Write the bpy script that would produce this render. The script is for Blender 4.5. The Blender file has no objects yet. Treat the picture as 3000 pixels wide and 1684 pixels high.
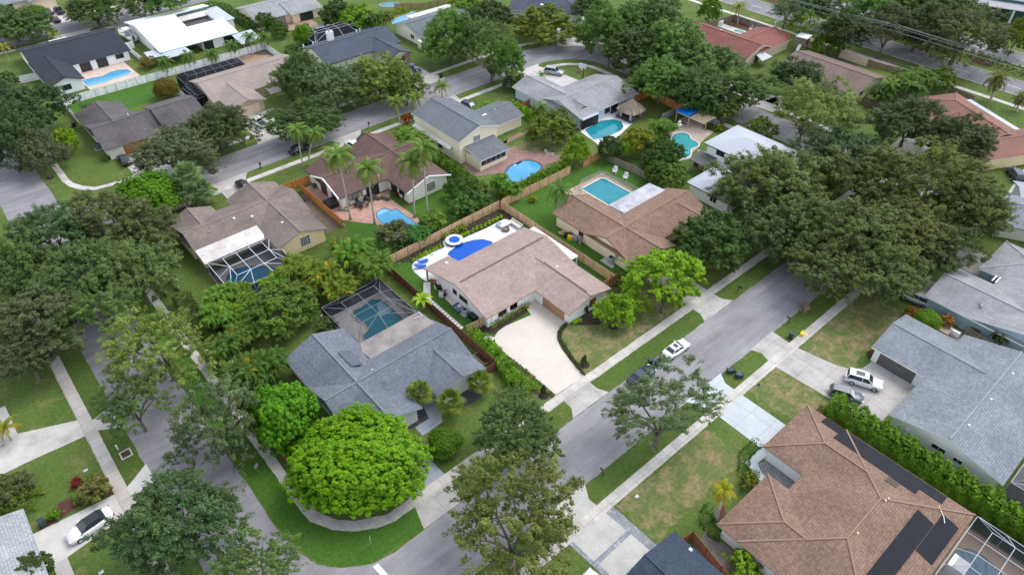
import bpy, bmesh, math, random
import numpy as np
from mathutils import Vector, Matrix
R = math.radians
PI = math.pi
S = bpy.context.scene
C = S.collection
rng = random.Random(7)

# ------------------------------------------------------------------ camera, light, exposure
cd = bpy.data.cameras.new('camera'); cam = bpy.data.objects.new('camera', cd); C.objects.link(cam)
cam.location = (0, 0, 75); cam.rotation_euler = (R(49), 0, R(-41))
cd.sensor_width = 36; cd.lens = 24.6; cd.clip_start = 1; cd.clip_end = 3000
S.camera = cam
SUN_EL, SUN_AZ = 56, 96          # sun behind thin cloud, up the picture and slightly right
w = bpy.data.worlds.new('World'); S.world = w; w.use_nodes = True
wn = w.node_tree.nodes; wl = w.node_tree.links
sky = wn.new('ShaderNodeTexSky'); sky.sky_type = 'NISHITA'; sky.sun_disc = False
sky.sun_elevation = R(SUN_EL); sky.sun_rotation = R(SUN_AZ); sky.air_density = 1.0; sky.dust_density = 1.0; sky.ozone_density = 1.0
hsv = wn.new('ShaderNodeHueSaturation'); hsv.inputs['Saturation'].default_value = 0.40   # overcast: the blue is mostly veiled
wl.new(sky.outputs[0], hsv.inputs['Color']); wl.new(hsv.outputs[0], wn['Background'].inputs[0])
wn['Background'].inputs[1].default_value = 0.15
sd = bpy.data.lights.new('sun', 'SUN'); sun = bpy.data.objects.new('sun', sd); C.objects.link(sun)
sd.energy = 0.8; sd.angle = R(36); sd.color = (1.0, 0.96, 0.90)
sdir = Vector((math.sin(R(SUN_AZ)) * math.cos(R(SUN_EL)), math.cos(R(SUN_AZ)) * math.cos(R(SUN_EL)), math.sin(R(SUN_EL))))
sun.rotation_euler = sdir.to_track_quat('Z', 'Y').to_euler()
S.view_settings.view_transform = 'Standard'; S.view_settings.look = 'None'
S.view_settings.gamma = 1; S.view_settings.use_curve_mapping = False
S.view_settings.exposure = 1.2

# ------------------------------------------------------------------ materials
MATS = {}
def nt(name):
    m = bpy.data.materials.new(name); m.use_nodes = True
    n = m.node_tree.nodes; b = n['Principled BSDF']
    return m, n, m.node_tree.links, b
def c4(c): return (c[0], c[1], c[2], 1)
def noise(n, l, scale, detail=3, vec=None, rough=.6):
    t = n.new('ShaderNodeTexNoise'); t.inputs['Scale'].default_value = scale; t.inputs['Detail'].default_value = detail
    t.inputs['Roughness'].default_value = rough
    if vec is not None: l.new(vec, t.inputs['Vector'])
    return t.outputs['Fac']
def ramp(n, l, fac, stops):
    r = n.new('ShaderNodeValToRGB'); l.new(fac, r.inputs[0])
    e = r.color_ramp.elements
    while len(e) > 1: e.remove(e[-1])
    e[0].position = stops[0][0]; e[0].color = c4(stops[0][1])
    for p, c in stops[1:]:
        q = e.new(p); q.color = c4(c)
    return r.outputs[0]
def mix(n, l, fac, a, b, mode='MIX'):
    m = n.new('ShaderNodeMix'); m.data_type = 'RGBA'; m.blend_type = mode
    if hasattr(fac, 'links'): l.new(fac, m.inputs[0])
    else: m.inputs[0].default_value = fac
    for v, i in ((a, 6), (b, 7)):
        if hasattr(v, 'links'): l.new(v, m.inputs[i])
        else: m.inputs[i].default_value = c4(v)
    return m.outputs[2]
def pos(n): return n.new('ShaderNodeNewGeometry').outputs['Position']
def grey(v): return (v, v, v)
def bump(n, l, b, h, strength=.3, dist=.05):
    q = n.new('ShaderNodeBump'); q.inputs['Strength'].default_value = strength; q.inputs['Distance'].default_value = dist
    l.new(h, q.inputs['Height']); l.new(q.outputs[0], b.inputs['Normal'])
def paint(name, c, rough=.6, var=.10, metal=0, scale=.6, spec=.4):
    if name in MATS: return MATS[name]
    m, n, l, b = nt(name); p = pos(n)
    f = noise(n, l, scale, 5, p)
    l.new(mix(n, l, 1, c, ramp(n, l, f, [(.3, grey(1 - var)), (.7, grey(1 + var * .4))]), 'MULTIPLY'), b.inputs['Base Color'])
    b.inputs['Roughness'].default_value = rough; b.inputs['Metallic'].default_value = metal; b.inputs['Specular IOR Level'].default_value = spec
    MATS[name] = m; return m
def tinted(name, c, rough=.7, var=.2):
    """colour varied plank by plank through the mesh attribute 'tint'"""
    if name in MATS: return MATS[name]
    m, n, l, b = nt(name); p = pos(n)
    a = n.new('ShaderNodeAttribute'); a.attribute_name = 'tint'
    k = mix(n, l, 1, c, a.outputs['Color'], 'MULTIPLY')
    mp = n.new('ShaderNodeMapping'); mp.inputs['Scale'].default_value = (1, 1, .15); l.new(p, mp.inputs[0])
    f = noise(n, l, 4, 4, mp.outputs[0])
    l.new(mix(n, l, 1, k, ramp(n, l, f, [(.3, grey(1 - var)), (.7, grey(1.05))]), 'MULTIPLY'), b.inputs['Base Color'])
    b.inputs['Roughness'].default_value = rough; MATS[name] = m; return m
def shingle(name, c1, c2, stain=.25, bw=.9, rh=.28, streak=.5):
    bw *= .62; rh *= .86; k0 = [(p + q) / 2 for p, q in zip(c1, c2)]; c1 = [p * .75 + q * .25 for p, q in zip(c1, k0)]; c2 = [p * .75 + q * .25 for p, q in zip(c2, k0)]
    if name in MATS: return MATS[name]
    m, n, l, b = nt(name)
    uv = n.new('ShaderNodeUVMap'); uv.uv_map = 'uv'
    t = n.new('ShaderNodeTexBrick'); l.new(uv.outputs[0], t.inputs['Vector'])
    t.inputs['Scale'].default_value = 1; t.inputs['Brick Width'].default_value = bw; t.inputs['Row Height'].default_value = rh
    t.inputs['Mortar Size'].default_value = .022; t.inputs['Bias'].default_value = 0; t.inputs['Mortar Smooth'].default_value = .4
    t.inputs['Color1'].default_value = c4(c1); t.inputs['Color2'].default_value = c4(c2)
    t.inputs['Mortar'].default_value = c4([q * .55 for q in c2])
    p = pos(n)
    f1 = noise(n, l, .22, 5, p, .65)
    k = mix(n, l, 1, t.outputs[0], ramp(n, l, f1, [(.32, grey(1 - stain)), (.62, grey(1.06))]), 'MULTIPLY')
    f2 = noise(n, l, 5, 2, p)
    k = mix(n, l, 1, k, ramp(n, l, f2, [(.3, grey(.84)), (.7, grey(1.14))]), 'MULTIPLY')
    mp = n.new('ShaderNodeMapping'); mp.inputs['Scale'].default_value = (1.3, .12, 1); l.new(uv.outputs[0], mp.inputs[0])
    f3 = noise(n, l, 1.1, 4, mp.outputs[0])
    k = mix(n, l, streak, k, mix(n, l, 1, k, ramp(n, l, f3, [(.3, grey(.78)), (.6, grey(1.05))]), 'MULTIPLY'))
    l.new(k, b.inputs['Base Color']); b.inputs['Roughness'].default_value = .85; b.inputs['Specular IOR Level'].default_value = .3
    bump(n, l, b, t.outputs['Fac'], .5, -.03)
    m['cap'] = [(x * .62 + y * .38) * 1.06 for x, y in zip(c1, c2)]; MATS[name] = m; return m
def grass(name, g1, g2, dry, dryness=.5, sc=.12):
    if name in MATS: return MATS[name]
    m, n, l, b = nt(name); p = pos(n)
    f = noise(n, l, sc, 6, p, .62); f2 = noise(n, l, 2.2, 4, p, .7); f3 = noise(n, l, 9, 2, p); f4 = noise(n, l, sc * 2.7, 6, p, .7)
    k = mix(n, l, ramp(n, l, f, [(.35, grey(0)), (.65, grey(1))]), g1, g2)
    k = mix(n, l, ramp(n, l, f4, [(dryness, grey(0)), (dryness + .16, grey(1))]), k, dry)
    k = mix(n, l, 1, k, ramp(n, l, f2, [(.28, grey(.66)), (.72, grey(1.24))]), 'MULTIPLY')
    k = mix(n, l, 1, k, ramp(n, l, f3, [(.25, grey(.72)), (.75, grey(1.2))]), 'MULTIPLY')
    l.new(k, b.inputs['Base Color']); b.inputs['Roughness'].default_value = .9; b.inputs['Specular IOR Level'].default_value = .15
    bump(n, l, b, f3, .8, .15)
    MATS[name] = m; return m
def asphalt(name, c, ang=0.0):
    if name in MATS: return MATS[name]
    m, n, l, b = nt(name); p = pos(n)
    mp = n.new('ShaderNodeMapping'); mp.inputs['Rotation'].default_value = (0, 0, ang); mp.inputs['Scale'].default_value = (.06, .7, 1); l.new(p, mp.inputs[0])
    f = noise(n, l, 1, 5, mp.outputs[0]); f2 = noise(n, l, .16, 6, p, .7); f3 = noise(n, l, 3, 5, p, .7); f5 = noise(n, l, .5, 6, p, .75)
    k = mix(n, l, 1, c, ramp(n, l, f, [(.3, grey(.78)), (.7, grey(1.14))]), 'MULTIPLY')
    k = mix(n, l, 1, k, ramp(n, l, f2, [(.3, grey(.76)), (.7, grey(1.16))]), 'MULTIPLY')
    k = mix(n, l, 1, k, ramp(n, l, f3, [(.3, grey(.90)), (.75, grey(1.08))]), 'MULTIPLY')
    k = mix(n, l, ramp(n, l, f5, [(.66, grey(0)), (.76, grey(.45))]), k, [q * 1.5 for q in c])
    l.new(k, b.inputs['Base Color']); b.inputs['Roughness'].default_value = .9
    MATS[name] = m; return m
def concrete(name, c, stain=.3, panel=1.52, pv=.10):
    if name in MATS: return MATS[name]
    m, n, l, b = nt(name); p = pos(n)
    f = noise(n, l, .35, 6, p, .7); f2 = noise(n, l, 4, 4, p)
    k = mix(n, l, 1, c, ramp(n, l, f, [(.3, grey(1 - stain)), (.6, grey(1.05))]), 'MULTIPLY')
    k = mix(n, l, 1, k, ramp(n, l, f2, [(.3, grey(.92)), (.7, grey(1.06))]), 'MULTIPLY')
    if panel:
        v = n.new('ShaderNodeVectorMath'); v.operation = 'DIVIDE'; l.new(p, v.inputs[0]); v.inputs[1].default_value = (panel, panel, 1000)
        fl = n.new('ShaderNodeVectorMath'); fl.operation = 'FLOOR'; l.new(v.outputs[0], fl.inputs[0])
        wnz = n.new('ShaderNodeTexWhiteNoise'); l.new(fl.outputs[0], wnz.inputs[0])
        k = mix(n, l, 1, k, ramp(n, l, wnz.outputs[0], [(0, grey(1 - pv)), (1, grey(1 + pv))]), 'MULTIPLY')
        t = n.new('ShaderNodeTexBrick'); t.offset = 0; l.new(p, t.inputs[0]); t.inputs['Scale'].default_value = 1
        t.inputs['Brick Width'].default_value = panel; t.inputs['Row Height'].default_value = panel; t.inputs['Mortar Size'].default_value = .03
        t.inputs['Color1'].default_value = t.inputs['Color2'].default_value = (1, 1, 1, 1); t.inputs['Mortar'].default_value = (.55, .53, .5, 1)
        k = mix(n, l, .8, k, t.outputs[0], 'MULTIPLY')
    l.new(k, b.inputs['Base Color']); b.inputs['Roughness'].default_value = .85
    MATS[name] = m; return m
def pavers(name, c1, c2, bw=.4, rh=.2):
    if name in MATS: return MATS[name]
    m, n, l, b = nt(name); p = pos(n)
    t = n.new('ShaderNodeTexBrick'); l.new(p, t.inputs[0]); t.inputs['Scale'].default_value = 1
    t.inputs['Brick Width'].default_value = bw; t.inputs['Row Height'].default_value = rh; t.inputs['Mortar Size'].default_value = .02
    t.inputs['Color1'].default_value = c4(c1); t.inputs['Color2'].default_value = c4(c2); t.inputs['Mortar'].default_value = c4([q * .6 for q in c2])
    f = noise(n, l, .5, 5, p, .7); f2 = noise(n, l, 2.5, 3, p)
    k = mix(n, l, 1, t.outputs[0], ramp(n, l, f, [(.3, grey(.8)), (.65, grey(1.1))]), 'MULTIPLY')
    k = mix(n, l, 1, k, ramp(n, l, f2, [(.3, grey(.85)), (.7, grey(1.12))]), 'MULTIPLY')
    l.new(k, b.inputs['Base Color']); b.inputs['Roughness'].default_value = .85
    MATS[name] = m; return m
def mulch(name, c):
    if name in MATS: return MATS[name]
    m, n, l, b = nt(name); p = pos(n)
    f = noise(n, l, 5, 5, p, .75); f2 = noise(n, l, .7, 4, p)
    k = mix(n, l, 1, c, ramp(n, l, f, [(.28, grey(.45)), (.72, grey(1.7))]), 'MULTIPLY')
    k = mix(n, l, 1, k, ramp(n, l, f2, [(.3, grey(.8)), (.7, grey(1.2))]), 'MULTIPLY')
    l.new(k, b.inputs['Base Color']); b.inputs['Roughness'].default_value = .95; bump(n, l, b, f, 1, .2)
    MATS[name] = m; return m
def water(name, c1, c2, rough=.08):
    if name in MATS: return MATS[name]
    m, n, l, b = nt(name); p = pos(n)
    f = noise(n, l, .22, 3, p); f2 = noise(n, l, 1.6, 3, p)
    l.new(mix(n, l, ramp(n, l, f, [(.3, grey(0)), (.7, grey(1))]), c1, c2), b.inputs['Base Color'])
    b.inputs['Roughness'].default_value = rough; b.inputs['Specular IOR Level'].default_value = .3
    bump(n, l, b, f2, .12, .06); MATS[name] = m; return m
def screen(name, c, alpha):
    if name in MATS: return MATS[name]
    m, n, l, b = nt(name)
    b.inputs['Base Color'].default_value = c4(c); b.inputs['Roughness'].default_value = .9; b.inputs['Specular IOR Level'].default_value = .1
    t = n.new('ShaderNodeBsdfTransparent'); x = n.new('ShaderNodeMixShader'); x.inputs[0].default_value = alpha
    l.new(t.outputs[0], x.inputs[1]); l.new(b.outputs[0], x.inputs[2]); l.new(x.outputs[0], n['Material Output'].inputs[0])
    MATS[name] = m; return m
def leafmat():
    m, n, l, b = nt('leaves')
    a = n.new('ShaderNodeAttribute'); a.attribute_name = 'tint'
    oi = n.new('ShaderNodeObjectInfo')
    k = mix(n, l, 1, oi.outputs['Color'], a.outputs['Color'], 'MULTIPLY')
    l.new(k, b.inputs['Base Color']); b.inputs['Roughness'].default_value = .6; b.inputs['Specular IOR Level'].default_value = .18
    t = n.new('ShaderNodeBsdfTranslucent'); l.new(mix(n, l, 1, k, (1.1, 1.2, .5), 'MULTIPLY'), t.inputs[0])
    x = n.new('ShaderNodeMixShader'); x.inputs[0].default_value = .28
    l.new(b.outputs[0], x.inputs[1]); l.new(t.outputs[0], x.inputs[2]); l.new(x.outputs[0], n['Material Output'].inputs[0])
    return m
LEAF = leafmat()
BARK = paint('bark', (.17, .14, .115), .95, .4, scale=3)
PBARK = paint('palm_bark', (.44, .385, .32), .9, .3, scale=3)
GLASS = paint('dark_glass', (.02, .025, .03), .08, .2, spec=.6)
BLIND = paint('window_blind', (.28, .28, .26), .3, .2, spec=.6)
WHITE = paint('white_paint', (.78, .78, .78), .5, .05)
OFFWHITE = paint('off_white', (.66, .64, .60), .6, .08)
DARK = paint('dark_metal', (.03, .03, .034), .45, .2)
BLACK = paint('black_plastic', (.018, .018, .02), .45, .2)
CHROME = paint('bright_metal', (.55, .56, .58), .3, .1, metal=.8)
RUBBER = paint('rubber', (.02, .02, .02), .85, .2)
GREYM = paint('grey_metal', (.32, .33, .34), .5, .12)

# ------------------------------------------------------------------ mesh helpers
def newmesh(name, v, f, mat, tint=None, uv=None, smooth=False):
    me = bpy.data.meshes.new(name); me.from_pydata(v, [], f)
    if mat: me.materials.append(mat)
    if tint is not None:
        a = me.color_attributes.new('tint', 'FLOAT_COLOR', 'POINT'); a.data.foreach_set('color', np.asarray(tint, dtype=np.float32).ravel())
    if uv is not None:
        u = me.uv_layers.new(name='uv'); u.data.foreach_set('uv', np.asarray(uv, dtype=np.float32).ravel())
    if smooth: me.polygons.foreach_set('use_smooth', [True] * len(me.polygons))
    me.update(); return me
class MB:
    def __init__(s): s.v = []; s.f = []; s.t = []; s.uv = []; s.hasuv = False
    def add(s, v, f, t=1.0):
        o = len(s.v); s.v += [tuple(q) for q in v]; s.f += [tuple(i + o for i in q) for q in f]
        s.t += [(t, t, t, 1) if not isinstance(t, tuple) else t] * len(v); return s
    def box(s, c, d, rz=0, t=1.0, taper=1.0):
        x, y, z = d[0] / 2, d[1] / 2, d[2] / 2; ca, sa = math.cos(rz), math.sin(rz); v = []
        for k, (a, b, e) in enumerate([(-x, -y, -z), (x, -y, -z), (x, y, -z), (-x, y, -z), (-x, -y, z), (x, -y, z), (x, y, z), (-x, y, z)]):
            if k > 3: a *= taper; b *= taper
            v.append((c[0] + a * ca - b * sa, c[1] + a * sa + b * ca, c[2] + e))
        return s.add(v, [(3, 2, 1, 0), (4, 5, 6, 7), (0, 1, 5, 4), (1, 2, 6, 5), (2, 3, 7, 6), (3, 0, 4, 7)], t)
    def prism(s, pts, z0, z1, t=1.0):
        n = len(pts)
        a = sum(pts[i][0] * pts[(i + 1) % n][1] - pts[(i + 1) % n][0] * pts[i][1] for i in range(n))
        if a < 0: pts = pts[::-1]
        v = [(p[0], p[1], z0) for p in pts] + [(p[0], p[1], z1) for p in pts]
        return s.add(v, [tuple(range(n - 1, -1, -1)), tuple(range(n, 2 * n))] + [(i, (i + 1) % n, n + (i + 1) % n, n + i) for i in range(n)], t)
    def bar(s, a, b, w, t=1.0):
        a = Vector(a); b = Vector(b); d = (b - a)
        if d.length < 1e-6: return s
        q = d.to_track_quat('Z', 'Y'); v = []
        for p in (a, b):
            for x, y in ((-1, -1), (1, -1), (1, 1), (-1, 1)): v.append(p + q @ Vector((x * w / 2, y * w / 2, 0)))
        return s.add(v, [(3, 2, 1, 0), (4, 5, 6, 7), (0, 1, 5, 4), (1, 2, 6, 5), (2, 3, 7, 6), (3, 0, 4, 7)], t)
    def tube(s, path, rad, n=8, t=1.0, cap=True):
        v = []; k = len(path)
        if not hasattr(rad, '__len__'): rad = [rad] * k
        for i, p in enumerate(path):
            a = Vector(path[max(i - 1, 0)]); b = Vector(path[min(i + 1, k - 1)]); q = (b - a).to_track_quat('Z', 'Y')
            for j in range(n):
                th = 2 * PI * j / n; v.append(Vector(p) + q @ Vector((math.cos(th) * rad[i], math.sin(th) * rad[i], 0)))
        f = [(i * n + j, i * n + (j + 1) % n, (i + 1) * n + (j + 1) % n, (i + 1) * n + j) for i in range(k - 1) for j in range(n)]
        if cap: f += [tuple(range(n - 1, -1, -1)), tuple(range((k - 1) * n, k * n))]
        return s.add(v, f, t)
    def lathe(s, c, prof, n=16, t=1.0, cap=True):
        v = []; k = len(prof)
        for r, z in prof:
            for j in range(n): v.append((c[0] + r * math.cos(2 * PI * j / n), c[1] + r * math.sin(2 * PI * j / n), c[2] + z))
        f = [(i * n + j, i * n + (j + 1) % n, (i + 1) * n + (j + 1) % n, (i + 1) * n + j) for i in range(k - 1) for j in range(n)]
        return s.add(v, f + ([tuple(range(n - 1, -1, -1)), tuple(range((k - 1) * n, k * n))] if cap else []), t)
    def mesh(s, name, mat, smooth=False, uv=None):
        return newmesh(name, s.v, s.f, mat, s.t if any(q[:3] != (1, 1, 1) for q in s.t) else None, uv, smooth)
    def build(s, name, mat, parent=None, smooth=False, uv=None):
        o = bpy.data.objects.new(name, s.mesh(name, mat, smooth, uv)); C.objects.link(o)
        if parent: o.parent = parent
        return o
def tag(o, label, cat, group=None):
    o['label'] = label; o['category'] = cat
    if group: o['group'] = group
    return o
def thing(name, label, cat, loc=(0, 0, 0), rz=0, group=None):
    o = bpy.data.objects.new(name, None); C.objects.link(o); o.location = loc if len(loc) == 3 else (loc[0], loc[1], 0); o.rotation_euler = (0, 0, rz)
    o.empty_display_size = .3
    return tag(o, label, cat, group)
def dup(root, loc, rz, label, group=None, scale=None):
    r = root.copy(); C.objects.link(r); r.location = loc if len(loc) == 3 else (loc[0], loc[1], 0); r.rotation_euler = (0, 0, rz); r['label'] = label
    if group: r['group'] = group
    if scale: r.scale = (scale,) * 3
    for ch in list(root.children):
        c = ch.copy(); C.objects.link(c); c.parent = r
        for g in list(ch.children):
            d = g.copy(); C.objects.link(d); d.parent = c
    return r
def smoothed(pts, n=6):
    out = []; k = len(pts)
    for i in range(k):
        p0, p1, p2, p3 = [np.array(pts[(i + j) % k], float) for j in (-1, 0, 1, 2)]
        for j in range(n):
            t = j / n
            out.append(tuple(.5 * (2 * p1 + (p2 - p0) * t + (2 * p0 - 5 * p1 + 4 * p2 - p3) * t * t + (3 * p1 - p0 - 3 * p2 + p3) * t ** 3)))
    return out
def ragged(pts, amt, step=.6):
    out = []; k = len(pts)
    for i in range(k):
        a = pts[i]; b = pts[(i + 1) % k]; d = math.dist(a, b); n = max(1, min(220, int(d / step)))
        for j in range(n):
            t = j / n; q = amt if 0 < j else amt * .3
            out.append((a[0] + (b[0] - a[0]) * t + rng.uniform(-q, q), a[1] + (b[1] - a[1]) * t + rng.uniform(-q, q)))
    return out
def sheet(name, pts, z, mat, rag=0.0, smooth=False, thick=0.0):
    if smooth: pts = smoothed(pts)
    if rag: pts = ragged(pts, rag)
    mb = MB()
    if thick: mb.prism(pts, z - thick, z)
    else:
        n = len(pts); a = sum(pts[i][0] * pts[(i + 1) % n][1] - pts[(i + 1) % n][0] * pts[i][1] for i in range(n))
        if a < 0: pts = pts[::-1]
        mb.add([(p[0], p[1], z) for p in pts], [tuple(range(n))])
    o = mb.build(name, mat); o['kind'] = 'structure'; return o
def rect(x0, x1, y0, y1): return [(x0, y0), (x1, y0), (x1, y1), (x0, y1)]
def offset(pts, d):
    n = len(pts); out = []
    a = sum(pts[i][0] * pts[(i + 1) % n][1] - pts[(i + 1) % n][0] * pts[i][1] for i in range(n)); s = 1 if a > 0 else -1
    for i in range(n):
        p = Vector(pts[i - 1]).to_2d(); q = Vector(pts[i]).to_2d(); r = Vector(pts[(i + 1) % n]).to_2d()
        e1 = (q - p).normalized(); e2 = (r - q).normalized(); nn = Vector((e1.y + e2.y, -(e1.x + e2.x)))
        if nn.length < 1e-5: nn = Vector((e1.y, -e1.x))
        nn.normalize(); out.append((q.x + nn.x * d * s, q.y + nn.y * d * s))
    return out

# ------------------------------------------------------------------ ground, roads, pavements
LAWN = grass('lawn', (.090, .150, .032), (.132, .190, .044), (.21, .205, .078), .53)
LUSH = grass('lush_lawn', (.058, .150, .020), (.080, .180, .026), (.12, .19, .04), .62)
VERGE = grass('verge', (.082, .140, .028), (.115, .175, .038), (.19, .175, .068), .57)
DRYLAWN = grass('dry_lawn', (.125, .175, .048), (.160, .195, .064), (.31, .245, .13), .45, .16)
DIRT = mulch('dirt', (.16, .125, .09))
MULCH = mulch('dark_mulch', (.040, .028, .022)); REDMULCH = mulch('red_mulch', (.115, .042, .036))
GRAVEL = mulch('grey_gravel', (.28, .28, .29))
ASPH = asphalt('asphalt', (.285, .275, .29), 0.0); ASPHY = asphalt('asphalt_b', (.265, .255, .275), PI / 2)
AVENUE = asphalt('avenue_asphalt', (.23, .225, .24), PI / 2)
WALK = concrete('walk_concrete', (.55, .515, .475), .26)
CONC = concrete('drive_concrete', (.47, .445, .42), .30, 3.0, .04)
NEWCONC = concrete('new_concrete', (.48, .52, .54), .10, 3.05, .03)
PLAINCONC = concrete('plain_concrete', (.50, .485, .455), .22, 0)
BEIGE = concrete('beige_drive', (.62, .55, .485), .07, 0)
WHITEDECK = concrete('white_deck', (.70, .70, .70), .07, 0)
BLUECONC = concrete('blue_grey_concrete', (.33, .37, .42), .18, 3.0, .05)
PINKPAVE = pavers('pink_pavers', (.60, .36, .29), (.44, .25, .20)); REDPAVE = pavers('red_pavers', (.36, .22, .185), (.29, .175, .15))
GREYPAVE = pavers('grey_pavers', (.34, .36, .39), (.22, .235, .26), .5, .5); DARKPAVE = pavers('dark_pavers', (.07, .072, .08), (.05, .05, .058), .3, .3)
TANPAVE = pavers('tan_pavers', (.55, .46, .38), (.47, .38, .31)); TAUPE = concrete('taupe_deck', (.47, .44, .42), .2, 0)

sheet('ground', rect(-700, 900, -500, 1100), 0, LAWN)
# lawns that differ from the rest
sheet('lawn', rect(43.4, 69.9, 54.5, 83.0), .004, LUSH)
sheet('lawn', rect(70.3, 98, 55, 83.4), .005, LUSH)
sheet('lawn', rect(20.2, 42.5, 171, 181.8), .004, LUSH)
sheet('lawn', rect(44.6, 70, 84, 101), .004, LUSH)
sheet('lawn', rect(44.0, 73.0, 43.9, 54.9), .007, DRYLAWN, .4)
sheet('lawn', rect(40.0, 57.5, 20.5, 26.9), .004, DRYLAWN, .5)
sheet('lawn', rect(67.0, 74.0, 12.0, 26.9), .004, DRYLAWN, .5)
sheet('lawn', rect(80.0, 99.0, 19.5, 26.9), .004, DRYLAWN, .4)
sheet('lawn', rect(86.0, 98.0, 88.0, 100), .004, DRYLAWN, .6)
sheet('verge', rect(14.5, 131.5, 39.7, 42.4), .004, VERGE)
sheet('verge', rect(20, 131.5, 28.4, 31.2), .004, VERGE)
sheet('verge', [(7.8, 52), (8.2, 47.5), (9.3, 43.7), (10.9, 41.7), (13.8, 39.9), (20.6, 39.3), (21.5, 42.3), (16.5, 43.1), (12.4, 46.4), (11, 49), (10.9, 110), (7.8, 110)], .006, LUSH)
sheet('verge', rect(-3.6, -0.9, 30, 120), .004, VERGE)
sheet('dirt_patch', [(180, 81), (182.8, 80), (183, 71), (187.3, 66.0), (190, 66.5), (189, 74), (188, 82)], .008, DIRT, .5)
sheet('dirt_patch', rect(41.6, 45.4, -2, 17.5), .008, mulch('dirt_strip', (.20, .18, .15)), .4)
# streets
sheet('road', [(0, 31.2), (131.8, 31.2), (131.8, 39.6), (20.6, 39.35), (16.5, 39.2), (13.7, 39.75), (10.8, 41.6), (9.1, 43.6), (8.1, 46.5), (7.65, 50), (0, 50)], .014, ASPH, .07)
sheet('road', rect(-0.9, 7.65, -40, 260), .010, ASPHY, .08)
sheet('road', [(0, 126.7), (119.4, 126.7)] + [(119.6 + 12.2 * math.sin(a), 114.5 + 12.2 * math.cos(a)) for a in np.linspace(0.05, PI / 2, 9)] +
      [(131.8, 20), (141.1, 20)] + [(119.6 + 21.4 * math.sin(a), 114.6 + 21.4 * math.cos(a)) for a in np.linspace(PI / 2, 0.05, 12)] + [(119.3, 136), (0, 136)], .018, ASPH, .05)
sheet('road', rect(-60, 120, 228.4, 238.6), .014, asphalt('asphalt_c', (.22, .21, .225), 0.0), .06)
sheet('avenue', rect(193.3, 202.0, -60, 400), .014, AVENUE)
sheet('avenue', rect(211.8, 220.5, -60, 400), .014, AVENUE)
KERB = paint('kerb', (.42, .38, .33), .85)
for x0, x1 in ((192.9, 193.3), (202.0, 202.4), (211.4, 211.8), (220.5, 220.9)):
    sheet('kerb', rect(x0, x1, -60, 400), .12, KERB, thick=.14)
LINE = paint('road_paint', (.72, .72, .70), .7, .2)
for x in (197.7, 216.2):
    for k in range(34):
        y = 5.0 + k * 12.2 + (1.0 if x > 200 else -2.2)
        sheet('lane_marking', rect(x - .1, x + .1, y, y + 3.6), .022, LINE)
sheet('stop_line', [(13.6, 39.4), (14.25, 39.4), (14.6, 34.6), (13.95, 34.6)], .022, LINE)
for k in range(9):
    a = 190 + k * 12.4; sheet('mulch_bed', smoothed([(206.9 + 2.2 * math.cos(q) , a - 150 + 2.6 * math.sin(q)) for q in np.linspace(0, 2 * PI, 9)[:-1]], 3), .01, REDMULCH)

# pavements
sheet('sidewalk', [(10.85, 123), (10.85, 51), (11.0, 49), (12.4, 46.4), (14.2, 44.55), (16.5, 43.1), (18.6, 42.45), (127.3, 42.4), (127.3, 43.8), (18.4, 43.85), (14.9, 45.7), (13.3, 47.5), (12.3, 49.7), (12.1, 53), (12.1, 123)], .034, WALK, .045)
sheet('sidewalk', rect(14, 131, 26.9, 28.32), .034, WALK, .02)
sheet('sidewalk', rect(-5.2, -3.66, 30, 121), .034, concrete('walk_b', (.50, .46, .42), .2, 1.7), .02)
sheet('sidewalk', [(10.8, 123)] + [(x, 123) for x in (30, 60, 90)] + [(118.5, 123)] + [(119.4 + 8.6 * math.sin(a), 114.4 + 8.6 * math.cos(a)) for a in np.linspace(.1, PI / 2, 8)] + [(128, 44), (129.4, 44)] +
      [(119.4 + 10 * math.sin(a), 114.4 + 10 * math.cos(a)) for a in np.linspace(PI / 2, .1, 8)] + [(118.5, 124.4), (10.8, 124.4)], .036, WALK, .03)
sheet('sidewalk', [(10.3, 175), (10.4, 147.3), (10.9, 144.6), (12.2, 142), (14.4, 140), (17, 139.5), (62, 139.2), (119, 139.2), (119, 140.5), (17.2, 140.6), (14.6, 141.2), (13.0, 143.2), (11.9, 145.6), (11.6, 147.7), (11.6, 175)], .034, WALK, .03)
sheet('sidewalk', [(119.2 + 24.2 * math.sin(a), 114.5 + 24.2 * math.cos(a)) for a in np.linspace(0, PI / 2, 12)] + [(143.4, 45), (144.9, 45)] + [(119.2 + 25.7 * math.sin(a), 114.5 + 25.7 * math.cos(a)) for a in np.linspace(PI / 2, 0, 12)], .034, WALK, .02)
sheet('sidewalk', rect(-20, 110, 241.2, 242.6), .034, WALK, .02)
sheet('sidewalk', rect(-20, 45, 224.6, 226.0), .034, WALK, .02)
sheet('sidewalk', rect(186.4, 187.9, -20, 200), .034, WALK, .02)

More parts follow.
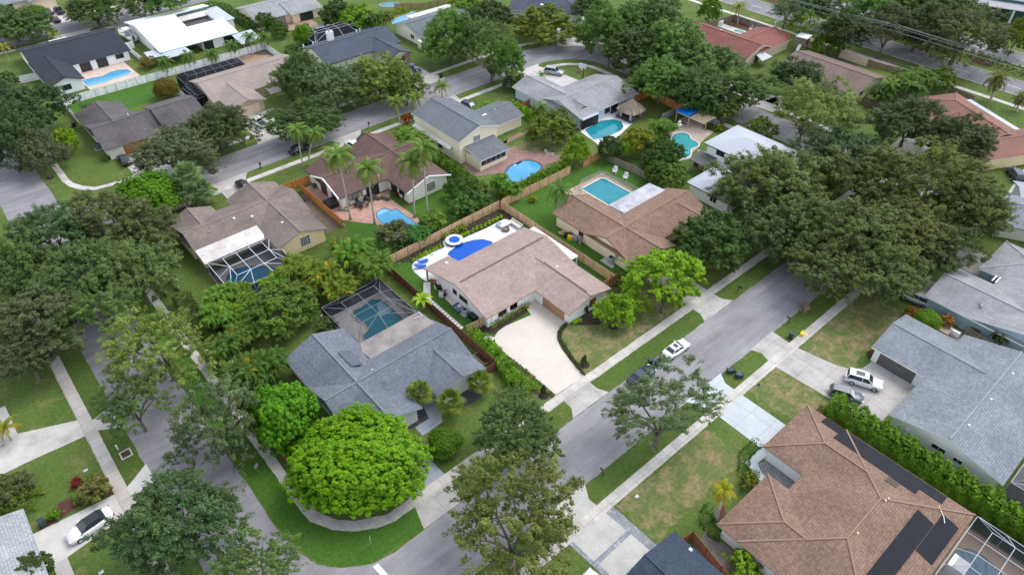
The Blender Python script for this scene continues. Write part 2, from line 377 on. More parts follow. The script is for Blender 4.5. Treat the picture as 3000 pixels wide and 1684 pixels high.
# driveways (each with its apron to the road)
sheet('driveway', [(51.75,43.81), (51.91,45.15), (52.38,47.36), (53.01,49.80), (53.92,51.65), (55.02,52.80), (56.48,53.38), (57.78,53.43), (57.5,59.0), (57.2,61.2), (55.3,61.2), (54.6,58.2), (49.87,58.97), (48.28,58.81), (47.05,58.22), (46.51,57.20), (46.28,55.94), (46.14,54.62), (46.15,53.20), (46.26,50.06), (46.16,43.99)], .024, BEIGE)
sheet('driveway', [(46.4, 42.5), (51.5, 42.5), (51.5, 41), (52.2, 39.5), (45.2, 39.5), (46.3, 40.9)], .024, CONC)
sheet('driveway', [(74.7, 52), (80, 52), (80.2, 40.9), (81.3, 39.5), (73.8, 39.5), (74.7, 41)], .024, CONC)
sheet('driveway', [(21.6, 52.5), (26.9, 52.5), (26.9, 43.8), (21.6, 43.8)], .024, BLUECONC)
sheet('driveway', [(21.5, 42.5), (26.9, 42.5), (26.9, 41), (28, 39.4), (20.6, 39.4), (21.0, 40.8)], .024, CONC)
sheet('driveway', [(60.1, 19.0), (60.3, 28.4), (59.7, 30), (58.9, 31.4), (66.9, 31.4), (65.8, 29.8), (65.8, 19.0)], .028, NEWCONC)
sheet('path', [(56.75, 20.2), (60.2, 20.2), (60.2, 18.9), (57.9, 19.1), (57.0, 17.9), (58.2, 12.5), (57.2, 12.5), (55.9, 17.5)], .028, NEWCONC)
sheet('path', [(57.9, 19.0), (58.9, 18.6), (58.9, 12.3), (57.2, 12.3), (56.9, 17.6)], .032, GRAVEL)
sheet('driveway', [(79.85, 31.4), (79.6, 28), (79.7, 26.9), (80.3, 23.6), (80.8, 21.4), (81.6, 19.8), (83.1, 18.55), (85.8, 18.3), (85.8, 12), (83, 11.8), (76.1, 12.0), (74.5, 16.0), (73.9, 27), (74.1, 28.3), (74.7, 29.8), (74.0, 31.4)], .028, CONC)
sheet('driveway', [(39.5, 26.9), (39.6, 18.5), (32.4, 18.5), (32.1, 26.9)], .024, GREYPAVE)
sheet('driveway', [(38.2, 26.9), (38.3, 23.72), (32.7, 23.6), (32.66, 26.9)], .028, PLAINCONC)
sheet('driveway', [(38.4, 23.1), (38.5, 18.5), (32.9, 18.5), (32.9, 23.0)], .028, PLAINCONC)
sheet('driveway', [(38.3, 27), (38.1, 28.4), (38.0, 29.5), (39.2, 31.4), (31.5, 31.4), (32.6, 29.5), (32.5, 27)], .026, PLAINCONC)
sheet('driveway', [(-30, 85.7), (-11.8, 85.7), (-5.2, 82.9), (-3.6, 81.6), (-0.7, 82.6), (-0.7, 77.5), (-3.6, 79.3), (-5.2, 79.45), (-12.2, 80.0), (-30, 80.2)], .024, concrete('drive_b', (.52, .50, .47), .3, 0))
sheet('path', [(-13.9, 92), (-11.9, 92), (-11.8, 85.6), (-12.3, 80), (-13.9, 80)], .022, PLAINCONC)
sheet('driveway', [(-14.2, 68.7), (-5.2, 67.9), (-3.6, 68.0), (-2.6, 68.6), (-0.7, 69.9), (-0.7, 61.6), (-2.5, 62.8), (-3.6, 63.8), (-5.3, 64.0), (-11.9, 63.05), (-14.2, 63.1)], .024, concrete('drive_c', (.56, .54, .51), .12, 0))
sheet('path', rect(-13.4, -11.9, 40, 63.1), .022, TAUPE)
sheet('driveway', [(32.5, 115), (38.3, 115), (38.3, 124.8), (39.6, 126.9), (31.6, 126.9), (32.5, 125)], .024, CONC)
sheet('driveway', [(59.6, 116.5), (65.0, 116.5), (65.0, 125.2), (66.2, 126.9), (58.6, 126.9), (59.6, 125.2)], .024, CONC)
sheet('driveway', [(82.5, 108), (91.5, 108), (91.5, 122), (92.2, 126.9), (84.8, 126.9), (85, 120), (82.5, 116)], .024, CONC)
sheet('driveway', [(105.2, 108), (116.5, 108.5), (120.3, 113.4), (119.8, 118.4), (118.4, 125.9), (119.6, 127.0), (112, 127.0), (112.8, 125), (112.8, 119), (109, 115.5)], .024, concrete('drive_d', (.57, .54, .52), .14, 0))
sheet('driveway', [(47.2, 150), (56.3, 149), (55.3, 146), (52.7, 141.5), (53.2, 136), (46.2, 135.6), (47.2, 140)], .024, concrete('drive_e', (.50, .48, .44), .18, 0))
sheet('driveway', [(22, 150), (29.4, 150), (29.4, 140), (30.5, 135.6), (20.5, 135.6), (22, 140)], .024, CONC)
sheet('driveway', [(88.5, 150), (95, 150), (95, 141), (96.2, 135.7), (87.4, 135.7), (88.5, 141)], .024, CONC)
sheet('driveway', [(131, 132), (136.6, 127.3), (138.3, 131.8), (142, 137.5), (146, 143), (142, 147), (138.8, 139.9), (133.5, 135)], .024, concrete('drive_f', (.56, .55, .54), .12, 0))
sheet('driveway', [(32.5, 255), (37.6, 255), (38.2, 240.5), (39.6, 238.3), (31.6, 238.3), (32.6, 241)], .024, concrete('drive_g', (.60, .53, .48), .15, 0))
sheet('driveway', [(30.8, 219), (38.5, 219), (38.5, 226), (40.5, 228.6), (28.4, 228.6), (30.6, 226)], .024, CONC)
sheet('driveway', [(45, 219), (56, 219), (56, 228.7), (45, 228.7)], .024, concrete('drive_h', (.27, .255, .26), .15, 0))
sheet('driveway', [(54, 252), (62, 252), (60, 242), (62, 238.3), (51, 238.3), (54, 242)], .024, concrete('drive_i', (.42, .33, .29), .2, 0))
sheet('driveway', [(103.5, 19), (110, 19), (110, 26.9), (111.5, 31.4), (102, 31.4), (103.5, 27)], .028, CONC)
sheet('driveway', [(117, 16), (124, 16), (124, 26.9), (125, 31.4), (116, 31.4), (117, 27)], .028, concrete('drive_k', (.46, .42, .39), .2, 0))
sheet('driveway', [(141.18,77.46), (150.76,75.71), (146.98,72.42), (141.70,72.09)], .026, PLAINCONC)
sheet('driveway', [(141, 41), (141, 47), (163, 47), (163, 41)], .026, PLAINCONC)
sheet('driveway', [(135.13,23.02), (141.86,23.61), (145.83,23.04), (159.24,24.71), (145.37,19.62), (140.67,22.76), (131.12,19.56), (130.63,20.82)], .026, PLAINCONC)
sheet('driveway', [(148.86,90.65), (149.27,84.67), (149.32,75.47), (145.52,72.97), (144.66,86.34), (144.86,90.89)], .026, PLAINCONC)

# patios, decks, paths
sheet('patio', [(47.30,80.19), (47.90,80.80), (49.03,81.16), (52.02,81.28), (54.66,80.98), (55.07,81.83), (56.02,82.64), (57.13,82.71), (58.30,81.90), (58.63,80.79), (59.35,80.79), (63.86,80.46), (67.05,80.52), (68.33,80.07), (68.28,76.62), (66.0, 72), (48.2, 72), (48.09,75.28), (47.04,75.47), (46.84,76.09), (46.84,78.36), (46.92,79.40)], .03, WHITEDECK, smooth=True)
sheet('patio', [(47.84,73.94), (47.73,71.76), (47.74,71.06), (48.32,68.17), (47.86,67.57), (46.54,67.64), (46.66,69.62), (46.73,71.42), (47.70,74.78)], .03, BEIGE)
sheet('patio', [(44.8, 114), (47.5, 114), (47.5, 102.6), (57.6, 102.6), (55.95,99.86), (56.27,90.36), (55.35,90.06), (60.5,86.8), (53,87.2), (49.29,94.67), (45.30,99.90), (44.8,97.6)], .03, PINKPAVE)
sheet('patio', [(74, 101), (73.0, 95.5), (78.67,92.60), (78.14,89.39), (84.89,89.89), (90.05,88.71), (91.03,90.68), (89.89,93.69), (86.11,97.84), (85.73,100.83), (86.35,101.23), (87.80,102.39), (91.96,103.12), (92.4, 101.6)], .03, REDPAVE)
sheet('patio', [(101.5, 96.5), (115.5, 96.5), (118.21,90.45), (113.72,89.68), (106.57,87.60), (100.79,87.18), (101.99,94.08), (103.18,96.24)], .03, WHITEDECK)
sheet('patio', [(115.35,95.00), (118.84,91.96), (118.76,89.98), (112.99,89.65), (113.09,94.23)], .042, paint('grey_deck', (.13, .125, .13), .8, .2))
sheet('patio', [(116.40,81.93), (119.56,83.02), (121.52,82.96), (123.94,77.92), (124.05,75.28), (120.98,74.82), (118.43,74.28), (115.83,73.26), (113.13,72.69), (111.24,71.49), (108.57,72.40), (115.44,80.25)], .03, TANPAVE)
sheet('patio', [(122.71,83.91), (125.87,83.86), (125.89,78.83), (123.46,77.70), (122.41,80.54)], .036, concrete('tan_slab', (.48, .40, .34), .25, 0))
sheet('patio', rect(82.7, 93.3, 65, 79.7), .026, concrete('brown_deck', (.42, .32, .24), .15, 0))
sheet('patio', rect(29.6, 41.0, 65.5, 79.8), .03, TAUPE)
sheet('patio', rect(20.6, 33.2, 88.6, 101), .03, concrete('cage_deck', (.30, .28, .285), .2, 0))
sheet('patio', [(28.45,204.57), (38.96,200.28), (39.32,186.85), (27.32,186.80), (27.02,193.33)], .03, concrete('cream_deck', (.58, .47, .40), .15, 0))
sheet('patio', [(78.57,197.79), (90.50,192.91), (89.94,185.76), (83.04,189.11), (80.59,190.72)], .03, concrete('rust_deck', (.36, .24, .18), .2, 0))
sheet('patio', [(175.51,113.52), (178.25,112.77), (178.45,104.60), (181.72,103.85), (180.48,102.83), (175.37,103.15)], .05, WHITEDECK)
sheet('patio', rect(79.6, 96.5, 170.2, 178), .03, paint('dark_deck', (.07, .07, .08), .8))
sheet('patio', rect(45, 60, 170, 174.9), .03, CONC)
sheet('patio', rect(56.5, 69, -18, -2.2), .03, concrete('peach_deck', (.48, .36, .28), .15, 0))
sheet('patio', rect(76.5, 92, -18, -3.1), .03, concrete('grey_cage_deck', (.27, .27, .28), .15, 0))
sheet('path', [(28.3, 52.2), (28.3, 50.4), (31.6, 50.5), (33.4, 53.6), (32.4, 55.8), (31.2, 54.4), (30.6, 52.2)], .03, BLUECONC)
sheet('path', [(36.34,52.66), (35.24,50.88), (37.42,50.46), (39.45,50.98), (38.30,52.75)], .03, DARKPAVE, smooth=True)
sheet('path', [(27.2, 52.6), (28.3, 52.2), (30.9, 52.0), (31.2, 54.4), (29, 56), (27.4, 56)], .026, DARKPAVE)
sheet('patio', [(72.54,60.58), (73.87,60.59), (73.30,57.84), (72.54,57.74)], .03, PLAINCONC)
sheet('patio', rect(98, 101.7, 8, 19), .02, concrete('side_yard', (.25, .235, .22), .25, 0))
sheet('patio', [(115.39,73.06), (115.82,70.36), (114.73,68.46), (111.58,66.76), (111.55,69.82)], .03, GREYPAVE)
# planting beds
sheet('mulch_bed', [(47.73,81.52), (47.90,80.80), (49.03,81.16), (54.68,81.16), (55.07,81.83), (56.02,82.64), (57.13,82.71), (58.30,81.90), (58.63,80.79), (59.44,80.91), (63.96,80.59), (67.16,80.65), (68.30,78.99), (69.81,79.46), (69.99,82.46), (69.28,83.77), (44.3, 82.9), (45.96,83.17)], .012, MULCH, .05)
sheet('mulch_bed', [(51.75,43.81), (52.38,47.36), (53.92,51.65), (55.02,52.80), (57.67,53.43), (57.75,53.05), (55.57,52.32), (54.40,51.23), (53.11,47.44), (52.26,44.85), (52.15,44.00)], .016, MULCH, .05)
sheet('mulch_bed', [(46.16,43.99), (46.26,50.06), (46.15,53.20), (46.29,54.78), (46.57,55.11), (46.50,54.03), (46.67,53.31), (46.77,50.17), (46.52,44.57), (46.34,43.96)], .016, MULCH, .05)
sheet('mulch_bed', [(57.79,52.86), (61.54,53.10), (62.83,52.96), (61.55,49.90), (60.26,50.25)], .016, MULCH, .1, True)
sheet('mulch_bed', [(46.13,60.52), (45.93,61.31), (47.77,61.25), (55.55,60.60), (55.74,59.12), (49.87,58.97), (48.28,58.81), (47.55,58.69)], .016, MULCH, .05)
for q in ((62.32,47.99), (53.32,45.30), (44.88,44.98), (13.63,156.54), (8.93,150.59), (103.16,126.34), (123.42,116.48)):
    sheet('mulch_bed', [(q[0] + .75 * math.cos(a), q[1] + .75 * math.sin(a)) for a in np.linspace(0, 2 * PI, 13)[:-1]], .016, MULCH if q[0] < 110 else REDMULCH, .05)
sheet('mulch_bed', [(-13.79,68.53), (-11.07,71.04), (-8.85,71.23), (-5.73,70.90), (-5.13,70.79), (-5.18,68.04), (-8.99,69.04), (-12.16,68.64)], .016, REDMULCH, .08)
sheet('mulch_bed', [(56.74,100.14), (58.34,95.88), (57.28,95.39), (57.23,100.69)], .016, REDMULCH, .05)
sheet('mulch_bed', [(181.71,114.18), (183.43,103.42), (179.79,105.53), (178.71,112.37)], .02, REDMULCH)
sheet('mulch_bed', [(83.26,48.84), (85.47,46.55), (89.13,46.40), (89.55,47.59), (85.15,49.86)], .016, DIRT, .1)
sheet('mulch_bed', [(48.16,18.23), (50.01,18.51), (47.98,16.73), (47.11,17.30)], .016, REDMULCH, .05)
sheet('dirt_patch', rect(41.3, 44.3, 98.0, 111.5), .010, DIRT, .2)
sheet('dirt_patch', [(61.98,184.34), (72.21,182.96), (71.89,168.56), (71.51,176.05)], .010, DIRT, .2)
sheet('dirt_patch', rect(60.2, 70.2, 170, 181.6), .008, mulch('sand', (.36, .25, .17)), .3)
sheet('lawn', rect(60.8, 68.5, 171, 175), .014, LUSH, .1)

# ------------------------------------------------------------------ houses
ROOFV = paint('roof_vent', (.70, .70, .70), .5)
class House:
    """one house: an Empty that parents wall, roof, fascia, windows, doors, vents"""
    def __init__(s, label, roofm, wallm, trim, at=(0, 0), rot=0, ov=.6, name='house', cat='house'):
        s.root = thing(name, label, cat, (at[0], at[1], 0), R(rot)); s.rm = roofm; s.wm = wallm; s.tm = trim; s.ov = ov
        s.roof = MB(); s.uv = []; s.wall = MB(); s.fas = MB(); s.cap = MB(); s.n = 0
    def plane(s, pts):
        """one roof plane with shingle courses parallel to its eave"""
        P = [Vector(p) for p in pts]; nr = Vector((0, 0, 0))
        for i in range(len(P)): nr += (P[i] - P[0]).cross(P[(i + 1) % len(P)] - P[0])
        if nr.z < 0: P = P[::-1]; nr = -nr
        nr.normalize(); u = Vector((-nr.y, nr.x, 0))
        u = u.normalized() if u.length > 1e-4 else Vector((1, 0, 0)); v = nr.cross(u)
        s.roof.add(P, [tuple(range(len(P)))]); s.uv += [(p.dot(u), p.dot(v)) for p in P]
        s.fas.add([p - Vector((0, 0, .18)) for p in P[::-1]], [tuple(range(len(P)))])
    def edge(s, loop):
        for i in range(len(loop)):
            a = Vector(loop[i]); b = Vector(loop[(i + 1) % len(loop)]); d = Vector((0, 0, .20)); up = Vector((0, 0, .005))
            s.fas.add([a - d, b - d, b + up, a + up], [(0, 1, 2, 3)])
    def wing(s, ax, x0, x1, y0, y1, ze, zr, e0='g', e1='g', wall=True):
        s.n += 1; e = .0035 * s.n; ze += e; zr += e; ov = s.ov + e
        T = (lambda p, q, z: (p, q, z)) if ax == 'x' else (lambda p, q, z: (q, p, z))
        if ax == 'y': x0, x1, y0, y1 = y0, y1, x0, x1
        yc = (y0 + y1) / 2; hw = (y1 - y0) / 2; ra = x0 + (hw if e0 == 'h' else 0); rb = x1 - (hw if e1 == 'h' else 0)
        if ra > rb: ra = rb = (ra + rb) / 2
        a, b, c, d, r0, r1 = T(x0, y0, ze), T(x1, y0, ze), T(x1, y1, ze), T(x0, y1, ze), T(ra, yc, zr), T(rb, yc, zr)
        s.plane([a, b, r1, r0]); s.plane([c, d, r0, r1])
        if e0 == 'h': s.plane([d, a, r0])
        if e1 == 'h': s.plane([b, c, r1])
        loop = [a, b] + ([r1] if e1 != 'h' else []) + [c, d] + ([r0] if e0 != 'h' else [])
        s.edge(loop)
        up = Vector((0, 0, .0)); B_ = lambda p, q: s.cap.bar(Vector(p) + up, Vector(q) + up, .20)
        if (Vector(r0) - Vector(r1)).length > .2: B_(r0, r1)
        if e0 == 'h': B_(a, r0); B_(d, r0)
        if e1 == 'h': B_(b, r1); B_(c, r1)
        if wall:
            sl = (zr - ze) / hw; h = ze - .2 + sl * ov
            o0 = ov if e0 != 'n' else .1; o1 = ov if e1 != 'n' else .1
            X0, X1, Y0, Y1 = x0 + o0, x1 - o1, y0 + ov, y1 - ov
            v = [T(X0, Y0, 0), T(X1, Y0, 0), T(X1, Y1, 0), T(X0, Y1, 0), T(X0, Y0, h), T(X1, Y0, h), T(X1, Y1, h), T(X0, Y1, h), T(X0, yc, zr - .2), T(X1, yc, zr - .2)]
            f = [(0, 1, 5, 4), (2, 3, 7, 6)]
            f += [(3, 0, 4, 8, 7) if e0 != 'h' else (3, 0, 4, 7), (1, 2, 6, 9, 5) if e1 != 'h' else (1, 2, 6, 5)]
            s.wall.add(v, f)
    def slab(s, pts, thick, mat, name='patio_roof', posts=(), pm=None):
        """flat or leaning roof plate through given corner points, with posts"""
        mb = MB(); v = [tuple(p) for p in pts]; n = len(v)
        mb.add(v + [(p[0], p[1], p[2] - thick) for p in v], [tuple(range(n)), tuple(range(2 * n - 1, n - 1, -1))] + [(i, n + i, n + (i + 1) % n, (i + 1) % n) for i in range(n)])
        uv = []
        for f in mb.f: uv += [(mb.v[i][0], mb.v[i][1]) for i in f]
        me = mb.mesh(name, mat, uv=uv)
        bm = bmesh.new(); bm.from_mesh(me); bmesh.ops.recalc_face_normals(bm, faces=bm.faces); bm.to_mesh(me); bm.free()
        o = bpy.data.objects.new(name, me); C.objects.link(o); o.parent = s.root
        for p in posts: s.box('post', (p[0], p[1], p[2] / 2), (.16, .16, p[2]), pm or s.tm)
        return o
    def box(s, name, c, d, mat, rz=0, parent=None):
        return MB().box(c, d, rz).build(name, mat, parent or s.root)
    def opening(s, face, a, plane, z, w, h, kind='window', fm=None, pm=None, cols=2, rows=1):
        """window or glass door: a ring frame standing proud of the wall, a pane inside it, glazing bars"""
        fm = fm or WHITE; pm = pm or GLASS; sg = {'-y': (0, -1), '+y': (0, 1), '-x': (-1, 0), '+x': (1, 0)}[face]
        def B(mb, u0, u1, z0, z1, d0, d1):
            if sg[0] == 0: mb.box(((u0 + u1) / 2, plane + sg[1] * (d0 + d1) / 2, (z0 + z1) / 2), (u1 - u0, d1 - d0, z1 - z0))
            else: mb.box((plane + sg[0] * (d0 + d1) / 2, (u0 + u1) / 2, (z0 + z1) / 2), (d1 - d0, u1 - u0, z1 - z0))
        f = MB(); t = .09; z1 = z + h; a0, a1 = a - w / 2, a + w / 2
        B(f, a0 - t, a1 + t, z1, z1 + t, -.05, .06); B(f, a0 - t, a1 + t, z - t, z, -.05, .06)
        B(f, a0 - t, a0, z, z1, -.05, .06); B(f, a1, a1 + t, z, z1, -.05, .06)
        for i in range(1, cols): u = a0 + w * i / cols; B(f, u - .03, u + .03, z, z1, -.05, .045)
        for i in range(1, rows): u = z + h * i / rows; B(f, a0, a1, u - .03, u + .03, -.05, .042)
        fo = f.build(kind, fm, s.root); g = MB(); B(g, a0, a1, z, z1, -.05, .02); g.build('pane', pm, fo); return fo
    def door(s, face, a, plane, w, h, mat, name='door', ribs=0, knob=True):
        sg = {'-y': (0, -1), '-x': (-1, 0), '+x': (1, 0), '+y': (0, 1)}[face]; mb = MB(); kb = MB()
        def B(m, u0, u1, z0, z1, d0, d1):
            if sg[0] == 0: m.box(((u0 + u1) / 2, plane + sg[1] * (d0 + d1) / 2, (z0 + z1) / 2), (u1 - u0, d1 - d0, z1 - z0))
            else: m.box((plane + sg[0] * (d0 + d1) / 2, (u0 + u1) / 2, (z0 + z1) / 2), (d1 - d0, u1 - u0, z1 - z0))
        k = max(1, ribs)
        for i in range(k): B(mb, a - w / 2, a + w / 2, .03 + h * i / k, .03 + h * (i + 1) / k - (.03 if ribs else 0), -.05, .03)
        o = mb.build(name, mat, s.root)
        if knob: B(kb, a + w * .36, a + w * .42, .95, 1.05, .03, .09); kb.build('handle', CHROME, o)
        return o
    def vent(s, x, y, z, d=.4, h=.22, mat=None):
        MB().box((x, y, z + h / 2), (d, d, h), taper=.85).build('roof_vent', mat or ROOFV, s.root)
    def pipe(s, x, y, z, h=.35, mat=None, r=.06):
        MB().tube([(x, y, z - .2), (x, y, z + h)], r, 8).build('vent_pipe', mat or GREYM, s.root)
    def done(s):
        s.roof.build('roof', s.rm, s.root, uv=s.uv)
        if s.cap.v and 'cap' in s.rm: s.cap.build('ridge_cap', paint('cap_' + s.rm.name, list(s.rm['cap']), .85, .15), s.root)
        if s.wall.v:
            me = s.wall.mesh('wall', s.wm); bm = bmesh.new(); bm.from_mesh(me); bmesh.ops.recalc_face_normals(bm, faces=bm.faces); bm.to_mesh(me); bm.free()
            o = bpy.data.objects.new('wall', me); C.objects.link(o); o.parent = s.root
        s.fas.build('fascia', s.tm, s.root); return s.root
TANROOF = shingle('tan_shingle', (0.432, 0.329, 0.291), (0.324, 0.246, 0.218), .10, 1.0, .34, .4)
GREYROOF = shingle('grey_shingle', (0.207, 0.230, 0.265), (0.129, 0.144, 0.176), .14, .5, .30, .35)
TAUPEROOF = shingle('taupe_shingle', (0.270, 0.221, 0.194), (0.211, 0.171, 0.153), .25, .8, .28)
MAROON = shingle('maroon_shingle', (.175, .105, .092), (.13, .078, .070), .2, .8, .28)
BROWNROOF = shingle('brown_shingle', (0.326, 0.211, 0.152), (0.204, 0.126, 0.092), .16, .8, .30, .3)
RUSTROOF = shingle('rust_shingle', (0.326, 0.211, 0.152), (0.196, 0.122, 0.090), .22, .42, .36, .3)
SLATE = shingle('slate_shingle', (0.174, 0.191, 0.212), (0.145, 0.162, 0.178), .15, .8, .28, .7)
LGREY = shingle('light_grey_shingle', (0.370, 0.370, 0.378), (0.301, 0.305, 0.318), .25, .8, .28, .6)
BGREY = shingle('blue_grey_shingle', (0.291, 0.316, 0.344), (0.193, 0.213, 0.246), .2, .6, .34, .4)
NAVY = shingle('navy_shingle', (.052, .075, .11), (.035, .052, .080), .15, .6, .30, .3)
BLACKROOF = shingle('black_shingle', (.040, .046, .062), (.028, .033, .046), .15, .8, .28, .3)
INDIGO = shingle('indigo_shingle', (.088, .108, .145), (.07, .088, .12), .18, .8, .28, .4)
DKBROWN = shingle('dark_brown_shingle', (.145, .13, .13), (.105, .095, .098), .3, .8, .28)
PINKGREY = shingle('pink_grey_shingle', (0.378, 0.317, 0.282), (0.308, 0.255, 0.229), .15, .8, .28, .4)
REDROOF = shingle('red_shingle', (.29, .115, .092), (.235, .092, .075), .2, .8, .28, .3)
PLUM = shingle('plum_shingle', (.235, .165, .140), (.185, .13, .112), .2, .8, .28)
SALMON = shingle('salmon_shingle', (.30, .150, .115), (.245, .125, .095), .2, .8, .28)
TEALROOF = shingle('teal_grey_shingle', (.17, .195, .205), (.14, .16, .17), .2, .8, .28)
MOTTLED = shingle('mottled_shingle', (0.448, 0.464, 0.480), (0.320, 0.336, 0.360), .2, .5, .36, .3)
METALROOF = paint('white_metal_roof', (.43, .46, .51), .4, .08); WHITEROOF = paint('white_membrane', (.84, .85, .86), .5, .05, scale=.3)
STAINED = concrete('stained_white_roof', (.64, .60, .57), .35, 0); BLACKSTAIN = concrete('streaked_roof', (.50, .50, .54), .5, 0)
ALU = paint('aluminium_roof', (.45, .48, .53), .4, .12); BROWNSTAIN = concrete('brown_stained_roof', (.30, .265, .25), .5, 0)
WALLW = paint('white_wall', (.88, .88, .88), .7, .05); CREAM = paint('cream_wall', (.88, .79, .58), .7, .06); YELLOWW = paint('yellow_wall', (.88, .69, .40), .7, .06)
PEACH = paint('peach_wall', (.84, .66, .50), .7, .06); PALEW = paint('pale_wall', (.82, .78, .70), .7, .06); TEALW = paint('teal_wall', (.28, .43, .46), .7, .08)
GREYW = paint('grey_wall', (.66, .66, .65), .7, .06); BLUEW = paint('pale_blue_wall', (.62, .70, .78), .7, .06)
TANWOOD = paint('tan_garage', (.40, .235, .125), .6, .12); ORANGEDOOR = paint('orange_brown_door', (.37, .13, .035), .5, .12); BROWNDOOR = paint('brown_door', (.20, .075, .04), .5, .1)
DARKDOOR = paint('dark_grey_door', (.095, .09, .09), .5, .1); TANTRIM = paint('tan_trim', (.45, .31, .21), .7); DARKTRIM = paint('dark_trim', (.05, .05, .06), .6); RUSTTRIM = paint('rust_trim', (.30, .15, .10), .7)
BROWNFR = paint('brown_frame', (.16, .09, .06), .6); TEALTRIM = paint('teal_trim', (.42, .62, .60), .6)

# centre: white house with tan roof, pool behind and the pale driveway in front
h = House('white house with pinkish tan shingle roof beside the wide pale beige driveway', TANROOF, WALLW, TANTRIM)
h.plane([(47, 59.85, 2.7), (66.25, 59.85, 2.7), (66.25, 67.4, 4.58), (47, 67.4, 4.58)]); h.plane([(47, 67.4, 4.58), (66.25, 67.4, 4.58), (66.25, 73.05, 3.17), (47, 73.05, 3.17)]); h.plane([(47, 73.05, 3.17), (52, 73.05, 3.17), (52, 76.1, 2.41), (47, 76.1, 2.41)])
h.edge([(47, 59.85, 2.7), (66.25, 59.85, 2.7), (66.25, 67.4, 4.58), (66.25, 73.05, 3.17), (52, 73.05, 3.17), (52, 76.1, 2.41), (47, 76.1, 2.41), (47, 67.4, 4.58)])
h.wall.add([(x, y, z) for x in (47.6, 65.6) for y, z in ((60.45, 0), (72.2, 0), (72.2, 3.15), (67.4, 4.36), (60.45, 2.63))], [(0, 1, 2, 3, 4), (9, 8, 7, 6, 5), (0, 4, 9, 5), (1, 6, 7, 2)])
h.wing('y', 56.85, 66.22, 52.3, 64.8, 2.7, 3.93, 'g', 'n')
h.slab([(66.3, 61.8, 2.52), (68.35, 61.8, 2.45), (68.35, 72.7, 2.45), (66.3, 72.7, 2.52)], .14, WHITE, 'porch_roof', [(68.2, 62.0, 2.3), (68.2, 67, 2.3), (68.2, 72.5, 2.3)], WHITE)
h.box('post', (47.3, 75.6, 1.15), (.24, .24, 2.3), TANTRIM)
h.opening('-y', 50.57, 60.44, .95, 1.5, 1.1, fm=BROWNFR); h.opening('-y', 52.75, 60.44, .95, 1.5, 1.1, fm=BROWNFR); h.opening('-y', 52.79, 60.44, .95, 1.5, 1.1, fm=BROWNFR)
h.opening('-x', 68.50, 47.6, 1.6, .8, .8, cols=1, fm=BROWNFR); h.opening('-x', 66.31, 47.6, 1.5, 1.9, .8, fm=BROWNFR)
h.door('-x', 56.25, 57.46, 4.9, 2.25, TANWOOD, 'garage_door', 5, False)
h.opening('-y', 62.65, 52.9, .8, 1.2, 1.4, pm=BROWNDOOR, fm=BROWNFR)
for x in (48.6, 51.8, 55.4): h.box('pilaster', (x, 60.36, 1.2), (.35, .16, 2.4), WALLW)
h.vent(*(50.29,74.18), 2.9, .55, .18); h.vent(*(62.71,61.03), 3.5, .4, .18)
for q in ((48.21,70.08), (50.17,68.15), (60.53,65.46), (62.75,69.85), (61.67,61.04)): h.pipe(q[0], q[1], 3.6, .3, DARK)
MB().bar((48.0, 67.35, 4.6), (65.4, 67.35, 4.6), .22).build('ridge_vent', TANROOF, h.root); MB().bar((61.54, 53.2, 3.97), (61.54, 62.9, 3.97), .16).build('ridge_vent', PLUM, h.root)
h.done()

# grey corner house with the caged pool
h = House('big grey shingle corner house with screened pool behind the round bright green tree', GREYROOF, GREYW, paint('blue_fascia', (.42, .45, .50), .6))
h.wing('y', 20.2, 29.9, 52.3, 72.2, 2.7, 4.55); h.wing('x', 20.2, 40.7, 55.1, 65.2, 2.7, 4.6); h.wing('y', 32.5, 40.65, 52.2, 60, 2.7, 4.1, 'g', 'n')
h.slab([(29.3, 62.9, 3.35), (40.3, 62.9, 3.35), (40.35, 67.9, 2.68), (29.2, 67.9, 2.68)], .14, BROWNSTAIN, 'patio_roof')
h.slab([(26.1, 63.4, 4.32), (27.6, 63.0, 4.05), (27.7, 66.4, 4.02), (26.1, 67.0, 4.32)], .1, paint('solar_glass', (.10, .115, .14), .15, .3), 'solar_panel')
for q in ((740,615,3.9), (1612,558,3.6), (1282,747,3.9), (1180,835,4.0), (1132,858,4.0)): pass
for q, z in (((26.18,69.10), 3.75), ((36.93,61.75), 3.5), ((30.82,61.48), 3.8), ((28.70,60.90), 4.0), ((27.93,60.98), 4.05)): h.vent(q[0], q[1], z)
MB().tube([(38.7, 66.9, 2.95), (40.0, 66.4, 3.0), (40.0, 67.6, 3.0)], .05, 6).build('vent_pipe', WHITE, h.root)
h.box('garage_wall', (35.2, 54.0, 1.2), (4.6, .12, 2.3), paint('pale_panel', (.62, .58, .53), .6)); h.opening('-y', 26.5, 52.92, .1, 2.2, 2.1, 'window', pm=WHITE, cols=1)
h.opening('-x', 57.5, 20.8, 1, 1.6, 1.1); h.opening('-x', 63.5, 20.8, 1, 1.6, 1.1)
h.door('-y', 31.2, 55.7, 1.1, 2.2, DARKDOOR)
h.done()

